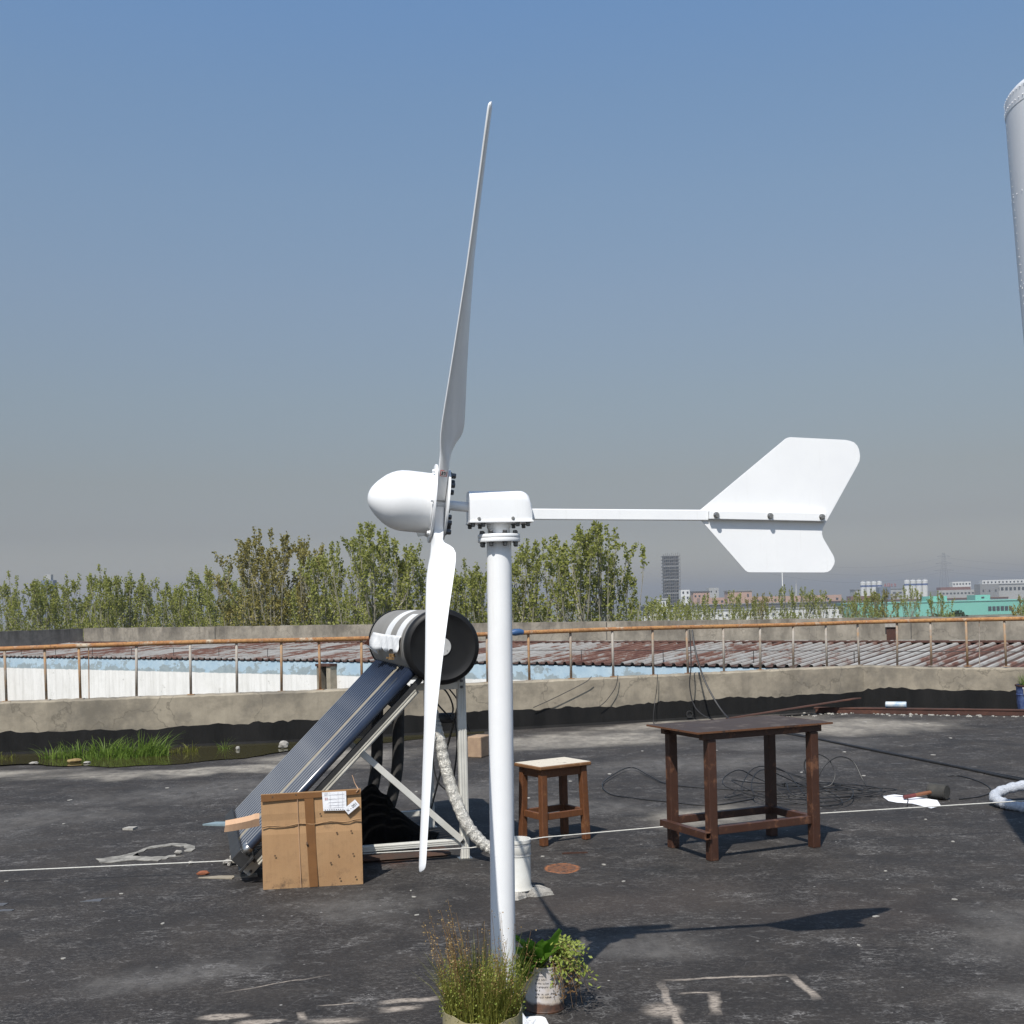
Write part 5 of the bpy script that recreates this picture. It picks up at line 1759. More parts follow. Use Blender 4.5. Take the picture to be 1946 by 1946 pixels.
# ------------------------------------------------------------------ cardboard box
BX = R(8.3)
box = thing('cardboard_box', 'battered brown cardboard box with a brown tape stripe and white labels', 'box', (-1.515, 7.014, 0), BX)
Wb, Db, Hb = 0.588, 0.38, 0.565
# slightly bulged body
b = MB()
def face(x, z):
    return -0.008 * math.sin(math.pi * x / Wb) * math.sin(math.pi * z / Hb)
n1, n2 = 14, 14
vv = [(Wb * i / n1, face(Wb * i / n1, Hb * j / n2) + (0.004 if 9 <= j <= 10 else 0), Hb * j / n2 + (0.008 * i / n1 if j > 9 else 0)) for i in range(n1 + 1) for j in range(n2 + 1)]
ff_ = [(i * (n2 + 1) + j, (i + 1) * (n2 + 1) + j, (i + 1) * (n2 + 1) + j + 1, i * (n2 + 1) + j + 1) for i in range(n1) for j in range(n2)]
b.add(vv, ff_)
o = b.build('front_panel', 'cardboard', box, fix=False)
md = o.modifiers.new('solid', 'SOLIDIFY')
md.thickness = 0.005
md.offset = 1.0 if False else -1.0
b = MB()
HC = 0.372
b.box((0.0035, Db / 2 + 0.006, HC / 2), (0.006, Db - 0.004, HC))
b.box((Wb - 0.0035, Db / 2 + 0.006, HC / 2 + 0.004), (0.006, Db - 0.004, HC + 0.008))
b.box((Wb / 2, Db + 0.004, HC / 2), (Wb - 0.016, 0.006, HC))
b.box((Wb / 2, Db / 2 + 0.004, 0.006), (Wb - 0.018, Db - 0.006, 0.008))
b.build('carton', 'cardboard', box)
b = MB()
b.bar((0.01, Db + 0.012, HC - 0.004), (0.01, Db + 0.16, HC - 0.11), 0.004, 0.004)
b = MB()
b.add([(0.004, Db + 0.008, HC), (Wb - 0.004, Db + 0.008, HC), (Wb - 0.01, Db + 0.16, HC - 0.13), (0.01, Db + 0.16, HC - 0.13)], [(0, 1, 2, 3)])
o = b.build('rear_flap', 'cardboard', box, fix=False)
md = o.modifiers.new('solid', 'SOLIDIFY')
md.thickness = 0.005
def front_sheet(name, mat, pts, lift, par_=box):
    """thin sheet on the front face; pts (x, z) outline"""
    b = MB()
    M = frame((0, -0.0105 - lift, 0), (1, 0, 0), (0, 0, 1), (0, -1, 0))
    b.prism(pts, M, 0.0, 0.0012)
    return b.build(name, mat, par_)
# the crushed seam across the front
b = MB()
sp_ = [(0.003 + 0.582 * k / 16, -0.012 + 0.002 * math.sin(k * 2.2), 0.372 + 0.006 * math.sin(k * 1.3) + 0.016 * k / 16) for k in range(17)]
b.tube([(p[0], p[1] + 0.0025, p[2]) for p in sp_], [0.0026 + 0.0014 * math.sin(k * 3.1) for k in range(17)], 6)
b.build('crushed_seam', 'cardboard', box, smooth=True)
b = MB()
b.tube([(p[0], p[1] + 0.003, p[2] - 0.0045) for p in sp_], 0.0014, 5)
b.build('seam_crease', 'scuff', box, smooth=True)
front_sheet('tape_strip', 'tape', [(0.272, 0.003), (0.322, 0.003), (0.306, Hb - 0.002), (0.252, Hb - 0.002)], 0.0)
front_sheet('tape_top', 'tape', [(0.002, Hb - 0.043), (0.36, Hb - 0.030), (0.36, Hb), (0.002, Hb - 0.002)], 0.0013)
front_sheet('tape_top', 'tape', [(0.498, Hb - 0.026), (0.583, Hb - 0.022), (0.583, Hb + 0.004), (0.498, Hb + 0.003)], 0.0013)
lab = front_sheet('delivery_label', 'paper', [(0.363, 0.452), (0.500, 0.450), (0.500, Hb - 0.001), (0.358, Hb - 0.003)], 0.003)
def mark(x0, z0, x1, z1, w, mat, par_, lift):
    b = MB()
    b.bar((x0, -0.0105 - lift, z0), (x1, -0.0105 - lift, z1), 0.0006, w, (0.01, 0, 1) if abs(z1 - z0) < abs(x1 - x0) else (1, 0, 0.01))
    return b.build('print_mark', mat, par_)
for k, x in enumerate((0.374, 0.378, 0.384, 0.388)):
    mark(x, 0.540, x, 0.560, 0.002, 'ink_grey', lab, 0.0048)
    mark(x + 0.002, 0.515, x + 0.002, 0.530, 0.0025, 'ink_grey' if k % 2 else 'sticker_red', lab, 0.0048)
for x in (0.405, 0.452, 0.478):
    mark(x, 0.468, x, 0.560, 0.0012, 'ink_grey', lab, 0.0048)
for z in (0.468, 0.482, 0.500, 0.520, 0.545):
    mark(0.395, z, 0.490, z + 0.001, 0.0012, 'ink_grey', lab, 0.0051)
for k in range(9):
    mark(0.372 + 0.013 * k, 0.457, 0.378 + 0.013 * k, 0.457, 0.004, 'ink', lab, 0.0048)
# tilted tag with its number
tg = MB()
MT = frame((0.5315, -0.0105 - 0.006, 0.468), (math.cos(R(38)), 0, math.sin(R(38))), (-math.sin(R(38)), 0, math.cos(R(38))), (0, -1, 0))
tg.prism([(-0.043, -0.022), (0.043, -0.022), (0.043, 0.022), (-0.043, 0.022)], MT, 0.0, 0.0012)
tgo = tg.build('number_tag', 'paper', box)
tm = text_mesh('X - 001', 0.0245, 'ink')
place('tag_number', tm, tgo, MT @ Matrix.Translation((0.0, -0.002, 0.0022)))
# side flap bent out to the left
b = MB()
fv = []
for i in range(9):
    t = i / 8
    x = -0.012 - 0.196 * t
    y = 0.008 - 0.03 * math.sin(t * 2.2)
    zt = 0.452 - 0.030 * t + (0.004 if i == 1 else 0)
    zb = 0.378 - 0.022 * t
    zm = zb + (zt - zb) * 0.62
    fv += [(x, y + 0.012, zt), (x, y - 0.012, zm), (x - 0.008 * t, y - 0.002, zb)]
b.add(fv, [(i * 3 + j, (i + 1) * 3 + j, (i + 1) * 3 + j + 1, i * 3 + j + 1) for i in range(8) for j in range(2)])
o = b.build('side_flap', 'cardboard_light', box, fix=False)
md = o.modifiers.new('solid', 'SOLIDIFY')
md.thickness = 0.004
b = MB()
b.tube(smooth_path([(0.560, -0.016, 0.555), (0.572, -0.018, 0.572), (0.565, -0.004, 0.585), (0.552, 0.0, 0.61), (0.544, 0.0, 0.64), (0.538, 0.0, 0.655)], 5), 0.0025, 6)
b.build('string_end', 'cardboard_light', box, smooth=True)
for k, (x, z) in enumerate(((0.068, 0.548), (0.205, 0.556), (0.345, 0.435), (0.432, 0.455), (0.525, 0.444), (0.44, 0.318), (0.525, 0.324), (0.446, 0.183), (0.533, 0.187), (0.452, 0.044), (0.545, 0.048), (0.075, 0.20), (0.40, 0.14))):
    b = MB()
    b.lathe([(0.0055, 0), (0.0055, 0.0008)], 10, axis_M((x, -0.0118 if z < 0.53 else -0.0135, z), (0, -1, 0)))
    b.build('nail_mark', 'scuff', box)
b = MB()
b.tube([(0.268, -0.0125, 0.245), (0.264, -0.017, 0.26), (0.262, -0.015, 0.275)], [0.003, 0.007, 0.002], 7)
b.build('torn_spot', 'scuff', box)
b = MB()
b.bar((0.222, -0.0098, 0.003), (0.212, -0.0098, 0.53), 0.004, 0.003, (1, 0, 0))
b.build('fold_line', 'cardboard_light', box)

# ------------------------------------------------------------------ work table
TY = R(24.0)
tab = thing('work_table', 'dark brown steel framed work table with thin overhanging top', 'table', (1.503, 7.889, 0), TY)
lx, ly = 0.40, 0.232
LGZ = 0.765
for sx_ in (-1, 1):
    for sy_ in (-1, 1):
        b = MB()
        b.box((sx_ * lx, sy_ * ly, LGZ / 2), (0.06, 0.06, LGZ))
        b.build('leg', 'table_steel', tab, bevel=0.004)
for sy_ in (-1, 1):
    b = MB()
    b.box((0, sy_ * ly, LGZ + 0.024), (0.93, 0.045, 0.047))
    b.build('apron', 'table_steel', tab, bevel=0.003)
    b = MB()
    b.box((0, sy_ * (ly - 0.004), 0.185), (2 * lx - 0.061, 0.045, 0.05))
    b.build('stretcher', 'table_steel', tab, bevel=0.003)
for sx_ in (-1, 1):
    b = MB()
    b.box((sx_ * lx, 0, LGZ + 0.024), (0.045, 2 * ly - 0.047, 0.046))
    b.build('apron', 'table_steel', tab, bevel=0.003)
    # side rail of square tube running past the legs with open ends
    b = MB()
    x = sx_ * lx - 0.0525
    w_ = 0.022
    outl = [(-w_, -w_), (w_, -w_), (w_, w_), (-w_, w_)]
    inn = [(-w_ + .005, -w_ + .005), (w_ - .005, -w_ + .005), (w_ - .005, w_ - .005), (-w_ + .005, w_ - .005)]
    y0_, y1_ = -ly - 0.045, ly + 0.045
    vs2 = [(x + px_, y, 0.165 + pz_) for y in (y0_, y1_) for px_, pz_ in outl] + [(x + px_, y, 0.165 + pz_) for y in (y0_, y1_) for px_, pz_ in inn]
    fs2 = []
    for k in range(4):
        k2 = (k + 1) % 4
        fs2 += [(k, k2, 4 + k2, 4 + k), (8 + k, 12 + k, 12 + k2, 8 + k2), (k, 8 + k, 8 + k2, k2), (4 + k, 4 + k2, 12 + k2, 12 + k)]
    b.add(vs2, fs2)
    if sx_ < 0:
        b.build('side_rail', 'table_steel', tab)
    else:
        b = MB()
        b.box((sx_ * (lx - 0.004), 0, 0.185), (0.045, 2 * ly - 0.061, 0.05))
        b.build('side_rail', 'table_steel', tab, bevel=0.003)
b = MB()
b.box((0.0, 0.02, 0.8125 + 0.006), (1.05, 0.62, 0.010))
top = b.build('table_top', 'table_top', tab)
b = MB()
for (cx_, cy_, sx2, sy2) in ((0.0, 0.02 - 0.3115, 1.056, 0.003), (0.0, 0.02 + 0.3115, 1.056, 0.003), (-0.5265, 0.02, 0.003, 0.62), (0.5265, 0.02, 0.003, 0.62)):
    b.box((cx_, cy_, 0.8180), (sx2, sy2, 0.0118))
b.build('top_edging', 'table_edge', top)

# ------------------------------------------------------------------ stool
stl = thing('wooden_stool', 'worn brown wooden stool with a chipped pale seat beside the white pole', 'stool', (0.2575, 8.29, 0), R(33))
bx_, by_ = 0.180, 0.130
tx_, ty_ = 0.168, 0.118
for sx_ in (-1, 1):
    for sy_ in (-1, 1):
        b = MB()
        a = Vector((sx_ * bx_, sy_ * by_, 0))
        c = Vector((sx_ * tx_, sy_ * ty_, 0.519))
        b.bar(a, c, 0.048, 0.048, (0, 1, 0))
        b.build('leg', 'stool_wood', stl, bevel=0.006)
for sy_ in (-1, 1):
    b = MB()
    b.box((0, sy_ * (ty_ + 0.003), 0.490), (2 * tx_ - 0.046, 0.026, 0.056))
    b.build('apron', 'stool_wood', stl, bevel=0.003)
    b = MB()
    b.box((0, sy_ * (by_ - 0.006), 0.195), (2 * bx_ - 0.058, 0.026, 0.045))
    b.build('stretcher', 'stool_wood', stl, bevel=0.003)
for sx_ in (-1, 1):
    b = MB()
    b.box((sx_ * (tx_ + 0.003), 0, 0.490), (0.026, 2 * ty_ - 0.046, 0.055))
    b.build('apron', 'stool_wood', stl, bevel=0.003)
    b = MB()
    b.box((sx_ * (bx_ - 0.006), 0, 0.195), (0.026, 2 * by_ - 0.058, 0.045))
    b.build('stretcher', 'stool_wood', stl, bevel=0.003)
b = MB()
b.box((0, 0, 0.532), (0.435, 0.325, 0.024))
st_ = b.build('seat', 'stool_edge', stl, bevel=0.006)
b = MB()
b.box((0, 0, 0.5455), (0.423, 0.313, 0.0028))
b.build('seat_face', 'stool_top', st_)

# ------------------------------------------------------------------ white pipe stub with mortar collar
pip = thing('vent_pipe', 'short white plastic vent pipe on a ragged mortar collar, right of the turbine pole', 'pipe', (-0.005, 6.75, 0))
b = MB()
b.lathe([(0.086, 0.035), (0.0755, 0.06), (0.0755, 0.225), (0.079, 0.228), (0.079, 0.235), (0.0755, 0.238), (0.0785, 0.242), (0.0785, 0.283), (0.0755, 0.286), (0.0755, 0.296), (0.080, 0.30), (0.080, 0.318), (0.072, 0.318), (0.072, 0.26)], 40, None, True, False)
b.build('pipe', 'plastic_white', pip, smooth=True)
for z in (0.236, 0.287):
    b = MB()
    b.lathe([(0.0790, z - 0.002), (0.0790, z + 0.002)], 40, None, False, False)
    b.build('joint_line', 'ink_grey', pip, smooth=True)
b = MB()
b.lathe([(0.0720, 0.262), (0.001, 0.262)], 32, None, False, False)
b.build('pipe_bore', 'black_plastic', pip)
b = MB()
r7 = random.Random(2)
nn_ = 40
for (rad, z) in ((1.0, 0.001), (0.92, 0.028), (0.55, 0.045)):
    pass
mv = []
rads = [0.118 + 0.035 * math.sin(k * 0.7) + r7.uniform(-0.012, 0.012) + (0.05 if k in (1, 2, 3, 39, 0) else 0) for k in range(nn_)]
for f_, z in ((1.0, 0.001), (0.94, 0.018), (0.75, 0.035), (0.5, 0.040)):
    for k in range(nn_):
        a = 2 * math.pi * k / nn_
        mv.append((rads[k] * f_ * math.cos(a), rads[k] * f_ * math.sin(a), z + (r7.uniform(-0.004, 0.004) if z > 0.01 else 0)))
mf = [(i * nn_ + k, i * nn_ + (k + 1) % nn_, (i + 1) * nn_ + (k + 1) % nn_, (i + 1) * nn_ + k) for i in range(3) for k in range(nn_)]
b.add(mv, mf)
b.build('mortar_collar', 'mortar', pip)

# ------------------------------------------------------------------ pots and plants
def blades(b, r, n, cx, cy, rad, z0, h0, h1, w, lean, seg=3, ox=0.0):
    for _ in range(n):
        a = r.uniform(0, 6.28)
        q = rad * math.sqrt(r.random())
        x, y = cx + q * math.cos(a), cy + q * math.sin(a)
        h = r.uniform(h0, h1)
        d = Vector((math.cos(a), math.sin(a), 0)) * (lean * h * r.uniform(0.1, 1.0) * (0.3 + q / max(rad, 1e-6))) + Vector((r.gauss(0, 0.12) * h + ox * h, r.gauss(0, 0.12) * h, 0))
        s = Vector((-d.y, d.x, 0))
        s = (s.normalized() if s.length > 1e-6 else Vector((1, 0, 0)))
        s = (s + Vector((r.uniform(-1, 1), r.uniform(-1, 1), 0)) * 0.7).normalized() * w * r.uniform(0.6, 1.2)
        vs2 = []
        for k in range(seg + 1):
            t = k / seg
            c = Vector((x, y, z0)) + d * t * t + Vector((0, 0, h * (t - 0.12 * t * t * min(1.5, d.length / h))))
            ww = s * (1 - t) * 0.5 if k < seg else Vector((0, 0, 0))
            if k < seg:
                vs2 += [c - ww, c + ww]
            else:
                vs2.append(c)
        fs2 = [(2 * k, 2 * k + 1, 2 * k + 3, 2 * k + 2) for k in range(seg - 1)] + [(2 * seg - 2, 2 * seg - 1, 2 * seg)]
        b.add(vs2, fs2)
pot = thing('weed_pot', 'cut down yellowed metal can full of tall seeding weeds in front of the turbine pole', 'potted plant', (-0.140, 4.20, 0))
b = MB()
r8 = random.Random(5)
nr = 48
rim = [0.222 + 0.010 * math.sin(k * 0.26 + 1) + 0.004 * math.sin(k * 1.1) for k in range(nr)]
PR = 0.142
pvv = []
for f_, zf in ((PR, 0.0), (PR, 0.5), (PR, 1.0), (PR - 0.003, 1.0), (PR - 0.003, 0.7)):
    for k in range(nr):
        a = 2 * math.pi * k / nr
        pvv.append((f_ * math.cos(a), f_ * math.sin(a), zf * rim[k]))
b.add(pvv, [(i * nr + k, i * nr + (k + 1) % nr, (i + 1) * nr + (k + 1) % nr, (i + 1) * nr + k) for i in range(4) for k in range(nr)])
b.build('pot', 'can_yellow', pot, smooth=True)
b = MB()
b.lathe([(PR - 0.004, 0.17), (0.08, 0.19), (0.002, 0.20)], 32, None, False, True)
b.build('soil', 'soil', pot, smooth=True)
b = MB()
blades(b, r8, 1500, 0, 0, 0.13, 0.18, 0.06, 0.25, 0.0042, 0.45)
for _ in range(2600):
    a = r8.uniform(0, 6.28)
    q = 0.15 * math.sqrt(r8.random())
    c = Vector((q * math.cos(a), q * math.sin(a), 0.20 + 0.19 * r8.random() ** 1.3))
    s_ = r8.uniform(0.003, 0.007)
    n = Vector((r8.gauss(0, 1), r8.gauss(0, 1), r8.gauss(0, 1))).normalized()
    u = n.orthogonal().normalized() * s_
    w_ = n.cross(u) * 0.4
    b.add([c - u, c + w_, c + u, c - w_], [(0, 1, 2, 3)])
blades(b, r8, 150, 0, 0, 0.125, 0.18, 0.16, 0.30, 0.007, 0.40)
b.build('weed_blades', 'weed', pot, fix=False)
b = MB()
for _ in range(1500):
    a = r8.uniform(0, 6.28)
    q = 0.155 * math.sqrt(r8.random())
    c = Vector((q * math.cos(a), q * math.sin(a), 0.21 + 0.17 * r8.random()))
    s_ = r8.uniform(0.0025, 0.006)
    n = Vector((r8.gauss(0, 1), r8.gauss(-0.4, 1), r8.gauss(0.4, 1))).normalized()
    u = n.orthogonal().normalized() * s_
    w_ = n.cross(u) * 0.6
    b.add([c - u, c + w_, c + u, c - w_], [(0, 1, 2, 3)])
b.build('leaflets', 'small_leaf', pot, fix=False)
b = MB()
sd = MB()
for k in range(80):
    a = r8.uniform(0, 6.28)
    q = 0.12 * math.sqrt(r8.random())
    p0 = Vector((q * math.cos(a), q * math.sin(a), 0.18))
    h = r8.uniform(0.16, 0.37)
    p1 = p0 + Vector((math.cos(a) * h * r8.uniform(0, 0.22) + r8.gauss(0, 0.03), math.sin(a) * h * r8.uniform(0, 0.25) + r8.gauss(0, 0.03), h))
    pm_ = p0.lerp(p1, 0.5) + Vector((r8.gauss(0, 0.008), r8.gauss(0, 0.008), 0))
    b.tube([p0, pm_, p1], [0.0012, 0.001, 0.0006], 4, False)
    for j in range(r8.randint(8, 20)):
        t = r8.uniform(0.5, 1.02)
        c = (pm_.lerp(p1, (t - 0.5) * 2)) + Vector((r8.gauss(0, 0.008), r8.gauss(0, 0.008), r8.gauss(0, 0.004)))
        s = r8.uniform(0.0018, 0.0036)
        n = Vector((r8.gauss(0, 1), r8.gauss(0, 1), r8.gauss(0, 1))).normalized()
        u = n.orthogonal().normalized() * s
        w_ = n.cross(u)
        sd.add([c - u, c + w_, c + u, c - w_], [(0, 1, 2, 3)])
for k in range(14):   # long stray stalks leaning left
    p0 = Vector((r8.uniform(-0.13, -0.02), r8.uniform(-0.08, 0.08), 0.19))
    p1 = p0 + Vector((r8.uniform(-0.09, 0.02), r8.uniform(-0.03, 0.03), r8.uniform(0.22, 0.42)))
    b.tube([p0, p0.lerp(p1, 0.5) + Vector((0.012, 0, 0)), p1], [0.0014, 0.0011, 0.0006], 4, False)
    for j in range(26):
        t = r8.uniform(0.55, 1.0)
        c = p0.lerp(p1, t) + Vector((r8.gauss(0, 0.009), r8.gauss(0, 0.009), r8.gauss(0, 0.006)))
        s = r8.uniform(0.0018, 0.0038)
        n = Vector((r8.gauss(0, 1), r8.gauss(0, 1), r8.gauss(0, 1))).normalized()
        u = n.orthogonal().normalized() * s
        w_ = n.cross(u)
        sd.add([c - u, c + w_, c + u, c - w_], [(0, 1, 2, 3)])
b.build('stalks', 'dry_leaf', pot, fix=False)
sd.build('seed_heads', 'weed_seed', pot, fix=False)

can = thing('leafy_paint_can', 'white paint can with rows of small print, overgrown by broad green leaves', 'potted plant', (0.095, 4.845, 0), R(-6))
CR = 0.079
b = MB()
b.lathe([(CR + 0.002, 0.0), (CR + 0.003, 0.006), (CR, 0.010), (CR, 0.178), (CR + 0.003, 0.180), (CR + 0.003, 0.186), (CR - 0.002, 0.186), (CR - 0.003, 0.15)], 44, None, True, False)
b.build('can', 'can_white', can, smooth=True)
b = MB()
b.lathe([(CR - 0.003, 0.16), (0.002, 0.175)], 24, None, False, False)
b.build('soil', 'soil', can)
# rows of small illegible print round the front left of the can
r9 = random.Random(12)
def glyph_row(z, a0, a1, h):
    b = MB()
    a = a0
    while a < a1:
        if r9.random() < 0.14:
            a += 4.0
            continue
        wdeg = r9.uniform(1.6, 2.6)
        for _ in range(3):
            aa = R(a + r9.uniform(0, wdeg))
            d = Vector((math.cos(aa), math.sin(aa), 0))
            M = frame(d * (CR + 0.0004) + Vector((0, 0, z + r9.uniform(-h, h) * 0.3)), d.cross(Vector((0, 0, 1))), (0, 0, 1), d)
            if r9.random() < 0.55:
                b.box((0, 0, 0), (0.0009, h, 0.0006), 0, M)
            else:
                b.box((0, 0, 0), (0.0022, 0.0011, 0.0006), 0, M)
        a += wdeg + 1.0
    if b.v:
        b.build('print_row', 'ink', can)
def _box_M(self, c, s, rz, M):
    hx, hy, hz = s[0] / 2, s[1] / 2, s[2] / 2
    vs2 = [M @ Vector((x, y, z)) for x in (-hx, hx) for y in (-hy, hy) for z in (-hz, hz)]
    return self.add(vs2, [(0, 1, 3, 2), (4, 6, 7, 5), (0, 4, 5, 1), (2, 3, 7, 6), (0, 2, 6, 4), (1, 5, 7, 3)])
_old_box = MB.box
def _box2(self, c, s, rz=0.0, M=None):
    if M is not None:
        return _box_M(self, c, s, rz, M)
    return _old_box(self, c, s, rz)
MB.box = _box2
for z, a1 in ((0.165, 268), (0.152, 272), (0.138, 280), (0.123, 300), (0.108, 308), (0.094, 262), (0.080, 308), (0.067, 306)):
    glyph_row(z, 246, a1, 0.0062)
def leaf_mesh(L_, W_, droop, fold, n=7):
    b = MB()
    vs2 = []
    for k in range(n + 1):
        t = k / n
        w_ = W_ * math.sin(math.pi * min(1, t * 0.93 + 0.03)) ** 0.8 * (1 - 0.25 * t)
        z = L_ * (0.35 * t - droop * t * t)
        wv_ = 0.006 * math.sin(k * 2.1)
        vs2 += [(t * L_, -w_ / 2, z + fold * w_ + wv_), (t * L_, 0, z), (t * L_, w_ / 2, z + fold * w_ - wv_)]
    fs2 = [(3 * k + j, 3 * k + 3 + j, 3 * k + 4 + j, 3 * k + 1 + j) for k in range(n) for j in (0, 1)]
    b.add(vs2, fs2)
    return b
LM = [leaf_mesh(0.15, 0.07, 0.3, 0.18).mesh('leaf', 'broad_leaf', True), leaf_mesh(0.13, 0.066, 0.55, 0.12).mesh('leaf', 'broad_leaf', True), leaf_mesh(0.16, 0.062, 0.05, 0.2).mesh('leaf', 'broad_leaf', True)]
for k in range(34):
    az = r9.uniform(110, 320)
    el = r9.uniform(-15, 48)
    M = Matrix.Translation((-0.03 + r9.uniform(-0.03, 0.03), r9.uniform(-0.03, 0.03), 0.175)) @ Matrix.Rotation(R(az), 4, 'Z') @ Matrix.Rotation(R(-el), 4, 'Y') @ Matrix.Rotation(R(r9.uniform(-35, 35)), 4, 'X') @ Matrix.Scale(r9.uniform(0.75, 1.2), 4)
    place('leaf', LM[k % 3], can, M)
b = MB()
bs_ = MB()
for k in range(46):
    az = r9.uniform(-75, 80) if k % 5 else r9.uniform(0, 360)
    L_ = r9.uniform(0.07, 0.20)
    p0 = Vector((0.03, 0, 0.18))
    d = Vector((math.cos(R(az)), math.sin(R(az)), 0))
    up_ = r9.uniform(-0.05, 0.085)
    pm_ = p0 + d * L_ * 0.5 + Vector((0, 0, 0.05 + up_ * 0.5))
    p1 = p0 + d * L_ + Vector((0, 0, up_ - 0.02))
    bs_.tube([p0, pm_, p1], [0.0018, 0.0013, 0.0008], 4, False)
    for j in range(18):
        t = r9.uniform(0.35, 1.05)
        c = pm_.lerp(p1, (t - 0.35) / 0.65) + Vector((r9.gauss(0, 0.012), r9.gauss(0, 0.012), r9.gauss(0.004, 0.012)))
        s = r9.uniform(0.006, 0.013)
        n = Vector((r9.gauss(0, 0.7), r9.gauss(-0.2, 0.7), r9.gauss(0.8, 0.5))).normalized()
        u = n.orthogonal().normalized()
        u = (Quaternion(n, r9.uniform(0, 6.28)) @ u) * s
        w_ = n.cross(u) * 0.5
        b.add([c - u, c - u * 0.2 + w_, c + u, c - u * 0.2 - w_], [(0, 1, 2, 3)])
b.build('small_leaves', 'small_leaf', can, fix=False)
bs_.build('stems', 'dry_leaf', can, fix=False)
b = MB()
for k in range(170):
    az = r9.uniform(-75, 30)
    d = Vector((math.cos(R(az)), math.sin(R(az)), 0))
    c = Vector((0, 0, 0)) + d * r9.uniform(0.075, 0.135) + Vector((0.01, 0, r9.uniform(0.07, 0.20)))
    s = r9.uniform(0.004, 0.011)
    n = Vector((r9.gauss(0, 1), r9.gauss(-0.4, 1), r9.gauss(0.2, 1))).normalized()
    u = n.orthogonal().normalized() * s
    w_ = n.cross(u) * 0.4
    b.add([c - u, c + w_, c + u, c - w_], [(0, 1, 2, 3)])
for k in range(16):
    az = r9.uniform(-60, 30)
    d = Vector((math.cos(R(az)), math.sin(R(az)), 0))
    p0 = d * 0.085 + Vector((0, 0, 0.19))
    p1 = p0 + d * r9.uniform(0.02, 0.10) + Vector((0, 0, -r9.uniform(0.06, 0.17)))
    b.tube([p0, p0.lerp(p1, 0.4) + d * 0.03, p1], [0.0012, 0.001, 0.0006], 4, False)
b.build('withered_growth', 'dry_leaf', can, fix=False)

# ------------------------------------------------------------------ grass tufts in the puddle
def tuft(x, y, clumps, w, label, mat='grass', sq=0.5, seed=1):
    """clumps: (dx, dy, blades, radius, hmin, hmax, lean to the right)"""
    r = random.Random(seed)
    b = MB()
    for dx, dy, n, rad, h0, h1, ox in clumps:
        for _ in range(n):
            a = r.uniform(0, 6.28)
            q = rad * math.sqrt(r.random())
            px, py = dx + q * math.cos(a), (dy + q * math.sin(a)) * sq
            h = h0 + (h1 - h0) * r.random() ** 1.6
            bend = h * r.uniform(0.15, 0.95)
            d = Vector((math.cos(a) * 0.6 + ox + r.gauss(0, 0.35), math.sin(a) * 0.5 + r.gauss(0, 0.3), 0)) * bend
            s = Vector((r.uniform(-1, 1), r.uniform(-1, 1), 0)).normalized() * w * r.uniform(0.5, 1.2)
            vs2 = []
            seg = 5
            for k in range(seg + 1):
                t = k / seg
                c = Vector((px, py, 0)) + d * t ** 2.2 + Vector((0, 0, h * (t - 0.35 * (bend / h) * t ** 3)))
                if k < seg:
                    ww = s * (1 - t * 0.85) * 0.5
                    vs2 += [c - ww, c + ww]
                else:
                    vs2.append(c)
            b.add(vs2, [(2 * k, 2 * k + 1, 2 * k + 3, 2 * k + 2) for k in range(seg - 1)] + [(2 * seg - 2, 2 * seg - 1, 2 * seg)])
    o = b.build('grass_tuft', mat, None, fix=False)
    o.location = (x, y, -0.01)
    o.scale = (1.0, 1.0, 0.72)
    return tag(o, label, 'grass', 'grass tufts in the puddle')
tuft(-4.62, 13.75, [(-0.45, 0, 110, 0.16, 0.12, 0.40, -0.1), (-0.15, 0.1, 150, 0.2, 0.15, 0.44, 0.1), (0.15, 0, 170, 0.22, 0.14, 0.42, 0.3), (0.38, 0.1, 150, 0.18, 0.16, 0.50, 0.5), (0.0, -0.3, 160, 0.4, 0.05, 0.2, 0.0), (0.5, -0.1, 60, 0.12, 0.06, 0.3, 0.6)], 0.016, 'largest lush grass tuft growing in the puddle by the parapet', seed=31)
tuft(-5.36, 13.70, [(0, 0, 70, 0.16, 0.1, 0.36, -0.2), (0.12, 0, 60, 0.12, 0.08, 0.28, 0.1)], 0.014, 'grass tuft joining the left end of the largest tuft', seed=35)
tuft(-3.98, 14.05, [(0, 0, 60, 0.22, 0.05, 0.22, 0.0), (0.12, 0, 30, 0.08, 0.1, 0.26, 0.1)], 0.012, 'middle sized yellowish grass tuft right of the largest one in the puddle', 'weed', 0.5, 32)
tuft(-3.50, 14.25, [(0, 0, 26, 0.08, 0.06, 0.26, 0.1)], 0.011, 'small thin grass tuft farthest right in the puddle', 'grass', 0.6, 33)
tuft(-5.98, 13.75, [(0, 0, 60, 0.2, 0.05, 0.22, 0.0)], 0.012, 'sparse low grass tuft at the left edge of the picture', 'weed', 0.5, 34)

# ------------------------------------------------------------------ loose things on the roof
def lump(name, mat, c, s, rz, label, cat, seed, group=None, sub=2):
    bm = bmesh.new()
    bmesh.ops.create_icosphere(bm, subdivisions=sub, radius=0.5)
    r = random.Random(seed)
    for v in bm.verts:
        v.co *= r.uniform(0.78, 1.12)
        v.co.z = max(v.co.z, -0.42)
    me = bpy.data.meshes.new(name)
    bm.to_mesh(me)
    bm.free()
    me.materials.append(MAT[mat])
    o = link(name, me)
    o.location = (c[0], c[1], c[2] + s[2] * 0.42)
    o.scale = s
    o.rotation_euler = (0, 0, rz)
    tag(o, label, cat, group)
    return o
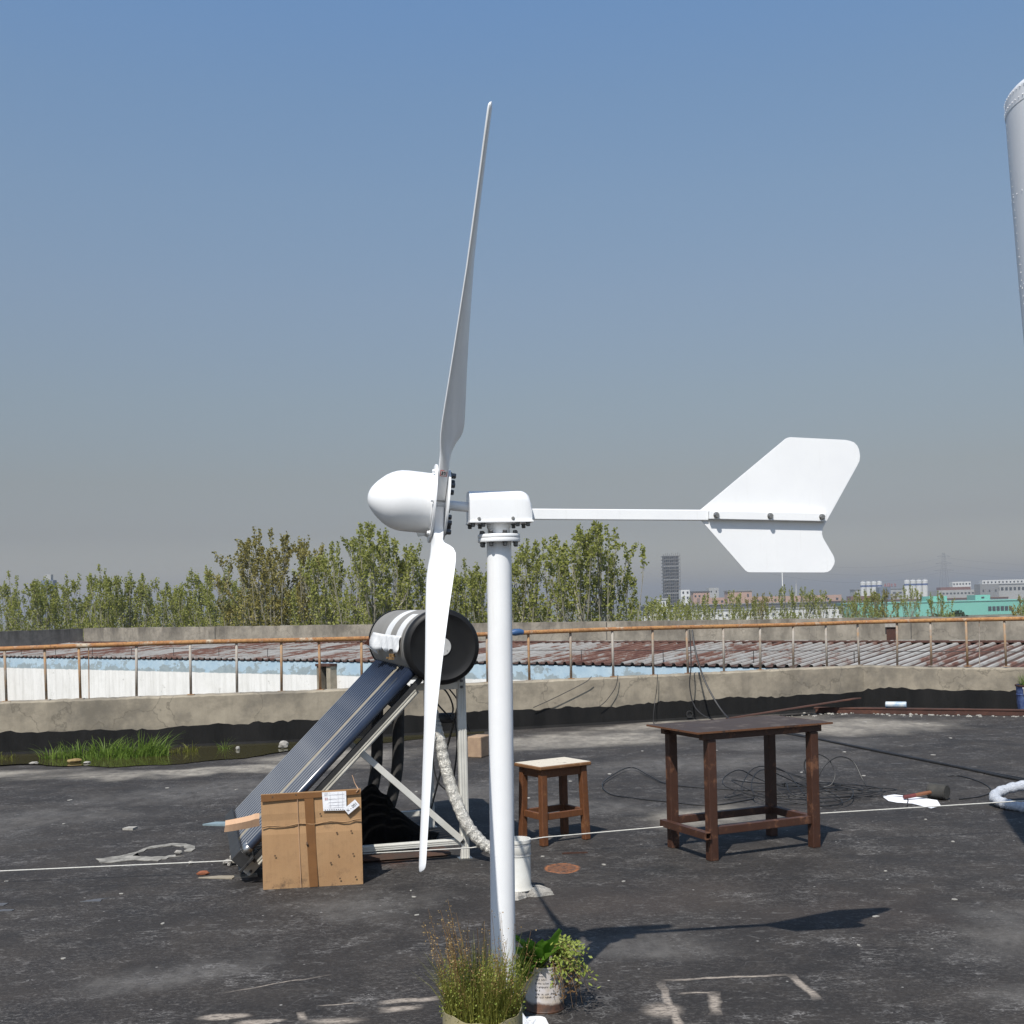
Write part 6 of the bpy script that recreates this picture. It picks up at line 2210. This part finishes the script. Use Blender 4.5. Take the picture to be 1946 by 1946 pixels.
# concrete block
b = MB()
b.box((0, 0, 0.115), (0.165, 0.24, 0.23))
o = b.build('concrete_block', 'concrete_block', None, bevel=0.012)
o.location = (-0.40, 12.98, 0)
o.rotation_euler = (0, 0, R(-24))
tag(o, 'tan concrete block on the roof between the heater post and the white pole', 'block')
# rubble heap at the heater foot
rh = random.Random(40)
hp = MB()
bm = bmesh.new()
for k in range(34):
    M = Matrix.Translation((rh.gauss(0, 0.045), rh.gauss(0, 0.045), 0.012 + 0.07 * rh.random() ** 2)) @ Matrix.Rotation(rh.uniform(0, 6), 4, 'Z') @ Matrix.Diagonal((rh.uniform(0.02, 0.05), rh.uniform(0.02, 0.04), rh.uniform(0.015, 0.035), 1))
    res = bmesh.ops.create_icosphere(bm, subdivisions=1, radius=0.6, matrix=M)
    for v in res['verts']:
        v.co += Vector((rh.uniform(-0.004, 0.004), rh.uniform(-0.004, 0.004), rh.uniform(-0.004, 0.004)))
me = bpy.data.meshes.new('rubble_heap')
bm.to_mesh(me)
bm.free()
me.materials.append(MAT['mortar'])
o = link('rubble_heap', me)
o.location = (-1.83, 7.75, 0)
stuff(o)
tag(o, 'small heap of crumbled pale mortar at the foot of the solar tubes', 'rubble')
lump('stone_chunk', 'chip', (-2.33, 8.12, 0), (0.05, 0.04, 0.03), 0.3, 'small grey stone chip near the rubble heap, above the rope', 'stone', 3)
lump('stone_chunk', 'chip', (-2.15, 7.78, 0), (0.035, 0.03, 0.025), 0.8, 'tiny pale stone chip just left of the rubble heap', 'stone', 5)
lump('brick_fragment', 'chip_brown', (-1.985, 7.45, 0), (0.085, 0.045, 0.03), 0.2, 'orange brown brick fragment beside the rope left of the box', 'brick piece', 6)
lump('stone_chunk', 'chip', (4.27, 9.95, 0), (0.12, 0.07, 0.05), 0.1, 'pale stone lump on the black cable at the right edge', 'stone', 7)
# dried mortar splash
def flat_patch(name, mat, c, outline, th, label, cat, rz=0.0, group=None):
    b = MB()
    b.prism(outline, Matrix.Identity(4), 0.0, th)
    o = b.build(name, mat, None)
    o.location = c
    o.rotation_euler = (0, 0, rz)
    tag(o, label, cat, group)
    return o
rs = random.Random(17)
def ragged(pts, amp, n=3):
    res = []
    for a, c in zip(pts, pts[1:] + pts[:1]):
        for k in range(n):
            t = k / n
            res.append((a[0] + (c[0] - a[0]) * t + rs.uniform(-amp, amp), a[1] + (c[1] - a[1]) * t + rs.uniform(-amp, amp)))
    return res
spl = [(-2.86, 8.00), (-2.80, 7.90), (-2.70, 7.88), (-2.55, 7.93), (-2.42, 7.90), (-2.34, 7.98), (-2.28, 8.02), (-2.33, 8.06), (-2.45, 8.02), (-2.56, 8.05), (-2.64, 8.08), (-2.58, 8.30), (-2.47, 8.40), (-2.36, 8.36), (-2.31, 8.22), (-2.27, 8.18), (-2.27, 8.28), (-2.33, 8.45), (-2.46, 8.50), (-2.60, 8.40), (-2.68, 8.15), (-2.76, 8.05)]
MAT['mortar_thin'] = simple('mortar_thin', (0.33, 0.315, 0.28), (0.10, 0.095, 0.085), 11, 0.95, bump=0.5)
flat_patch('mortar_splash', 'mortar_thin', (0, 0, 0.001), ragged(spl, 0.022, 3), 0.004, 'curved white splash of dried mortar on the black roof at left', 'mortar splash')
flat_patch('blue_sheet', 'sheet_blue', (-2.42, 9.2, 0.0), [(-0.02, -0.02), (0.26, -0.10), (0.28, 0.06), (0.06, 0.07)], 0.012, 'pale blue sheet metal strip sticking out behind the solar tubes', 'metal sheet')
flat_patch('board_scrap', 'chip', (-2.98, 9.10, 0.0), [(-0.045, -0.03), (0.04, -0.05), (0.05, 0.035), (-0.02, 0.045)], 0.015, 'small pale board scrap alone on the roof at left', 'scrap')
flat_patch('glass_shard', 'shard', (-3.00, 6.80, 0.0), [(-0.06, -0.035), (0.05, -0.03), (0.055, 0.03), (-0.05, 0.045)], 0.004, 'larger grey flat shard in the left foreground of the roof', 'shard')
flat_patch('glass_shard', 'shard', (-2.90, 6.66, 0.0), [(-0.04, -0.02), (0.05, -0.015), (0.055, 0.02), (-0.02, 0.025)], 0.004, 'smaller grey flat shard just below the larger one', 'shard')
flat_patch('glass_shard', 'shard', (-2.45, 6.84, 0.0), [(-0.08, -0.02), (0.04, -0.025), (0.03, 0.03), (0.07, 0.06), (-0.02, 0.03)], 0.004, 'angular grey shard left of the box foot in the foreground', 'shard')
flat_patch('wood_sliver', 'table_steel', (0.37, 7.82, 0.0), [(-0.08, -0.01), (0.09, 0.0), (0.08, 0.012), (-0.06, 0.012)], 0.008, 'thin brown wood sliver in front of the stool', 'wood scrap')
flat_patch('tan_sliver', 'concrete', (-1.87, 7.36, 0.0), [(-0.12, 0.0), (0.10, -0.05), (0.11, 0.03), (0.0, 0.04)], 0.006, 'flat tan sliver of board under the tube holder', 'scrap')
chips = [(0.62, 7.0, .03), (-0.63, 6.9, .02), (-0.60, 6.75, .03), (-0.55, 6.35, .035), (0.16, 7.75, .035), (0.54, 7.46, .04), (1.83, 6.1, .05), (2.2, 7.1, .03), (2.35, 6.4, .035), (3.0, 8.7, .04), (2.7, 11.2, .06), (3.2, 10.9, .07), (3.5, 12.6, .07), (2.2, 13.0, .06), (4.3, 12.2, .08), (5.0, 13.6, .07), (0.9, 11.4, .07), (0.5, 11.0, .06), (1.4, 13.1, .06), (-3.3, 11.2, .06), (-4.0, 10.6, .06), (-2.6, 11.0, .05), (-5.2, 11.4, .07), (-3.6, 9.4, .04), (-2.35, 7.0, .03), (-1.9, 6.3, .03), (-3.2, 7.4, .03), (3.6, 7.6, .03), (2.9, 7.9, .04), (1.6, 5.6, .03), (-2.2, 5.7, .03), (4.6, 15.6, .09), (5.3, 15.2, .08), (-1.6, 9.6, .05), (-0.9, 10.6, .05), (0.1, 10.1, .05)]
rc2 = random.Random(88)
for x, y, s in chips:
    s *= 0.62
    pts = [(s * rc2.uniform(0.5, 1.0) * math.cos(a), s * 0.6 * rc2.uniform(0.5, 1.0) * math.sin(a)) for a in [k * 1.2566 for k in range(5)]]
    flat_patch('paint_chip', 'chip', (x, y, 0.0), pts, 0.004, 'small pale flake lying loose on the black roof', 'debris', rc2.uniform(0, 6.28), 'loose flakes on the roof')
# litter in the puddle
lump('foam_scrap', 'chip', (-5.40, 13.28, 0.0), (0.11, 0.06, 0.03), 0.2, 'white foam scrap at the front left of the grass in the puddle', 'litter', 21)
lump('litter_bag', 'weed_seed', (-4.95, 13.28, 0.0), (0.15, 0.08, 0.06), 0.4, 'yellow green litter wrapper at the foot of the big grass tuft', 'litter', 22)
lump('foam_scrap', 'chip', (-4.78, 13.20, 0.0), (0.10, 0.06, 0.03), 1.1, 'white foam scrap touching the yellow green wrapper', 'litter', 23)
lump('plastic_cup', 'chip', (-2.78, 14.2, 0.0), (0.13, 0.10, 0.10), 0.1, 'crumpled pale plastic cup floating in the dark puddle', 'litter', 24)
lump('foam_scrap', 'chip', (-3.32, 14.15, 0.0), (0.06, 0.05, 0.05), 0.5, 'small round white scrap in the puddle left of the plastic cup', 'litter', 25)
lump('foam_scrap', 'chip', (-2.36, 14.35, 0.0), (0.06, 0.05, 0.05), 0.5, 'small round white scrap in the puddle right of the plastic cup', 'litter', 26)

# mallet and white rag
mal = thing('rubber_mallet', 'black rubber mallet with a brown and red wooden handle on the roof', 'mallet', (3.40, 9.55, 0), R(10))
b = MB()
b.lathe([(0.055, -0.075), (0.063, -0.068), (0.063, 0.068), (0.055, 0.075)], 28, axis_M((0, 0, 0.063), (0.55, -0.83, 0)))
b.build('mallet_head', 'rubber', mal, smooth=True)
b = MB()
b.tube([(-0.06, 0.0, 0.062), (-0.14, 0.0, 0.052), (-0.20, 0.0, 0.044)], [0.015, 0.016, 0.015], 12)
b.build('handle', 'handle_wood', mal, smooth=True)
b = MB()
b.tube([(-0.20, 0.0, 0.044), (-0.30, 0.0, 0.032)], [0.0165, 0.017], 12)
b.build('handle_grip', 'handle_red', mal, smooth=True)
b = MB()
rg = [(2.98, 9.50), (3.00, 9.72), (3.12, 9.78), (3.26, 9.62), (3.36, 9.46), (3.30, 9.22), (3.19, 9.12), (3.12, 9.36), (3.02, 9.42)]
b.prism(rg, Matrix.Identity(4), 0.003, 0.010)
tag(b.build('white_rag', 'paper', None, bevel=0.003), 'bright white scrap of cloth beside the rubber mallet', 'cloth')

# cables
def cable(name, pts, r, label, cat='cable', mat='cable', n=8, seg=8):
    b = MB()
    b.tube(smooth_path(pts, n), r, seg)
    return tag(b.build(name, mat, None, smooth=True), label, cat)
rcab = random.Random(52)
tp = []
for k in range(46):
    a = k * 0.93 + rcab.uniform(-0.25, 0.25)
    rx_ = 0.44 + 0.22 * math.sin(k * 0.37) + rcab.uniform(-0.1, 0.1)
    ry_ = 0.42 + 0.18 * math.cos(k * 0.51) + rcab.uniform(-0.1, 0.1)
    z = 0.008 + 0.05 * rcab.random() + (0.16 * max(0, math.sin(a - 0.6)) if k % 7 in (2, 3) else 0)
    tp.append((2.42 + rx_ * math.cos(a) + 0.10 * math.sin(k * 0.2), 9.85 + ry_ * math.sin(a) + 0.14 * math.cos(k * 0.17), z))
cable('cable_tangle', [(1.9, 10.0, 0.01), (1.75, 9.75, 0.01)] + tp + [(2.95, 9.7, 0.01), (3.15, 9.6, 0.012), (3.05, 9.25, 0.01)], 0.0046, 'tangled heap of thin black cable on the roof behind the table', 'cable', 'cable', 6, 6)
cable('loose_cable', [(1.95, 9.75, 0.006), (1.55, 9.5, 0.006), (1.2, 9.75, 0.006), (0.95, 9.95, 0.01), (0.80, 10.2, 0.006), (0.78, 10.7, 0.02), (1.0, 11.4, 0.03), (1.15, 11.6, 0.03), (1.25, 11.1, 0.02), (1.38, 10.6, 0.01), (1.8, 10.3, 0.006), (2.2, 10.1, 0.01)], 0.0055, 'single loop of thin black cable between the stool and the table')
cable('loop_cable', [(2.55, 10.3, 0.02), (2.52, 10.35, 0.20), (2.60, 10.32, 0.29), (2.72, 10.3, 0.24), (2.76, 10.25, 0.12), (2.70, 10.2, 0.03), (2.60, 10.22, 0.04), (2.66, 10.25, 0.18), (2.80, 10.3, 0.26), (2.93, 10.3, 0.22), (2.98, 10.2, 0.08), (3.0, 10.1, 0.01)], 0.0055, 'upright curl of black cable on top of the tangle right of the table leg')
cable('power_cable', [(2.50, 16.50, 1.24), (2.52, 16.30, 0.90), (2.62, 16.10, 0.50), (2.80, 15.75, 0.12), (2.95, 15.3, 0.02), (3.34, 14.4, 0.01), (3.62, 13.3, 0.012), (3.95, 12.1, 0.012), (4.2, 11.2, 0.012), (4.40, 10.4, 0.012), (4.7, 9.6, 0.012)], 0.013, 'thick black cable running from the railing across the roof to the right edge')
cable('power_cable', [(2.47, 16.52, 1.24), (2.45, 16.33, 0.80), (2.42, 16.30, 0.45), (2.50, 16.2, 0.15), (2.75, 15.8, 0.02), (3.2, 14.6, 0.01), (3.6, 13.5, 0.01), (4.0, 12.1, 0.01), (4.15, 11.5, 0.01), (4.33, 10.9, 0.01), (4.5, 10.35, 0.01), (4.75, 9.4, 0.01)], 0.008, 'thinner black cable beside the thick one, hanging down the parapet and crossing the roof')
cable('thin_cable', [(3.55, 9.5, 0.006), (3.75, 9.6, 0.006), (3.95, 9.85, 0.006), (4.05, 10.3, 0.006), (4.02, 10.7, 0.006), (3.92, 10.75, 0.006)], 0.005, 'thin black cable curling right of the mallet head')
cable('wall_wire', [(1.05, 15.98, 0.66), (0.95, 15.96, 0.58), (0.55, 15.84, 0.40), (0.25, 15.75, 0.28)], 0.005, 'thin wire hanging slantwise on the parapet right of the pole', 'wire')
cable('wall_wire', [(1.42, 16.12, 0.66), (1.38, 16.10, 0.50), (1.25, 16.05, 0.33), (1.15, 16.02, 0.25)], 0.005, 'thin wire curving down the parapet behind the stool', 'wire')
cable('wall_wire', [(1.98, 16.30, 0.65), (1.96, 16.27, 0.45), (1.92, 16.22, 0.25), (1.86, 15.9, 0.03), (1.9, 15.6, 0.01)], 0.005, 'thin wire falling straight down the parapet left of the table', 'wire')

# rope stretched between heater frame and table, on to both sides
def rope(pts, label):
    b = MB()
    b.tube(pts, 0.0042, 6)
    return tag(b.build('white_rope', 'rope', None, smooth=True), label, 'rope')
rope([(-6.5, 7.15, 0.03), (-3.19, 7.34, 0.080), (-1.62, 7.47, 0.085)], 'thin white rope running left from the heater foot to the picture edge')
rope([(-1.62, 7.47, 0.085), (-0.3, 7.62, 0.095), (0.178, 7.84, 0.108), (1.02, 7.92, 0.146)], 'thin white rope between the heater frame and the table leg, passing the stool')
rope([(1.935, 7.86, 0.215), (3.2, 8.0, 0.235), (5.2, 8.25, 0.27)], 'thin white rope running right from the table leg to the wrapped tube')

# wrapped tube loop
lo = thing('wrapped_tube', 'bent tube wrapped in white foam lying in a loop at the right edge', 'tube', (0, 0, 0))
b = MB()
lp_ = smooth_path([(4.9, 9.35, 0.16), (4.4, 9.35, 0.15), (4.05, 9.38, 0.125), (3.85, 9.35, 0.095), (3.72, 9.22, 0.065), (3.72, 9.05, 0.045), (3.82, 8.92, 0.03), (3.92, 8.87, 0.025)], 10)
rl_ = random.Random(6)
b.tube(lp_, [0.040 + rl_.uniform(-0.006, 0.006) if i < len(lp_) - 8 else 0.034 - 0.001 * (i - len(lp_) + 8) for i in range(len(lp_))], 12)
b.build('foam_wrap', 'wrap', lo, smooth=True)
b = MB()
b.tube(smooth_path([(3.90, 8.875, 0.024), (4.1, 8.86, 0.018), (4.5, 8.95, 0.018), (5.0, 9.1, 0.02)], 6), 0.015, 10)
b.build('bare_tube', 'plastic_white', lo, smooth=True)
b = MB()
b.tube(smooth_path([(4.05, 9.25, 0.11), (4.3, 9.25, 0.13), (4.9, 9.25, 0.15)], 8), [0.05 + 0.02 * rl_.random() for _ in range(17)], 10)
b.build('wrap_bundle', 'wrap', lo, smooth=True)
b = MB()
b.add([(3.86, 8.93, 0.03), (3.93, 8.88, 0.035), (3.92, 8.80, 0.004), (3.80, 8.82, 0.004)], [(0, 1, 2, 3)])
o = b.build('wrap_end', 'wrap', lo, fix=False)
md = o.modifiers.new('solid', 'SOLIDIFY')
md.thickness = 0.004

# ------------------------------------------------------------------ debris along the right parapet
b = MB()
d0, d1 = Vector((4.3, 16.98, 0)), Vector((8.6, 15.12, 0))
b.bar(d0 + Vector((0, 0, 0.075)), d1 + Vector((0, 0, 0.075)), 0.14, 0.012)
b.bar(d0 + Vector((0, -0.06, 0.036)), d1 + Vector((0, -0.06, 0.036)), 0.012, 0.066)
tag(b.build('rusty_angle_iron', 'rust', None), 'long rusty steel angle lying along the foot of the parapet at right', 'steel beam')
b = MB()
b.bar((2.95, 16.30, 0.02), (4.9, 16.92, 0.20), 0.20, 0.014, (0, 0.1, 1))
o = b.build('rusty_plate', 'rust', None)
tag(o, 'rusty steel strip leaning with one end up on the angle iron behind the table', 'steel plate')
b = MB()
b.tube([(5.20, 16.60, 0.127), (5.46, 16.49, 0.127)], 0.045, 16)
tag(b.build('litter_bottle', 'bottle', None, smooth=True, bevel=0.01), 'blue and white plastic bottle lying on the angle iron by the parapet', 'bottle')
rd = random.Random(61)
bm = bmesh.new()
for k in range(150):
    t = rd.random()
    x = 3.3 + 4.6 * t
    yb = (16.45 + 0.30 * (x - 3.3)) if x < 4.9 else (16.62 - 0.47 * (x - 4.9))
    s = rd.uniform(0.015, 0.05)
    M = Matrix.Translation((x, yb + rd.gauss(-0.10, 0.10), 0.008)) @ Matrix.Rotation(rd.uniform(0, 6), 4, 'Z') @ Matrix.Diagonal((s * rd.uniform(0.8, 2), s, s * 0.6, 1))
    bmesh.ops.create_icosphere(bm, subdivisions=1, radius=0.5, matrix=M)
me = bpy.data.meshes.new('rubble_grit')
bm.to_mesh(me)
bm.free()
me.materials.append(MAT['chip'])
o = link('rubble_grit', me)
stuff(o)
tag(o, 'pale grit and crumbs strewn along the foot of the right parapet', 'rubble')
# blue pail with grass
pl = thing('blue_pail', 'dented blue and white metal pail with grass growing in it at the right edge', 'pail', (7.02, 16.05, 0.0), R(10))
b = MB()
b.lathe([(0.175, 0.0), (0.178, 0.01), (0.195, 0.15), (0.198, 0.26), (0.203, 0.265), (0.203, 0.275), (0.198, 0.28), (0.205, 0.385), (0.215, 0.392), (0.213, 0.402), (0.200, 0.400), (0.198, 0.34)], 36, None, True, False)
b.build('pail_body', 'can_blue', pl, smooth=True)
b = MB()
b.lathe([(0.2135, 0.380), (0.2175, 0.392), (0.2155, 0.404), (0.199, 0.404)], 36, None, False, False)
b.build('rim', 'rust', pl, smooth=True)
b = MB()
vs2 = []
for k in range(9):
    a = R(205 + 4.2 * k)
    for z in (0.02, 0.15, 0.27, 0.375):
        wdt = 1.0
        vs2.append(((0.1835 + 0.028 * z / 0.4 + 0.010) * math.cos(a + 0.1 * math.sin(z * 9)), (0.1835 + 0.028 * z / 0.4 + 0.010) * math.sin(a + 0.1 * math.sin(z * 9)), z))
b.add(vs2, [(k * 4 + j, (k + 1) * 4 + j, (k + 1) * 4 + j + 1, k * 4 + j + 1) for k in range(8) for j in range(3)])
b.build('pale_panel', 'label_silver', pl, smooth=True, fix=False)
tm = text_mesh('IL', 0.10, 'ink')
aa = R(214)
dd = Vector((math.cos(aa), math.sin(aa), 0))
place('pail_lettering', tm, pl, frame(dd * 0.222 + Vector((0, 0, 0.325)), Vector((0, 0, 1)).cross(dd), (0, 0, 1), dd))
b = MB()
b.lathe([(0.197, 0.34), (0.002, 0.36)], 24, None, False, False)
b.build('soil', 'soil', pl)
b = MB()
blades(b, random.Random(71), 260, 0, 0, 0.16, 0.34, 0.08, 0.24, 0.012, 0.5)
b.build('grass_blades', 'grass', pl, fix=False)

# ------------------------------------------------------------------ riveted vertical turbine at the right edge
vt = thing('vertical_turbine', 'tall grey riveted sheet metal wind turbine drum cut by the right picture edge', 'wind turbine', (3.06, 6.0, 0.0))
def vr(z):
    return 0.4605 - 0.046 * max(0, (4.12 - z)) - 0.006 * max(0, 4.12 - z) ** 2
b = MB()
prf = []
for k in range(25):
    z = 2.05 + (4.19 - 2.05) * k / 24
    prf.append((vr(z), z))
prf += [(vr(4.19) - 0.006, 4.205), (vr(4.19) - 0.022, 4.222), (vr(4.19) - 0.05, 4.232), (0.05, 4.25)]
b.lathe(prf, 72, None, True, True)
drum = b.build('sheet_drum', 'metal_sheet', vt, smooth=True)
b = MB()
b.lathe([(vr(4.12) + 0.001, 4.112), (vr(4.16) + 0.0015, 4.150), (vr(4.19) + 0.001, 4.190)], 72, None, False, False)
b.build('top_band', 'metal_sheet', vt, smooth=True)
b = MB()
bmv = bmesh.new()
def rivet(a, z, s=0.0048, dr=0.0):
    s *= 0.55 + 0.25 * ((a * 37.7 + z * 91.3) % 1.0)
    a += 0.006 * (((a * 57.1 + z * 13.7) % 1.0) - 0.5)
    r_ = vr(z) + dr
    bmesh.ops.create_icosphere(bmv, subdivisions=1, radius=s, matrix=Matrix.Translation((r_ * math.cos(a), r_ * math.sin(a), z)))
for k in range(90):
    rivet(2 * math.pi * k / 90, 4.135, 0.0055, 0.003)
    rivet(2 * math.pi * k / 90 + 0.03, 4.185, 0.0055, 0.003)
for k in range(45):
    for z0 in (3.68, 3.22):
        rivet(2 * math.pi * k / 45, z0 + 0.02 * math.sin(2 * math.pi * k / 45))
for sa in (200, 236, 272, 308, 344, 20, 56, 92, 128, 164):
    for k in range(50):
        z = 2.1 + 0.041 * k
        rivet(R(sa + 3.0 * (4.1 - z) * 3), z)
me = bpy.data.meshes.new('rivets')
bmv.to_mesh(me)
bmv.free()
me.materials.append(MAT['metal_sheet'])
stuff(link('rivets', me, vt))
b = MB()
b.lathe([(0.05, 0.02), (0.05, 2.1)], 24)
b.build('mast', 'metal_sheet', vt, smooth=True)
b = MB()
b.box((0, 0, 0.01), (0.5, 0.5, 0.02))
b.build('base_plate', 'metal_sheet', vt)
